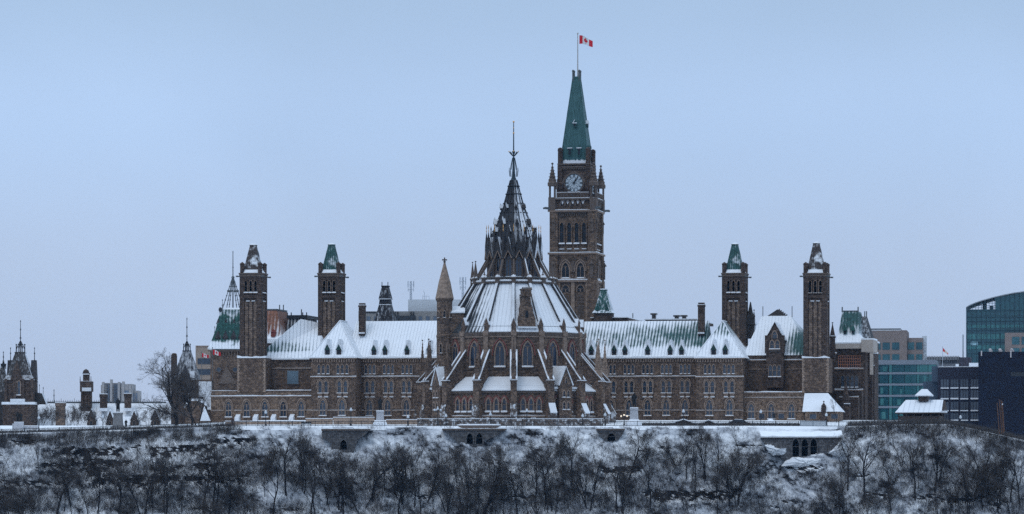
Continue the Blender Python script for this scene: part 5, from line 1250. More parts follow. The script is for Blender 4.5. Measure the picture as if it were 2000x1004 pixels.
# dry brush, reeds and saplings nobody could count
rb = random.Random(3); B = MB()
def stem(p, d, h, r0):
    d = d.normalized(); q = p+d*h
    a = d.cross(Vector((rb.uniform(-1, 1), rb.uniform(-1, 1), .2))).normalized(); c = d.cross(a); o = len(B.v)
    for i in range(3):
        t = 2*pi*i/3; B.v.append(tuple(p+(a*math.cos(t)+c*math.sin(t))*r0))
    B.v.append(tuple(q)); B.f += [[o, o+1, o+3], [o+1, o+2, o+3], [o+2, o, o+3]]; B.m += [0, 0, 0]
def tuft(u, v, h, n, lean=.35, r0=.022, slant=0.0):
    x, Y, z = cliff_at(u, v)
    for _ in range(n):
        p = Vector((x+rb.gauss(0, .35), Y-.05, z-.2)); d = Vector((rb.gauss(slant, lean), rb.gauss(0, lean)-.1, 1))
        hh = h*rb.uniform(.6, 1.1); stem(p, d, hh, r0)
        for _k in range(3):
            f = rb.uniform(.3, .8); stem(p+d.normalized()*hh*f, Vector((d.x+rb.gauss(0, .6), d.y+rb.gauss(0, .6), 1)), hh*.45, r0*.7)
for _ in range(2300):                                 # reed belt on the upper left slope
    u = rb.uniform(-20, 470); v = lerp_tab(CREST, u)+rb.uniform(3, 28)*(1 if u < 420 else .6)
    if fb(u*.03, v*.05, 8.0, 2) < -.25: continue
    tuft(u, v, rb.uniform(1.0, 2.1), 3, .2, .016, .22)
OPEN = ((676, 47, 884), (927, 62, 876), (1194, 28, 866), (1568, 84, 922))
for _ in range(36000):
    u = rb.uniform(-20, 2020); v = rb.triangular(836, 1045, 990)
    if 455 < u < 1490 and v < 842+4*rb.random(): continue
    if fb(u*.010, v*.016, 5.0, 3) < -.30+.30*rb.uniform(-1, 1): continue
    if any(abs(u-c) < w_ and v < v_ for c, w_, v_ in OPEN): continue
    tuft(u, v, rb.uniform(.5, 2.0), rb.randint(2, 5), .45, .014)
for _ in range(4500):                                 # brush among the rock ledges at the left
    tuft(rb.uniform(-20, 500), rb.uniform(868, 1000), rb.uniform(.6, 2.0), 3, .45, .014)
for _ in range(420):                                  # single stalks and seedlings along the crest
    u = 440+1040*rb.random(); u += 25*math.sin(u*.09); tuft(u, lerp_tab(CREST, u)+rb.uniform(1, 7), rb.uniform(.5, 1.5), 2, .4, .016)
for _ in range(1700):                                 # thicket under the crest at the right
    u = rb.uniform(1648, 2015); tuft(u, lerp_tab(CREST, u)+rb.triangular(0, 30, 4), rb.uniform(.8, 1.9), 3, .4, .016)
br = B.build('dry_brush', reedm, uv=False, fix=False); tag(br, kind='stuff')
# ------------------------------------------------------------------ the buildings left of the long building
def at_root(name, label, cat, u, v, Y, rz=0.0, group=None):
    t = thing(name, label, cat, (X(u, Y), Y, Z(v, Y)), rz, group)
    return t, t.matrix_basis.inverted()
def finial(b, x, y, z0, z1, r=.1, knots=3):
    b.tube((x, y, z0), (x, y, z1), r, r*.5, 6)
    for i in range(knots):
        zz = z1-(z1-z0)*.8*(i/knots); b.lathe(x, y, [(.03, zz-.3), (.16+.09*i, zz-.12), (.05, zz-.05), (.12+.07*i, zz+.08), (.02, zz+.2)], 6)
def wbox(b, u0, u1, v0, v1, Y, d): b.box(X(u0, Y), X(u1, Y), Y, Y+d, Z(v1, Y), Z(v0, Y))
def wwin(parent, T, u, v0, v1, wpx, Y, **kw): window(parent, [X(u, Y)], Y, Z(v1, Y), Z(v0, Y), wpx*K*Y, T, **kw)
Ye = 945.0
EB, T = at_root('east_block_building', 'long low stone block with snowy roof, chimneys and dark spired towers', 'government building', 170, 836, Ye)
w = MB(T); w.box(X(-60, Ye), X(400, Ye), Ye, Ye+20, Z(850, Ye), Z(834, Ye)); w.build('wall', M['stone_tower'], EB)
b = MB(T); b.add([(X(-60,Ye),Ye-.6,Z(836,Ye)),(X(400,Ye),Ye-.6,Z(836,Ye)),(X(400,Ye),Ye+20,Z(836,Ye)),(X(-60,Ye),Ye+20,Z(836,Ye)),(X(-60,Ye),Ye+9,Z(787,Ye+9)),(X(400,Ye),Ye+9,Z(787,Ye+9))], [(0,1,5,4),(1,2,5),(2,3,4,5),(3,0,4),(0,3,2,1)]); b.build('roof', M['snow'], EB)
b = MB(T); zr_ = Z(787.3, Ye+9); b.box(X(66, Ye+9), X(325, Ye+9), Ye+8.85, Ye+9.15, zr_, zr_+.35)
for j in range(60): xx = X(68+j*4.3, Ye+9); b.box(xx-.04, xx+.04, Ye+8.95, Ye+9.05, zr_, zr_+(1.1 if j % 6 == 0 else .75))
b.build('ridge_cresting', M['iron_grey'], EB)
b = MB(T); finial(b, X(105.5, Ye+9), Ye+9, zr_, Z(762, Ye+9), .12, 2); b.build('roof_finial', M['iron_grey'], EB)
for u0, u1, v0, v1, Yc, m in ((108.5, 126, 787, 838, Ye-3, 'stone_panel'), (195, 208, 770, 800, Ye+4, 'stone_tower'), (243, 255, 769, 800, Ye+4, 'stone_tower')):
    b = MB(T); wbox(b, u0, u1, v0+6, v1, Yc, 2.0); wbox(b, u0-1, u1+1, v0, v0+6, Yc-.15, 2.3); o = b.build('chimney', M[m], EB)
    s = MB(T); wbox(s, u0-1, u1+1, v0-1.5, v0-.05, Yc-.15, 2.3); (wbox(s, u0-2, u1+2, 797, 803, Yc-.8, .75) if m == 'stone_tower' else None); s.build('chimney_snow', M['snow_ledge'], o)
for u in (178, 215, 262, 303):                       # stone gablets low on the roof
    Yg = Ye-1.0; b = MB(T); b.prism([(X(u-8, Yg), Z(838, Yg)), (X(u+8, Yg), Z(838, Yg)), (X(u+8, Yg), Z(826, Yg)), (X(u, Yg), Z(804, Yg)), (X(u-8, Yg), Z(826, Yg))], Yg, Yg+6); o = b.build('roof_gable', M['stone_tower'], EB)
    s = MB(T); 
    for e in (-1, 1): s.add([(X(u, Yg),Yg-.2,Z(798.5, Yg)),(X(u+9.5*e, Yg),Yg-.2,Z(821, Yg)),(X(u+9.5*e, Yg),Yg+6,Z(819, Yg)),(X(u, Yg),Yg+6,Z(798.5, Yg)),(X(u, Yg),Yg-.2,Z(801.5, Yg)),(X(u+7.5*e, Yg),Yg-.2,Z(821, Yg)),(X(u+7.5*e, Yg),Yg+6,Z(820, Yg)),(X(u, Yg),Yg+6,Z(801.5, Yg))], [(0,1,2,3),(4,7,6,5),(0,4,5,1),(1,5,6,2),(2,6,7,3),(3,7,4,0)])
    s.build('gable_snow', M['gable_snow'] if u in (178, 303) else M['snow'], o)
    wwin(EB, T, u, 822, 835, 5, Yg, fr=.15, sill=0, gl='glass_dark', frm='trim_dark')
b = MB(T); Yt = Ye+7                                  # tiered ventilation turret
for (hw, va, vb_) in ((10, 830, 765), (12, 765, 745), (11, 745, 748), (6, 745, 730), (7, 730, 728.5)):
    wbox(b, 168-hw, 168+hw, min(va, vb_), max(va, vb_)+.02, Yt-hw*.12, hw*.24)
b.lathe(X(168, Yt), Yt, [(.75, Z(730, Yt)), (.75, Z(726, Yt)), (.55, Z(723, Yt)), (.1, Z(721, Yt))], 10)
for e in (-10.5, 10.5): b.tube((X(168+e, Yt), Yt-1, Z(748, Yt)), (X(168+e, Yt), Yt-1, Z(735, Yt)), .14, .05)
for j in range(3): wbox(b, 160+j*6-.0, 163+j*6, 772, 795, Yt-1.5, .3)
o = b.build('vent_turret', M['stone_tower'], EB)
s = MB(T); wbox(s, 160, 178, 757, 764, Yt-1.65, .2); wbox(s, 157, 179, 744, 744.9, Yt-1.2, 2.4); wbox(s, 162, 174, 729.8, 731.5, Yt-.95, .3); s.build('ledge_snow', M['snow_ledge'], o)
# cresting tower at the left
Yt = Ye-4; b = MB(T); wbox(b, 5, 66, 790, 850, Yt-2, 8); b.mi = 0; wbox(b, 9, 66, 738, 791, Yt-.5, 6.8)
for u in (9, 26, 42, 60): wbox(b, u-.5, u+5, 740, 789, Yt-.9, .5)
b.build('tower_wall', M['stone_tower'], EB)
wwin(EB, T, 30, 744, 772, 5, Yt-.5, fr=.18, sill=.3); wwin(EB, T, 37, 744, 772, 5, Yt-.5, fr=.18, sill=.3)
s = MB(T); wbox(s, 3, 68, 785, 790, Yt-2.2, 8.2); wbox(s, 20, 48, 779, 786, Yt-1.8, 2); s.build('ledge_snow', M['snow_ledge'], EB)
cxx, cyy, kk = X(37, Yt), Yt+3, K*Yt
b = MB(T); b.rloft(cxx, cyy, [(30*kk, 3.8, Z(742, Yt)), (24*kk, 3.0, Z(733, Yt)), (9.5*kk, 1.2, Z(689, Yt)), (10.5*kk, 1.3, Z(688.5, Yt)), (10.5*kk, 1.3, Z(687, Yt))]); b.build('tower_roof', M['slate_snow'], EB)
b = MB(T); b.prism([(X(21, Yt), Z(742, Yt)), (X(45, Yt), Z(742, Yt)), (X(33, Yt), Z(703, Yt))], Yt-.8, Yt+3); b.build('tower_gable', M['stone_tower'], EB)
for u0, u1, vt in ((13, 24, 704), (59, 68, 704)):
    b = MB(T); b.rloft(X((u0+u1)/2, Yt), cyy, [((u1-u0)/2*kk*1.3, 1.6, Z(742, Yt)), ((u1-u0)/2*kk, 1.2, Z(vt, Yt)), ((u1-u0)/2*kk*1.05, 1.2, Z(vt-1, Yt))]); b.build('tower_roof', M['slate'], EB)
b = MB(T)
for u, v in ((17.5, 679), (64.5, 679)): finial(b, X(u, Yt), cyy, Z(704, Yt), Z(v, Yt), .11, 2)
def crown(b, cx, cy, r, z0, z1, z2):
    for d in range(8):
        an = pi/8+d*pi/4; c, s_ = math.cos(an), math.sin(an)
        b.tube((cx+c*r, cy+s_*r, z0), (cx+c*r, cy+s_*r, z0+(z1-z0)*.75), .09, .06, 5); b.tube((cx+c*r, cy+s_*r, z0+(z1-z0)*.3), (cx+c*.12, cy+s_*.12, z1+(z1-z0)*.15), .07, .06, 5); b.ball((cx+c*r, cy+s_*r, z0+(z1-z0)*.78), .15, 5)
    finial(b, cx, cy, z0, z2, .13, 3)
crown(b, cxx, cyy, 9*kk, Z(687, Yt), Z(668, Yt), Z(626, Yt)); b.build('iron_crown', M['iron'], EB)
b = MB(T)                                             # lesser pinnacles stepping down to the ridge
for u, v in ((73.5, 745), (77, 752), (84.5, 757)): finial(b, X(u, Yt+4), Yt+4, Z(790, Yt+4), Z(v, Yt+4), .12, 1)
b.prism([(X(66, Yt), Z(789, Yt)), (X(88, Yt), Z(789, Yt)), (X(80, Yt), Z(768, Yt)), (X(68, Yt), Z(766, Yt))], Yt+2, Yt+6); b.build('side_roof', M['slate_snow'], EB)
Yt = Ye-2; b = MB(T); wbox(b, -30, 9, 765, 840, Yt, 6); b.rloft(X(2, Yt), Yt+3, [(1.7, 2.5, Z(766, Yt)), (.5, .5, Z(718, Yt))]); b.build('side_roof', M['slate_snow'], EB)
b = MB(T); crown(b, X(3.5, Yt), Yt+3, .6, Z(720, Yt), Z(708, Yt), Z(687, Yt)); b.build('iron_crown', M['iron'], EB)
# dark spired tower behind the large bare tree
Yt = 930.0
t, T = at_root('spired_tower', 'dark stone tower with an iron spire behind the large bare tree', 'tower', 361, 835, Yt)
kk = K*Yt; b = MB(T); wbox(b, 334, 389, 742, 850, Yt, 6.5); wbox(b, 334, 345, 694, 742.5, Yt+.2, 1.4); b.lathe(X(339.5, Yt), Yt+.9, [(.6, Z(694, Yt)), (.62, Z(691, Yt)), (.3, Z(689.5, Yt))], 8)
for u in (343, 358, 374): wbox(b, u, u+3, 742, 850, Yt-.3, .4)
b.build('shaft', M['stone_tower'], t)
b = MB(T); cxx, cyy = X(363, Yt), Yt+3; b.rloft(cxx, cyy, [(26*kk, 3.1, Z(742, Yt)), (22*kk, 2.6, Z(728, Yt)), (8*kk, 1, Z(686, Yt)), (8.5*kk, 1.05, Z(684, Yt))])
b.prism([(X(350, Yt), Z(742, Yt)), (X(374, Yt), Z(742, Yt)), (X(362, Yt), Z(712, Yt))], Yt-.3, Yt+3); b.build('roof', windblown('dark_roof_dusted', (.04, .04, .045), (.5, -.5, .6), .78, .15, .8), t)
wwin(t, T, 356, 748, 770, 5, Yt, fr=.15, sill=.2, gl='glass_dark', frm='trim_dark'); wwin(t, T, 368, 748, 770, 5, Yt, fr=.15, sill=.2, gl='glass_dark', frm='trim_dark')
b = MB(T); crown(b, cxx, cyy, 7*kk, Z(684, Yt), Z(668, Yt), Z(621, Yt)); b.build('iron_crown', M['iron'], t)
s = MB(T); wbox(s, 371, 380, 725, 738, Yt-.1, .25); s.build('roof_snow', M['snow_ledge'], t)
# low stone gables in front of it
t, T = at_root('stone_outbuilding', 'low stone outbuilding with snowy gables between the large tree and the long building', 'building', 385, 835, 905)
b = MB(T); b.prism([(X(362, 905), Z(840, 905)), (X(403, 905), Z(840, 905)), (X(400, 905), Z(792, 905)), (X(388, 905), Z(783, 905)), (X(372, 905), Z(783, 905)), (X(362, 905), Z(795, 905))], 905, 912); b.build('wall', M['stone'], t); b = MB(T); wbox(b, 383, 414, 742, 840, 925, 6); b.build('rear_wall', M['stone'], t)
s = MB(T); s.prism([(X(360, 905), Z(797, 905)), (X(371, 905), Z(783, 905)), (X(389, 905), Z(783, 905)), (X(404, 905), Z(794, 905)), (X(404, 905), Z(789, 905)), (X(391, 905), Z(779, 905)), (X(370, 905), Z(778, 905)), (X(359, 905), Z(793, 905))], 904.8, 912.5); s.prism([(X(391, 903), Z(822, 903)), (X(411, 903), Z(822, 903)), (X(399, 903), Z(793, 903))], 903, 903.6); wbox(s, 388, 413, 745, 800, 924, .9); s.build('roof_snow', M['snow'], t)
b = MB(T); wbox(b, 388, 397, 775, 790, 923.5, .6); b.build('opening', M['glass_dark'], t)
# tent-roofed tower with the iron spire cage
Yt = 1010.0; kk = K*Yt
t, T = at_root('tent_roofed_tower', 'broad stone tower with a green flared roof and an iron spire cage', 'tower', 452, 800, Yt)
b = MB(T); wbox(b, 411, 520, 684, 850, Yt, 12); wbox(b, 411, 470, 740, 760, Yt-.6, .7); b.build('wall', M['stone'], t)
cornice(t, X(411, Yt), X(500, Yt), Yt, Z(695, Yt), Z(684, Yt), .5, T, 'trim_dark', .7)
b = MB(T); b.prism([(X(426, Yt), Z(750, Yt)), (X(462, Yt), Z(750, Yt)), (X(443, Yt), Z(715, Yt))], Yt-1.2, Yt+.1); b.prism([(X(430, Yt), Z(749, Yt)), (X(456, Yt), Z(749, Yt)), (X(443, Yt), Z(722, Yt))], Yt-1.35, Yt-1.1); finial(b, X(443, Yt), Yt-.5, Z(716, Yt), Z(703, Yt), .12, 1); b.build('wall_gable', M['trim_dark'], t)
for u in (427, 459):
    b = MB(T @ Matrix.Translation((X(u, Yt), Yt-.02, Z(722, Yt))) @ Matrix.Rotation(pi/2, 4, 'X')); b.lathe(0, 0, [(.78, -.1), (.78, .25), (.55, .25), (.55, .1), (.02, .1)], 14); o = b.build('round_window', M['trim_dark'], t)
    b = MB(T @ Matrix.Translation((X(u, Yt), Yt-.02, Z(722, Yt))) @ Matrix.Rotation(pi/2, 4, 'X')); b.lathe(0, 0, [(.54, .11), (.54, .15), (.02, .15)], 14); b.build('pane', M['glass'], o)
cxx, cyy = X(452, Yt), Yt+5.5
RT = roofmat('tent_roof_copper', (.020, .078, .066), Z(681, Yt)-t.location.z, Z(612, Yt)-t.location.z, [(0, .8), (.15, .72), (.28, .2), (.62, .12), (.72, .3), (.9, .2), (1, .45)], nz=1.2, stripe=.2, seam=.3, period=.8, fw=.6, nscale=.4)
b = MB(T); b.rloft(cxx, cyy, [(46*kk, 6.2, Z(682, Yt)), (46*kk, 6.2, Z(680, Yt)), (38*kk, 5, Z(662, Yt)), (32*kk, 4.2, Z(645, Yt)), (26*kk, 3.4, Z(618, Yt)), (23*kk, 3.0, Z(613, Yt)), (23*kk, 3.0, Z(604, Yt)), (20*kk, 2.6, Z(603.5, Yt))]); b.build('roof', RT, t)
for j, u in enumerate((425, 440, 456, 470)):
    for v, sc in ((660, 1.0), (632, .7)):
        d = 6.2-(682-v)*.055; b = MB(T); yy = cyy-d
        b.box(X(u, Yt)-.5*sc, X(u, Yt)+.5*sc, yy-.1, yy+1.5, Z(v, Yt)-.8*sc, Z(v, Yt)); b.prism([(X(u, Yt)-.75*sc, Z(v, Yt)), (X(u, Yt)+.75*sc, Z(v, Yt)), (X(u, Yt), Z(v-15*sc, Yt))], yy-.3, yy+2.2); b.build('dormer', M['slate'], t)
for u in (429, 475):
    b = MB(T); b.ball((X(u, Yt), cyy-2.8, Z(604, Yt)), .5, 8, 1.3); b.build('crown_urn', M['iron'], t)
s = MB(T); s.rloft(cxx, cyy, [(20*kk, 2.6, Z(603.4, Yt)), (17*kk, 2.2, Z(600, Yt))]); s.build('roof_snow', M['snow'], t)
b = MB(T); finial(b, cxx, cyy, Z(603, Yt), Z(489, Yt), .2, 3); b.ball((cxx, cyy, Z(540, Yt)), .42, 8)
for d in range(6):
    an = d*pi/3+.2; c, s_ = math.cos(an), math.sin(an); r = 20*kk
    for q in range(7):
        f0, f1 = q/7, (q+1)/7; R0, R1 = r*(1-f0)+.12, r*(1-f1)+.12
        z0, z1 = Z(602-62*f0, Yt), Z(602-62*f1, Yt)
        b.tube((cxx+c*R0, cyy+s_*R0*.8, z0), (cxx+c*R1, cyy+s_*R1*.8, z1), .11, .1, 5); b.ball((cxx+c*R1, cyy+s_*R1*.8, z1), .2 if q != 3 else .34, 5)
for u, v in ((433, 585), (418, 638), (428, 608)): finial(b, X(u, Yt), cyy-3, Z(v+25, Yt), Z(v, Yt), .1, 2)
b.build('spire_cage', M['iron_grey'], t)
# beige block with blue window bands behind, its flags
Yb = 1130.0; t, T = at_root('office_building', 'beige office block with blue window bands behind the two flags', 'building', 400, 780, Yb)
b = MB(T); wbox(b, 382, 424, 677, 800, Yb, 14); b.build('wall', plain('beige_stone', (.26, .20, .16), .9, .12, .4), t)
b = MB(T)
for v in (700, 721, 742): wbox(b, 386, 420, v, v+11, Yb-.15, .3)
b.build('window_band', glassmat('band_glass', (.02, .03, .045), (.035, .055, .085)), t)
s = MB(T); wbox(s, 382, 424, 675, 676.9, Yb-.2, 14); s.build('roof_cap', M['trim'], t)
YF = 960.0
for u, vt, lab in ((394, 688, 'left lower of two maple leaf flags left of the brown capped tower'), (415.2, 680, 'right higher of two maple leaf flags left of the brown capped tower')):
    b = MB(); b.tube((0, 0, 0), (0, 0, (840-vt)*K*YF), .09, .06, 8); b.ball((0, 0, (840-vt)*K*YF+.1), .14, 6)
    p = b.build('flagpole', M['iron_grey']); p.location = (X(u, YF), YF, Z(840, YF)); tag(p, f'thin grey flagpole carrying the {"lower" if u < 400 else "higher"} of two maple leaf flags', 'flagpole', 'pair of grey flagpoles')
canada_flag('left lower of two maple leaf flags left of the brown capped tower', 394.7, 690, 12.5, 8, YF, .3)
canada_flag('right higher of two maple leaf flags left of the brown capped tower', 416, 683, 14.5, 10, YF, .5)
# hazy far tower
Yb = 1900.0; t, T = at_root('apartment_tower', 'pale grey stepped tower block far behind the chimneys', 'building', 234, 790, Yb)
b = MB(T); wbox(b, 197, 208, 752, 800, Yb, 12); wbox(b, 203, 237, 748, 800, Yb+2, 16); wbox(b, 236, 259, 750, 800, Yb-2, 16); wbox(b, 258, 271, 763, 800, Yb, 14)
for u, v in ((201, 746), (217, 741), (232, 746), (240.5, 745), (254, 751)): wbox(b, u-2.2, u+2.2, v, 800, Yb-2.5, 3)
b.build('wall', plain('pale_concrete', (.30, .28, .27), .9, .06, .3), t)
b = MB(T)
for u in (206, 210.5, 223, 227): wbox(b, u, u+3, 750, 800, Yb-.2+1.5, .6)
wbox(b, 239, 252, 763, 800, Yb-2.3, .5)
for u in (260, 265): wbox(b, u, u+3, 768, 800, Yb-.3, .5)
b.build('window_strip', glassmat('grey_glass', (.09, .12, .16), (.13, .16, .21)), t)
# white plant block and masts behind the left wing
Yb = 1200.0; t, T = at_root('plant_building', 'pale flat roofed block behind the snowy roof left of the library', 'building', 800, 640, Yb)
b = MB(T); wbox(b, 700, 900, 608, 700, Yb, 20); b.build('wall', plain('grey_concrete', (.20, .19, .18), .9, .1, .4), t)
b = MB(T); wbox(b, 797, 900, 585, 607.9, Yb+4, 14); b.build('penthouse', plain('pale_panel', (.50, .52, .54), .8, .04, .3), t)
b = MB(T); 
for j in range(14): wbox(b, 716+j*14.5, 723+j*14.5, 618, 626, Yb-.15, .3)
b.build('window_strip', glassmat('grey_glass2', (.06, .08, .11), (.10, .13, .17)), t)
b = MB(T); wbox(b, 705, 735, 609, 612, Yb-.1, .3)
for u in (772, 777, 803, 808): b.tube((X(u, Yb), Yb-.5, Z(640, Yb)), (X(u, Yb), Yb-.5, Z(609, Yb)), .22)
wbox(b, 775, 812, 617, 630, Yb-1, .8); b.build('rooftop_pipes', M['iron'], t)
for u, vt, nm in ((802.5, 549, 'antenna mast on the pale plant block left of the conical stair turret'), (904, 541, 'antenna mast just right of the conical stair turret')):
    b = MB(); h = (586-vt)*K*Yb
    for dx, dy in ((-.28, -.2), (.28, -.2), (0, .3)): b.tube((dx, dy, 0), (dx*.8, dy*.8, h), .09, .08, 5)
    for j in range(8): b.tube((-.28, -.2, h*j/8), (.28, -.2, h*(j+1)/8), .06, .06, 4)
    for e in (-1, 1):
        b.tube((0, 0, h*.80), (e*.85, 0, h*.80), .06, .06, 5); b.tube((0, 0, h*.55), (e*.8, 0, h*.55), .06, .06, 5); b.box(e*.85-.13, e*.85+.13, -.1, .1, h*.66, h*1.0); b.box(e*.8-.1, e*.8+.1, -.1, .1, h*.45, h*.62)
    p = b.build('antenna_mast', plain('pale_steel', (.33, .36, .4))); p.location = (X(u, Yb+5), Yb+5, Z(586, Yb+5)); tag(p, nm, 'antenna', 'antenna masts behind the roofs')
b = MB(); b.tube((0, 0, 0), (0, 0, 2.2), .07)
for e in (-.5, .5): b.tube((e, 0, 0), (e, 0, 1.2), .06)
b.tube((-.7, 0, 1.0), (1.4, 0, 1.0), .05); b.tube((1.4, 0, 0), (1.4, 0, 1.0), .05); b.tube((-.2, 0, 2.0), (-.2, 0, 3), .04)
p = b.build('antenna_mast', MATS.get('x') or plain('pale_steel2', (.33, .36, .4))); p.location = (X(829, Yb+5), Yb+5, Z(585, Yb+5)); tag(p, 'small antenna frame on the pale plant block between mast and turret', 'antenna', 'antenna masts behind the roofs')

# ------------------------------------------------------------------ right side
# pink-brown offices
Yb = 1150.0; t, T = at_root('office_building', 'pinkish stone office block with teal windows right of the green mansard', 'building', 1750, 705, Yb)
pk = plain('pinkish_stone', (.195, .155, .14), .9, .10, .4); tg = glassmat('teal_window', (.012, .055, .075), (.03, .11, .13))
b = MB(T); wbox(b, 1690, 1771, 645, 760, Yb, 20); wbox(b, 1770, 1801, 660, 760, Yb+1.5, 16); b.build('wall', pk, t)
b = MB(T); wbox(b, 1692, 1758, 641.5, 644.9, Yb+1, 15); b.build('roof_cap', M['iron'], t)
s = MB(T); wbox(s, 1690, 1760, 644, 645.2, Yb-.1, .8); s.build('roof_snow', M['snow_ledge'], t)
for v0, v1 in ((669, 683), (692, 704)):
    for u0, u1, yo in ((1711, 1720, 0), (1724, 1738, 0), (1742.5, 1756.5, 0), (1771.5, 1784, 1.5), (1788, 1800, 1.5)):
        b = MB(T); wbox(b, u0, u1, v0, v1, Yb+yo-.12, .3); b.build('window', tg, t)
b = MB(T)
for j in range(6): b.tube((X(1801+j*1.5, Yb), Yb+4, Z(705, Yb)), (X(1801+j*1.5, Yb), Yb+4, Z(656, Yb)), .1)
for j in range(9): b.tube((X(1801, Yb), Yb+4, Z(656+j*6, Yb)), (X(1809, Yb), Yb+4, Z(656+j*6, Yb)), .1)
b.build('scaffold', plain('pale_scaffold', (.45, .48, .5)), t)
# teal glass offices
Yb = 1090.0; t, T = at_root('office_building', 'teal glass office block with pale floor bands behind the summer house', 'building', 1770, 820, Yb)
b = MB(T); wbox(b, 1695, 1829, 704, 850, Yb+.4, 20); b.build('frame', plain('teal_frame', (.06, .10, .12), .6, .1, .5), t)
tl = glassmat('teal_curtain_glass', (.010, .042, .062), (.018, .090, .100), .1, .6, .0); tl2 = glassmat('teal_light_glass', (.028, .115, .12), (.05, .165, .165), .2, .5)
gb_ = plain('grey_blue_band', (.17, .19, .22), .7, .08, .5)
b = MB(T); wbox(b, 1695, 1829.4, 703, 712, Yb-.2, .7)
for v0, v1 in ((727, 731), (749, 753), (771, 775), (793, 797)): wbox(b, 1695, 1829.4, v0, v1, Yb-.15, .6)
b.build('floor_band', gb_, t)
rw = random.Random(9)
for v0, v1 in ((712.3, 727), (731, 749), (753, 771), (775, 793), (797, 820)):
    for u0, u1 in ((1698, 1717), (1719, 1735), (1743, 1766), (1767, 1790), (1796, 1812), (1813, 1828)):
        b = MB(T); wbox(b, u0, u1, v0, v1, Yb, .3); o = b.build('window', tl if u0 < 1790 or v0 > 728 else tl2, t)
        if rw.random() < .5:
            q = MB(T); uu = rw.uniform(u0, u1-5); wbox(q, uu, uu+rw.uniform(4, 8), v0+rw.uniform(3, 7), v1-2, Yb-.04, .1); q.build('blind', tl2, o)
    b = MB(T); wbox(b, 1737, 1742, v0, v1, Yb-.05, .3); wbox(b, 1791, 1795.5, v0, v1, Yb-.05, .3); b.build('stair_glazing', tl2, t)
# louvred grey block and dark box
Yb = 1200.0; t, T = at_root('plant_building', 'low grey louvred rooftop block under the small flag', 'building', 1850, 715, Yb)
b = MB(T); wbox(b, 1798, 1875, 697, 730, Yb, 10); wbox(b, 1818, 1872, 712, 716, Yb-1, 2); b.build('wall', plain('grey_louvre', (.13, .135, .15), .8, .1, .8), t)
b = MB(T)
for j in range(24): wbox(b, 1800+j*3.1, 1801.6+j*3.1, 695, 703, Yb-.5, .6)
b.build('louvre', plain('grey_louvre2', (.20, .20, .21), .8, .1, .8), t)
b = MB(T)
for j in range(9): wbox(b, 1838+j*3.5, 1840+j*3.5, 703.5, 709, Yb-.1, .3)
b.build('window_strip', M['glass_dark'], t)
b = MB(T); wbox(b, 1875.2, 1897, 698, 730, Yb-1, 9); b.build('lift_house', plain('dark_box', (.05, .045, .06)), t)
b = MB(T); wbox(b, 1894, 1912, 709, 716, Yb-2, 1); wbox(b, 1868, 1874, 711, 716, Yb-2, 1); b.build('roof_snow', M['snow'], t)
b = MB(); b.tube((0, 0, 0), (0, 0, 7), .2, .2, 6); p = b.build('roof_stack', plain('grey_stack', (.25, .27, .3))); p.location = (X(1881, Yb+3), Yb+3, Z(699, Yb+3)); tag(p, 'slim grey stack left of the curved glass tower', 'chimney')
Yp = 1130.0; b = MB(); b.tube((0, 0, 0), (0, 0, (718-676)*K*Yp), .1, .07, 6); p = b.build('flagpole', plain('pale_pole', (.4, .42, .45))); p.location = (X(1841, Yp), Yp, Z(718, Yp)); tag(p, 'pale flagpole on the dark office roof under the grey louvres', 'flagpole')
b = MB(); nx = 12
for i in range(nx+1):
    s_ = i/nx
    for q in (0, 1): b.v.append((s_*1.5, .2*math.sin(s_*7)*s_, (q*.95*(1-.45*s_))-1.05*s_))
for i in range(nx): b.f.append((2*i, 2*i+2, 2*i+3, 2*i+1)); b.m.append(0 if i < 4 or i > 9 else 1)
p = b.build('flag', [RED, plain('flag_cream', (.6, .5, .4))], fix=False); p.location = (X(1841.6, Yp), Yp, Z(686, Yp)); tag(p, 'small drooping red and pale flag over the dark offices', 'flag')
# dark navy blocks
nv = stone('dark_navy_wall', (.0085, .0125, .026), (.0075, .011, .023), (.005, .007, .013), bw=3.2, bh=1.6, stain=.4)
Yb = 1000.0; t, T = at_root('office_building', 'dark navy office block with four rows of snow silled windows', 'building', 1870, 826, Yb)
b = MB(T); wbox(b, 1832, 1912, 717, 860, Yb, 24); b.build('wall', plain('dark_slate_wall', (.020, .021, .036), .8, .12, .4), t)
b = MB(T); wbox(b, 1818, 1832.2, 715, 745, Yb+2, 16); wbox(b, 1797, 1831.8, 745, 830, Yb+6, 16); b.build('side_wall', plain('blue_grey_wall', (.06, .085, .12), .8, .1, .5), t)
for v0, v1 in ((741, 759), (762, 780), (785, 803), (807, 822)):
    for u0 in (1838, 1857, 1876, 1896):
        b = MB(T); wbox(b, u0, u0+15, v0, v1, Yb-.1, .3); o = b.build('window', M['glass'], t)
        q = MB(T); wbox(q, u0+4.8, u0+5.6, v0, v1, Yb-.14, .2); wbox(q, u0+10, u0+10.8, v0, v1, Yb-.14, .2); q.build('mullion', nv, o)
        q = MB(T); wbox(q, u0-.3, u0+15.3, v1-2.2+R.uniform(-.8, .8), v1, Yb-.35, .3); q.build('sill_snow', M['snow_ledge'], o)
s = MB(T); wbox(s, 1832, 1912, 715.8, 716.9, Yb-.1, 8); s.build('roof_snow', M['snow_ledge'], t)
Yb = 985.0; t, T = at_root('windowless_building', 'large plain dark navy block at the right edge', 'building', 1960, 840, Yb)
b = MB(T); wbox(b, 1911, 2060, 687, 860, Yb, 25); b.build('wall', nv, t)
b = MB(T); wbox(b, 1974, 2030, 727, 735, Yb-.06, .2); b.build('wall_slot', M['iron'], t)
b = MB(T)
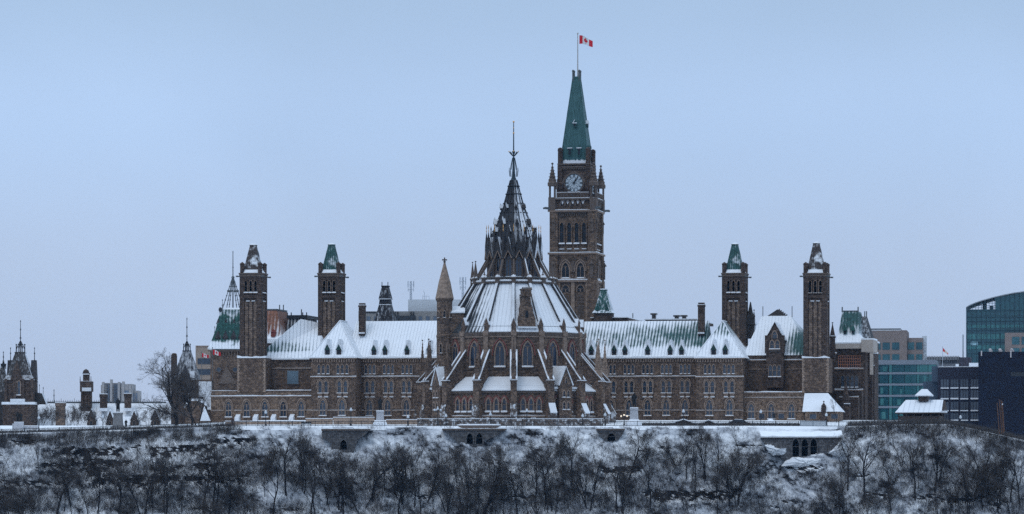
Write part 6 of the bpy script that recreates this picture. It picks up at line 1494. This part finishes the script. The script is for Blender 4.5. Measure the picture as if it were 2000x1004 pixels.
for u, v0, v1 in ((1917.5, 685, 695), (1974.5, 685, 698)): wbox(b, u-1.2, u+1.2, v0, v1, Yb-.3, .4)
for u in (1934, 1953, 1976): wbox(b, u-3.5, u+3.5, 683.5, 687, Yb+1, 1.5); b.ball((X(u, Yb), Yb+2, Z(683, Yb)), .4, 8)
b.build('roof_vent', plain('snowy_vent', (.45, .42, .42)), t)
# curved glass tower
Yb = 1300.0; kk = K*Yb
t, T = at_root('curved_glass_tower', 'green glass tower with a rising curved roof at the right edge', 'building', 1960, 720, Yb)
curve = [(1888, 600), (1893, 596.5), (1905, 591.5), (1920, 586.5), (1940, 581), (1960, 576.5), (1980, 572.5), (2000, 570), (2030, 567), (2060, 566)]
dg = glassmat('dark_teal_glass', (.006, .034, .052), (.014, .070, .085), .12, .6)
b = MB(T); b.prism([(X(1889, Yb), Z(730, Yb)), (X(2060, Yb), Z(730, Yb)), (X(2060, Yb), Z(567, Yb)), (X(2000, Yb), Z(571, Yb)), (X(1944, Yb), Z(581, Yb)), (X(1944, Yb), Z(604, Yb)), (X(1889, Yb), Z(604, Yb))], Yb, Yb+25); b.build('curtain_wall', dg, t)
b = MB(T); b.prism([(X(u, Yb), Z(v-.9, Yb)) for u, v in curve]+[(X(u, Yb), Z(v+.9, Yb)) for u, v in curve[::-1]], Yb-.8, Yb+25); b.build('roof', plain('pale_roof_edge', (.22, .24, .26)), t)
b = MB(T); b.box(X(1887.3, Yb), X(1889.2, Yb), Yb-.3, Yb+1, Z(725, Yb), Z(599, Yb))
for u in (1894, 1900, 1906, 1911, 1917.5, 1924, 1932, 1938, 1943): wbox(b, u-.45, u+.45, lerp_tab(curve, u), 605, Yb, .5)
for v in (592, 597, 601): 
    ul_ = next((u for u in range(1889, 1945) if lerp_tab(curve, u) < v), 1944); wbox(b, ul_, 1944, v-.4, v+.4, Yb+.05, .4)
b.build('crown_frame', plain('teal_crown_frame', (.05, .09, .11)), t)
b = MB(T); wbox(b, 1917, 1925, lerp_tab(curve, 1921)+1, 605, Yb+3, 3); wbox(b, 1931, 1938, 597, 605, Yb+3, 3); b.build('plant_room', M['iron'], t)
for v0, v1, mm in ((634, 640, tl2), (652, 662, tl2), (674, 682, tl2), (610, 616, tl)):
    b = MB(T); uu = 1890
    while uu < 2055:
        w_ = rw.choice((4, 7, 13)); wbox(b, uu, uu+w_-1.2, v0+rw.uniform(0, 1), v1, Yb-.12, .2); uu += w_
    b.build('floor_band', mm, t)
b = MB(T)
for j in range(19): u = 1889+j*9.2; wbox(b, u, u+.9, 606 if u < 1945 else lerp_tab(curve, u)+2, 730, Yb-.18, .2)
for v in (606, 619, 627, 645, 668, 690): wbox(b, 1889, 2060, v, v+1, Yb-.16, .2)
b.build('mullion', plain('dark_teal_mullion', (.012, .04, .055)), t)
b = MB(T); wbox(b, 1896.5, 1910, 667, 674, Yb-.14, .2); b.build('blind', plain('pale_blind', (.22, .36, .40)), t)
b = MB(T); wbox(b, 1965, 2060, 650, 730, Yb-3, 2.8); b.build('stone_frame', pk, t)
for v0, v1 in ((658, 673), (680, 700)):
    for u0 in (1979, 1997.5, 2016): 
        b = MB(T); wbox(b, u0, u0+14.5, v0, v1, Yb-3.15, .3); b.build('window', tg, t)
for o in list(COL.objects):
    if o.get('category') == 'building' and o.location.x > 80 and o.type == 'EMPTY': o.rotation_euler.z = -rad(7.5)
# summer house
Yg = 852.0; kk = K*Yg; t = thing('summer_house', 'small open pavilion with a snowy roof and a little raised cupola', 'pavilion', (X(1799, Yg), Yg, Z(822, Yg)), -rad(16)); zz = lambda v: Z(v, Yg)-t.location.z
b = MB(); b.add([(-5.0,-3.4,zz(806)),(4.9,-3.4,zz(806)),(4.9,3.4,zz(806)),(-5.0,3.4,zz(806)),(-3.3,0,zz(781)),(4.75,0,zz(781))], [(0,1,5,4),(1,2,5),(2,3,4,5),(3,0,4),(0,3,2,1)]); b.build('roof', roofmat('pavilion_snow_roof', (.05, .05, .055), 0, 40, [(0, .95), (1, .95)], nz=.5, stripe=.25, seam=.3, period=1.1), t)
b = MB(); b.box(-5.0, 4.9, -3.45, 3.4, zz(808.2), zz(806)-.01); b.prismx([(-2.6, zz(805)), (2.6, zz(805)), (0, zz(783))], 4.35, 5.2); b.build('gable', M['wood'], t)
s = MB(); s.box(4.8, 5.9, -3.8, -1.6, zz(806.5), zz(803)); s.build('eave_snow', M['snow'], t)
for i in range(6):
    for yy in (-2.9, 2.9): b = MB(); b.box(-4.4+i*1.72, -4.4+i*1.72+.24, yy-.12, yy+.12, -1.5, zz(807)); b.build('post', M['wood'], t)
b = MB(); 
for yy in (-2.9, 2.9): b.box(-4.4, 4.4, yy-.05, yy+.05, .1, 1.0)
for xx in (-4.3, 4.3): b.box(xx-.05, xx+.05, -2.9, 2.9, .1, 1.0)
b.box(-4.2, 4.2, 1.8, 2.6, -1, zz(808)); b.build('railing', M['wood'], t)
b = MB(); b.rloft(.6, 0, [(1.0, 1.0, zz(784)), (1.1, 1.1, zz(772))]); b.build('cupola', M['wood'], t)
s = MB(); s.add([(-2.0,-1.8,zz(772)),(2.2,-1.8,zz(772)),(2.2,1.8,zz(772)),(-2.0,1.8,zz(772)),(-.6,0,zz(760)),(.9,0,zz(760)),(-2.0,-1.8,zz(774)),(2.2,-1.8,zz(774)),(2.2,1.8,zz(774)),(-2.0,1.8,zz(774))], [(0,1,5,4),(1,2,5),(2,3,4,5),(3,0,4),(0,6,7,1),(1,7,8,2),(2,8,9,3),(3,9,6,0),(6,9,8,7)]); o = s.build('cupola_roof', M['snow'], t); o.scale = (.82, .82, 1); o.location = (.6, 0, 0)
# rusty leaning poles
Yq = 836.0; t = thing('pole_sculpture', 'cluster of tall rusty poles on the slope at the right edge', 'sculpture', (X(1954, Yq), Yq, Z(846, Yq))); kk = K*Yq
rust = plain('rusty_steel', (.16, .085, .055), .8, .3, 1.5)
for u0, v0, u1, v1 in ((1952, 843, 1947.5, 787), (1957, 842, 1951.5, 780), (1960, 840, 1955, 781), (1961.5, 838, 1957.5, 784)):
    b = MB(); b.tube(((u0-1954)*kk, 0, (846-v0)*kk-.6), ((u1-1954)*kk, 0, (846-v1)*kk), .1, .09, 8); b.build('pole', rust, t)
s = MB(); s.box((1957-1954)*kk, (1959-1954)*kk, -.1, .1, (846-791)*kk, (846-788)*kk); s.build('snow', M['snow'], t)

# ------------------------------------------------------------------ monuments, people, lamps, fences on the terrace
def figure(name, H, mat_, parent=None, pose='stand', coat=True):
    """one continuous skinned body, H metres tall"""
    s = H/1.78
    J = {'pel': (0, 0, .96), 'wst': (0, 0, 1.12), 'chs': (0, -.01, 1.36), 'nck': (0, 0, 1.52), 'hd0': (0, -.02, 1.60), 'hd1': (0, -.03, 1.70), 'hd2': (0, -.02, 1.76),
         'lh': (-.10, 0, .92), 'lk': (-.11, -.03, .50), 'la': (-.12, .02, .08), 'lt': (-.13, -.16, .04), 'rh': (.10, 0, .92), 'rk': (.12, -.08, .50), 'ra': (.13, -.06, .08), 'rt': (.15, -.24, .04),
         'ls': (-.20, 0, 1.43), 'le': (-.27, .03, 1.16), 'lw': (-.25, -.06, .93), 'lf': (-.24, -.09, .82), 'rs': (.20, 0, 1.43), 're': (.28, -.02, 1.16), 'rw': (.20, -.22, 1.06), 'rf': (.16, -.30, 1.08)}
    rr_ = {'pel': .15, 'wst': .135, 'chs': .165, 'nck': .06, 'hd0': .085, 'hd1': .098, 'hd2': .06, 'lh': .10, 'lk': .075, 'la': .05, 'lt': .035, 'rh': .10, 'rk': .075, 'ra': .05, 'rt': .035, 'ls': .075, 'le': .055, 'lw': .038, 'lf': .035, 'rs': .075, 're': .055, 'rw': .038, 'rf': .035}
    if coat:
        rr_.update(pel=.22, chs=.20, lh=.17, rh=.17, lk=.15, rk=.15, wst=.18, ls=.11, rs=.11, le=.085, re=.085, la=.08, ra=.08)
    ed = [('pel', 'wst'), ('wst', 'chs'), ('chs', 'nck'), ('nck', 'hd0'), ('hd0', 'hd1'), ('hd1', 'hd2'), ('pel', 'lh'), ('lh', 'lk'), ('lk', 'la'), ('la', 'lt'), ('pel', 'rh'), ('rh', 'rk'), ('rk', 'ra'), ('ra', 'rt'), ('chs', 'ls'), ('ls', 'le'), ('le', 'lw'), ('lw', 'lf'), ('chs', 'rs'), ('rs', 're'), ('re', 'rw'), ('rw', 'rf')]
    ks = list(J); me = bpy.data.meshes.new(name); me.from_pydata([tuple(c*s for c in J[k]) for k in ks], [(ks.index(a), ks.index(b)) for a, b in ed], []); me.update()
    o = link(name, me, mat_, parent); o.modifiers.new('skin', 'SKIN'); me.skin_vertices or None
    for i, k in enumerate(ks): me.skin_vertices[0].data[i].radius = (rr_[k]*s, rr_[k]*s*.85)
    me.skin_vertices[0].data[0].use_root = True
    o.modifiers.new('sub', 'SUBSURF').levels = 1; o.modifiers[-1].render_levels = 1
    return o
granite = plain('pale_granite', (.42, .42, .44), .8, .1, 1.5); granite_d = plain('grey_granite', (.17, .165, .165), .8, .15, 1.5)
def monument(label, u, v_top, v_ped, v_base, Y, pw, gran, side=False, snow_base=True, rz=0.0):
    t, T = at_root('monument', label, 'monument', u, v_base, Y, rz, 'bronze figure monuments on the lawn'); k = K*Y
    hp = (v_base-v_ped)*k; w = pw*k/2; b = MB()
    b.rloft(0, 0, [(w*1.5, w*1.5, -1), (w*1.5, w*1.5, hp*.12), (w*1.15, w*1.15, hp*.16), (w*.95, w*.95, hp*.86), (w*1.08, w*1.08, hp*.9), (w*1.08, w*1.08, hp)]); ped = b.build('pedestal', gran, t)
    s = MB(); s.rloft(0, 0, [(w*1.1, w*1.1, hp+.003), (w*1.0, w*1.0, hp+.14)]); s.build('pedestal_snow', M['snow'], ped)
    if snow_base: s = MB(); s.rloft(0, 0, [(w*2.1, w*2.1, -1), (w*1.9, w*1.9, hp*.1), (w*1.2, w*1.3, hp*.3), (w*.8, w*.7, hp*.32)]); s.build('base_snow', M['snow'], ped)
    f = figure('figure', (v_ped-v_top)*k, M['bronze'], t); f.location = (0, 0, hp-.02)
    if side: f = figure('figure', 17*k, M['bronze'], t); f.location = (w*1.5+.35, -.3, .1)
    return t
monument('bronze standing figure on a pale pedestal left of the library stair turret', 742.5, 776.5, 803, 829, 846, 14, granite)
monument('bronze standing figure on a snowy grey pedestal right of the library', 1238.5, 767, 797, 829, 845, 15, granite)
monument('bronze standing figure on a granite pedestal with a second figure at its foot', 230.5, 777, 806, 837, 862, 17, granite_d, True, False)
t, T = at_root('monument', 'dark bronze pair of figures beside a pale curved stone bench', 'monument', 50, 843, 862, 0, 'bronze figure monuments on the lawn'); k = K*862
b = MB(); n = 16
for i in range(n):
    a0, a1 = pi*1.0*i/n, pi*1.0*(i+1)/n; r = 26*k
    b.plate([(-r*math.cos(a0), r*.5*math.sin(a0)), (-r*math.cos(a1), r*.5*math.sin(a1)), (-(r-.5)*math.cos(a1), (r*.5-.5)*math.sin(a1)), (-(r-.5)*math.cos(a0), (r*.5-.5)*math.sin(a0))], -1, 16*k if i < 6 else 11*k)
b.box(-22*k, -4*k, -.6, .6, -1, 18*k); b.build('stone_bench', granite, t)
for i, (dx, h) in enumerate(((-15*k, 22*k), (-9*k, 20*k))): f = figure('figure', h, M['bronze'], t); f.location = (dx, -.1, 18*k-.02)
s = MB(); s.box(-22*k, -4*k, -.55, .55, 18*k+.003, 18*k+.12); s.build('bench_snow', M['snow'], t)
f = figure('statue', 14*K*870, M['bronze']); f.location = (X(1512, 870), 870, Z(819.5, 870)); tag(f, 'small dark standing statue before the low right annex windows', 'statue')
s = MB()
for q in range(1): s.lathe(0, 0, [(1.7, -.8), (1.5, .1), (.9, .8), (.3, 1.15), (.05, 1.2)], 10)
o = s.build('snow_pile', M['snow'], uv=False); o.location = (X(1505, 868), 868, Z(829, 868)); o['kind'] = 'structure'
f = figure('person', 1.75, plain('dark_coat', (.05, .03, .03)), None, coat=True); f.location = (X(454.5, 846), 846, Z(832.5, 846)); tag(f, 'person in a dark coat standing at the left end of the iron fence', 'person')
# street lamps
glob = plain('white_globe', (.62, .66, .7), .4, .05, 3)
lit = bpy.data.materials.new('lit_globe'); lit.use_nodes = True; lb_ = lit.node_tree.nodes['Principled BSDF']; lb_.inputs['Base Color'].default_value = (.9, .8, .65, 1); lb_.inputs['Emission Color'].default_value = (1, .78, .5, 1); lb_.inputs['Emission Strength'].default_value = .6
def lamp(label, u, vt, vb, Y, heads=1, m=glob):
    t, T = at_root('street_lamp', label, 'street lamp', u, vb, Y, 0, 'black post lamps with white globes on the terrace'); k = K*Y; h = (vb-vt)*k
    b = MB(); b.lathe(0, 0, [(.2, -.6), (.2, .35), (.12, .45), (.085, .9), (.065, h-.75), (.15, h-.7), (.15, h-.62)], 8)
    if heads > 1: b.box(-.6, .6, -.05, .05, h-.95, h-.86)
    b.build('post', M['iron'], t)
    for i in range(heads):
        x = 0 if heads == 1 else (i-(heads-1)/2)*.62; z = h-.38 if heads == 1 or i == 1 else h-.62
        g_ = MB(); g_.ball((x, 0, z), (.30 if m is not lit else .2) if heads == 1 else (.25 if m is not lit else .19), 10); g_.build('globe', m, t)
    c = MB(); c.lathe(0, 0, [(.16, h-.1), (.2, h-.06), (.02, h+.12)], 8); c.build('cap', M['snow_ledge'] if m is not lit else M['iron'], t)
for u, vt, vb, Y, hd, lab in ((519, 802, 832, 843, 1, 'third arch of the low left annex'), (685.5, 797, 832, 842, 1, 'left pavilion of the long building'), (797, 811, 832, 843, 1, 'third ground window of the left wing'), (855, 795, 832, 843, 3, 'foot of the conical stair turret'), (871, 809, 832, 843, 1, 'first library windows, right of the triple lamp'), (958, 806, 832, 842, 1, 'middle window trio of the library'),
                              (1029, 799, 832, 842, 1, 'library windows just right of the central buttress'), (1138, 809, 832, 842, 1, 'snowy buttress foot at the right of the library'), (1182, 807, 832, 842, 1, 'rightmost library buttress'), (1335, 800, 832, 843, 1, 'right wing at its last ground window'), (1486, 801, 833, 845, 1, 'low right annex'), (76, 813, 843, 846, 1, 'stone bench at the far left'), (201, 811, 840, 846, 1, 'snowy roof left of the granite pedestal'), (1614, 807, 831, 848, 1, 'small snowy hipped house'), (1876, 812, 832, 845, 1, 'dark office block right of the summer house')):
    lamp(f'black {"triple" if hd == 3 else "single"} globe lamp before the {lab}', u, vt, vb, Y, hd)
lamp('lit lamp with three warm globes left of the snowy grey pedestal', 1219, 807, 832, 846, 3, lit)
# iron fence along the crest
def fence(name, label, u0, u1, Y, v0, v1, m, step=.30, cat='fence', rad_=.045, post=2.4):
    x0, x1 = X(u0, Y), X(u1, Y); t = thing(name, label, cat, ((x0+x1)/2, Y, Z((v0+v1)/2, Y)-(1.0))); h = (VH*0+(v1-v0))*K*Y
    z0 = -.4; 
    zb = lambda x: crest_z(x)-t.location.z if False else (crest_z(x)-t.location.z)
    b = MB(); n = int((x1-x0)/step)
    for i in range(n):
        x = x0+(i+.5)*(x1-x0)/n; z = zb(x); b.box(x-t.location.x-rad_/2, x-t.location.x+rad_/2, -rad_/2, rad_/2, z-.2, z+h)
    b.build('picket', m, t, uv=False, fix=False)
    b = MB(); n = int((x1-x0)/post)
    for i in range(n):
        xa, xb = x0+i*(x1-x0)/n, x0+(i+1)*(x1-x0)/n
        for f in (.12, .9): b.tube((xa-t.location.x, 0, zb(xa)+h*f), (xb-t.location.x, 0, zb(xb)+h*f), .045, .045, 4)
    b.build('rail', m, t, uv=False)
    for i in range(n+1):
        x = x0+i*(x1-x0)/n; z = zb(x); b = MB(); b.box(-.06, .06, -.06, .06, -.3, h*1.05); o = b.build('post', m, t, uv=False); o.location = (x-t.location.x, 0, z)
    return t
fence('iron_fence', 'long black iron fence along the snowy terrace edge', 436, 1560, 840.5, 821, 831, M['iron'])
fence('iron_fence', 'black iron fence sloping down at the far left terrace edge', -20, 434, 840.5, 831, 839.5, M['iron'], .28)
fence('barrier_fence', 'grey panel fence before the small snowy hipped house', 1563, 1613, 842, 819.5, 831, plain('grey_barrier', (.22, .25, .28)), .1, 'fence', .075)
fence('iron_fence', 'black iron fence right of the grey panel fence', 1615, 2010, 840.5, 821, 831, M['iron'], .28)
# low walls behind the fence
for u0, u1, vt, Y, lab, m in ((440, 592, 823, 852, 'low tan wall before the arched windows of the left annex', 'stone_light'), (597, 650, 818, 853, 'low tan wall before the left pavilion, first section', 'stone_light'), (651, 731, 815.5, 853, 'low tan wall with snow on top left of the bronze statue', 'stone_light'), (754, 818, 820, 853, 'low tan wall between the statue and the library', 'stone_light'), (815, 1178, 818.5, 843.2, 'snow dusted rubble wall along the foot of the library', 'stone_dusted')):
    x0, x1 = X(u0, Y), X(u1, Y); b = MB(); zt = Z(vt, Y); b.box(0, x1-x0, 0, .6, -3, zt-Z(835, Y)); o = b.build('low_wall', M[m], uv=True); o.location = (x0, Y, Z(835, Y)); tag(o, lab, 'wall', 'low walls behind the terrace fence')
    s = MB(); s.box(-.05, x1-x0+.05, -.05, .65, zt-Z(835, Y)+.003, zt-Z(835, Y)+.14); s.build('wall_snow', M['snow_ledge'], o)
# round bastion on the terrace before the library
Y = 838.5; b = MB(); t = thing('bastion', 'low round stone lookout above the double arched wall', 'lookout', (X(935.5, Y), Y, Z(836, Y))); k = K*Y
def ell(r, z): return [(r*42*k*math.cos(2*pi*i/40), r*2.2*math.sin(2*pi*i/40), z) for i in range(40)]
b.loft([ell(.9, -1.5), ell(1.0, .25), ell(1.0, .55)]); b.build('parapet', M['trim_dark'], t)
s = MB(); s.loft([ell(1.02, .553), ell(1.0, .75), ell(.8, .82)]); s.build('snow_cover', M['snow'], t)
# low snow-edged shelters and a dark car behind the fence
for u0, u1, vt, Y, lab in ((1312, 1358, 817.5, 846, 'low dark shelter with a snow edged gable left of the dark car'), (1370, 1398, 819, 847, 'smaller low dark shelter with a snow edged gable beside the dark car')):
    x0, x1 = X(u0, Y), X(u1, Y); w_ = x1-x0; t = thing('shelter', lab, 'shelter', ((x0+x1)/2, Y, Z(833, Y)), 0, 'low shelters behind the fence'); h = (833-vt)*K*Y
    b = MB(); b.prism([(-w_*.48, -.5), (w_*.48, -.5), (w_*.48, h*.45), (0, h*.92), (-w_*.48, h*.45)], 0, 3); b.build('wall', M['wood'], t)
    s = MB()
    for e in (-1, 1): s.add([(0,-.3,h),(e*w_*.52,-.3,h*.46),(e*w_*.52,3.2,h*.46),(0,3.2,h),(0,-.3,h*.88),(e*w_*.5,-.3,h*.36),(e*w_*.5,3.2,h*.36),(0,3.2,h*.88)], [(0,1,2,3),(4,7,6,5),(0,4,5,1),(1,5,6,2),(2,6,7,3),(3,7,4,0)])
    s.build('roof_snow', M['snow'], t)
def car(label, u, v, Y):
    t, T = at_root('parked_car', label, 'car', u, v, Y); b = MB()
    pr = [(-2.2, .35), (2.2, .35), (2.25, .75), (1.5, .95), (.8, 1.42), (-1.1, 1.45), (-1.9, 1.0), (-2.25, .9)]
    b.prism(pr, -.85, .85); b.build('body', plain('dark_car_paint', (.012, .014, .018), .35, .1, 1, 0, .5), t)
    g_ = MB(); g_.prism([(-1.55, .98), (1.25, .98), (.75, 1.35), (-1.05, 1.38)], -.87, .87); g_.build('side_glass', M['glass'], t)
    for x in (-1.35, 1.35):
        for y in (-.78, .78):
            w_ = MB(Matrix.Translation((x, y, .33)) @ Matrix.Rotation(pi/2, 4, 'X')); w_.lathe(0, 0, [(.1, -.12), (.33, -.11), (.33, .11), (.1, .12)], 14); w_.build('wheel', M['iron'], t)
    for y in (-.62, .62): l = MB(); l.box(2.2, 2.28, y-.16, y+.16, .72, .9); l.build('tail_light', RED, t)
    s = MB(); s.prism([(-1.05, 1.455), (.75, 1.43), (.6, 1.56), (-1.0, 1.57)], -.7, .7); s.build('roof_snow', M['snow'], t)
car('dark parked car behind the fence right of the low shelters', 1444, 833, 848)
b = MB(); t = thing('bench', 'long dark bench by the fence left of the tan walls', 'bench', (X(598, 842), 842, Z(833, 842))); 
b.box(-1.1, 1.1, -.25, .25, .42, .5); b.box(-1.1, 1.1, .2, .28, .5, .95); b.build('seat', M['iron'], t)
for x in (-.95, .95): l = MB(); l.box(x-.06, x+.06, -.25, .25, -.3, .42); l.build('leg', M['iron'], t)
s = MB(); s.box(-1.0, 1.0, -.22, .18, .503, .6); s.build('seat_snow', M['snow'], t)
# clipped dark hedge before the summer house
rb = random.Random(8); B = MB()
for _ in range(9000):
    u = rb.uniform(1655, 2010); Y = rb.uniform(842, 846); x = X(u, Y); p = Vector((x, Y, crest_z(x)-.2)); stem(p+Vector((0, 0, rb.uniform(0, .9))), Vector((rb.gauss(0, .5), rb.gauss(0, .5), 1)), rb.uniform(.5, .9), .03)
h = B.build('hedge', twigm, uv=False, fix=False); tag(h, 'dense dark leafless hedge along the crest below the summer house', 'hedge')
B = MB()
for _ in range(7500):
    u = rb.uniform(-20, 452); Y = rb.uniform(841.5, 844); x = X(u, Y); p = Vector((x, Y, crest_z(x)-.2)); stem(p+Vector((0, 0, rb.uniform(0, .5))), Vector((rb.gauss(0, .5), rb.gauss(0, .5), 1)), rb.uniform(.4, .8), .03)
h = B.build('hedge', reedm, uv=False, fix=False); tag(h, 'low dark leafless hedge along the crest before the snowy roofed block', 'hedge')
B = MB()
for _ in range(8500):
    u = rb.uniform(1243, 1562); Y = rb.uniform(845, 847.5); x = X(u, Y); p = Vector((x, Y, crest_z(x)-.1)); stem(p+Vector((0, 0, rb.uniform(0, .6))), Vector((rb.gauss(0, .5), rb.gauss(0, .5), 1)), rb.uniform(.4, .7), .03)
h = B.build('hedge', twigm, uv=False, fix=False); tag(h, 'low dark hedge behind the fence before the green streaked wing', 'hedge')

# ------------------------------------------------------------------ winter air between the eye and the far bank
b = MB(); b.box(-2600, 2600, -600, 4100, -36, 130); hz = b.build('haze', [], uv=False); tag(hz, kind='stuff')
hm_ = bpy.data.materials.new('winter_air'); hm_.use_nodes = True; t_ = hm_.node_tree; t_.nodes.clear()
o_ = t_.nodes.new('ShaderNodeOutputMaterial'); pv = t_.nodes.new('ShaderNodeVolumePrincipled'); pv.inputs['Color'].default_value = (.30, .60, 1.0, 1); pv.inputs['Density'].default_value = 2.8e-5
pv.inputs['Anisotropy'].default_value = 0.0
t_.links.new(pv.outputs[0], o_.inputs['Volume']); hz.data.materials.append(hm_)
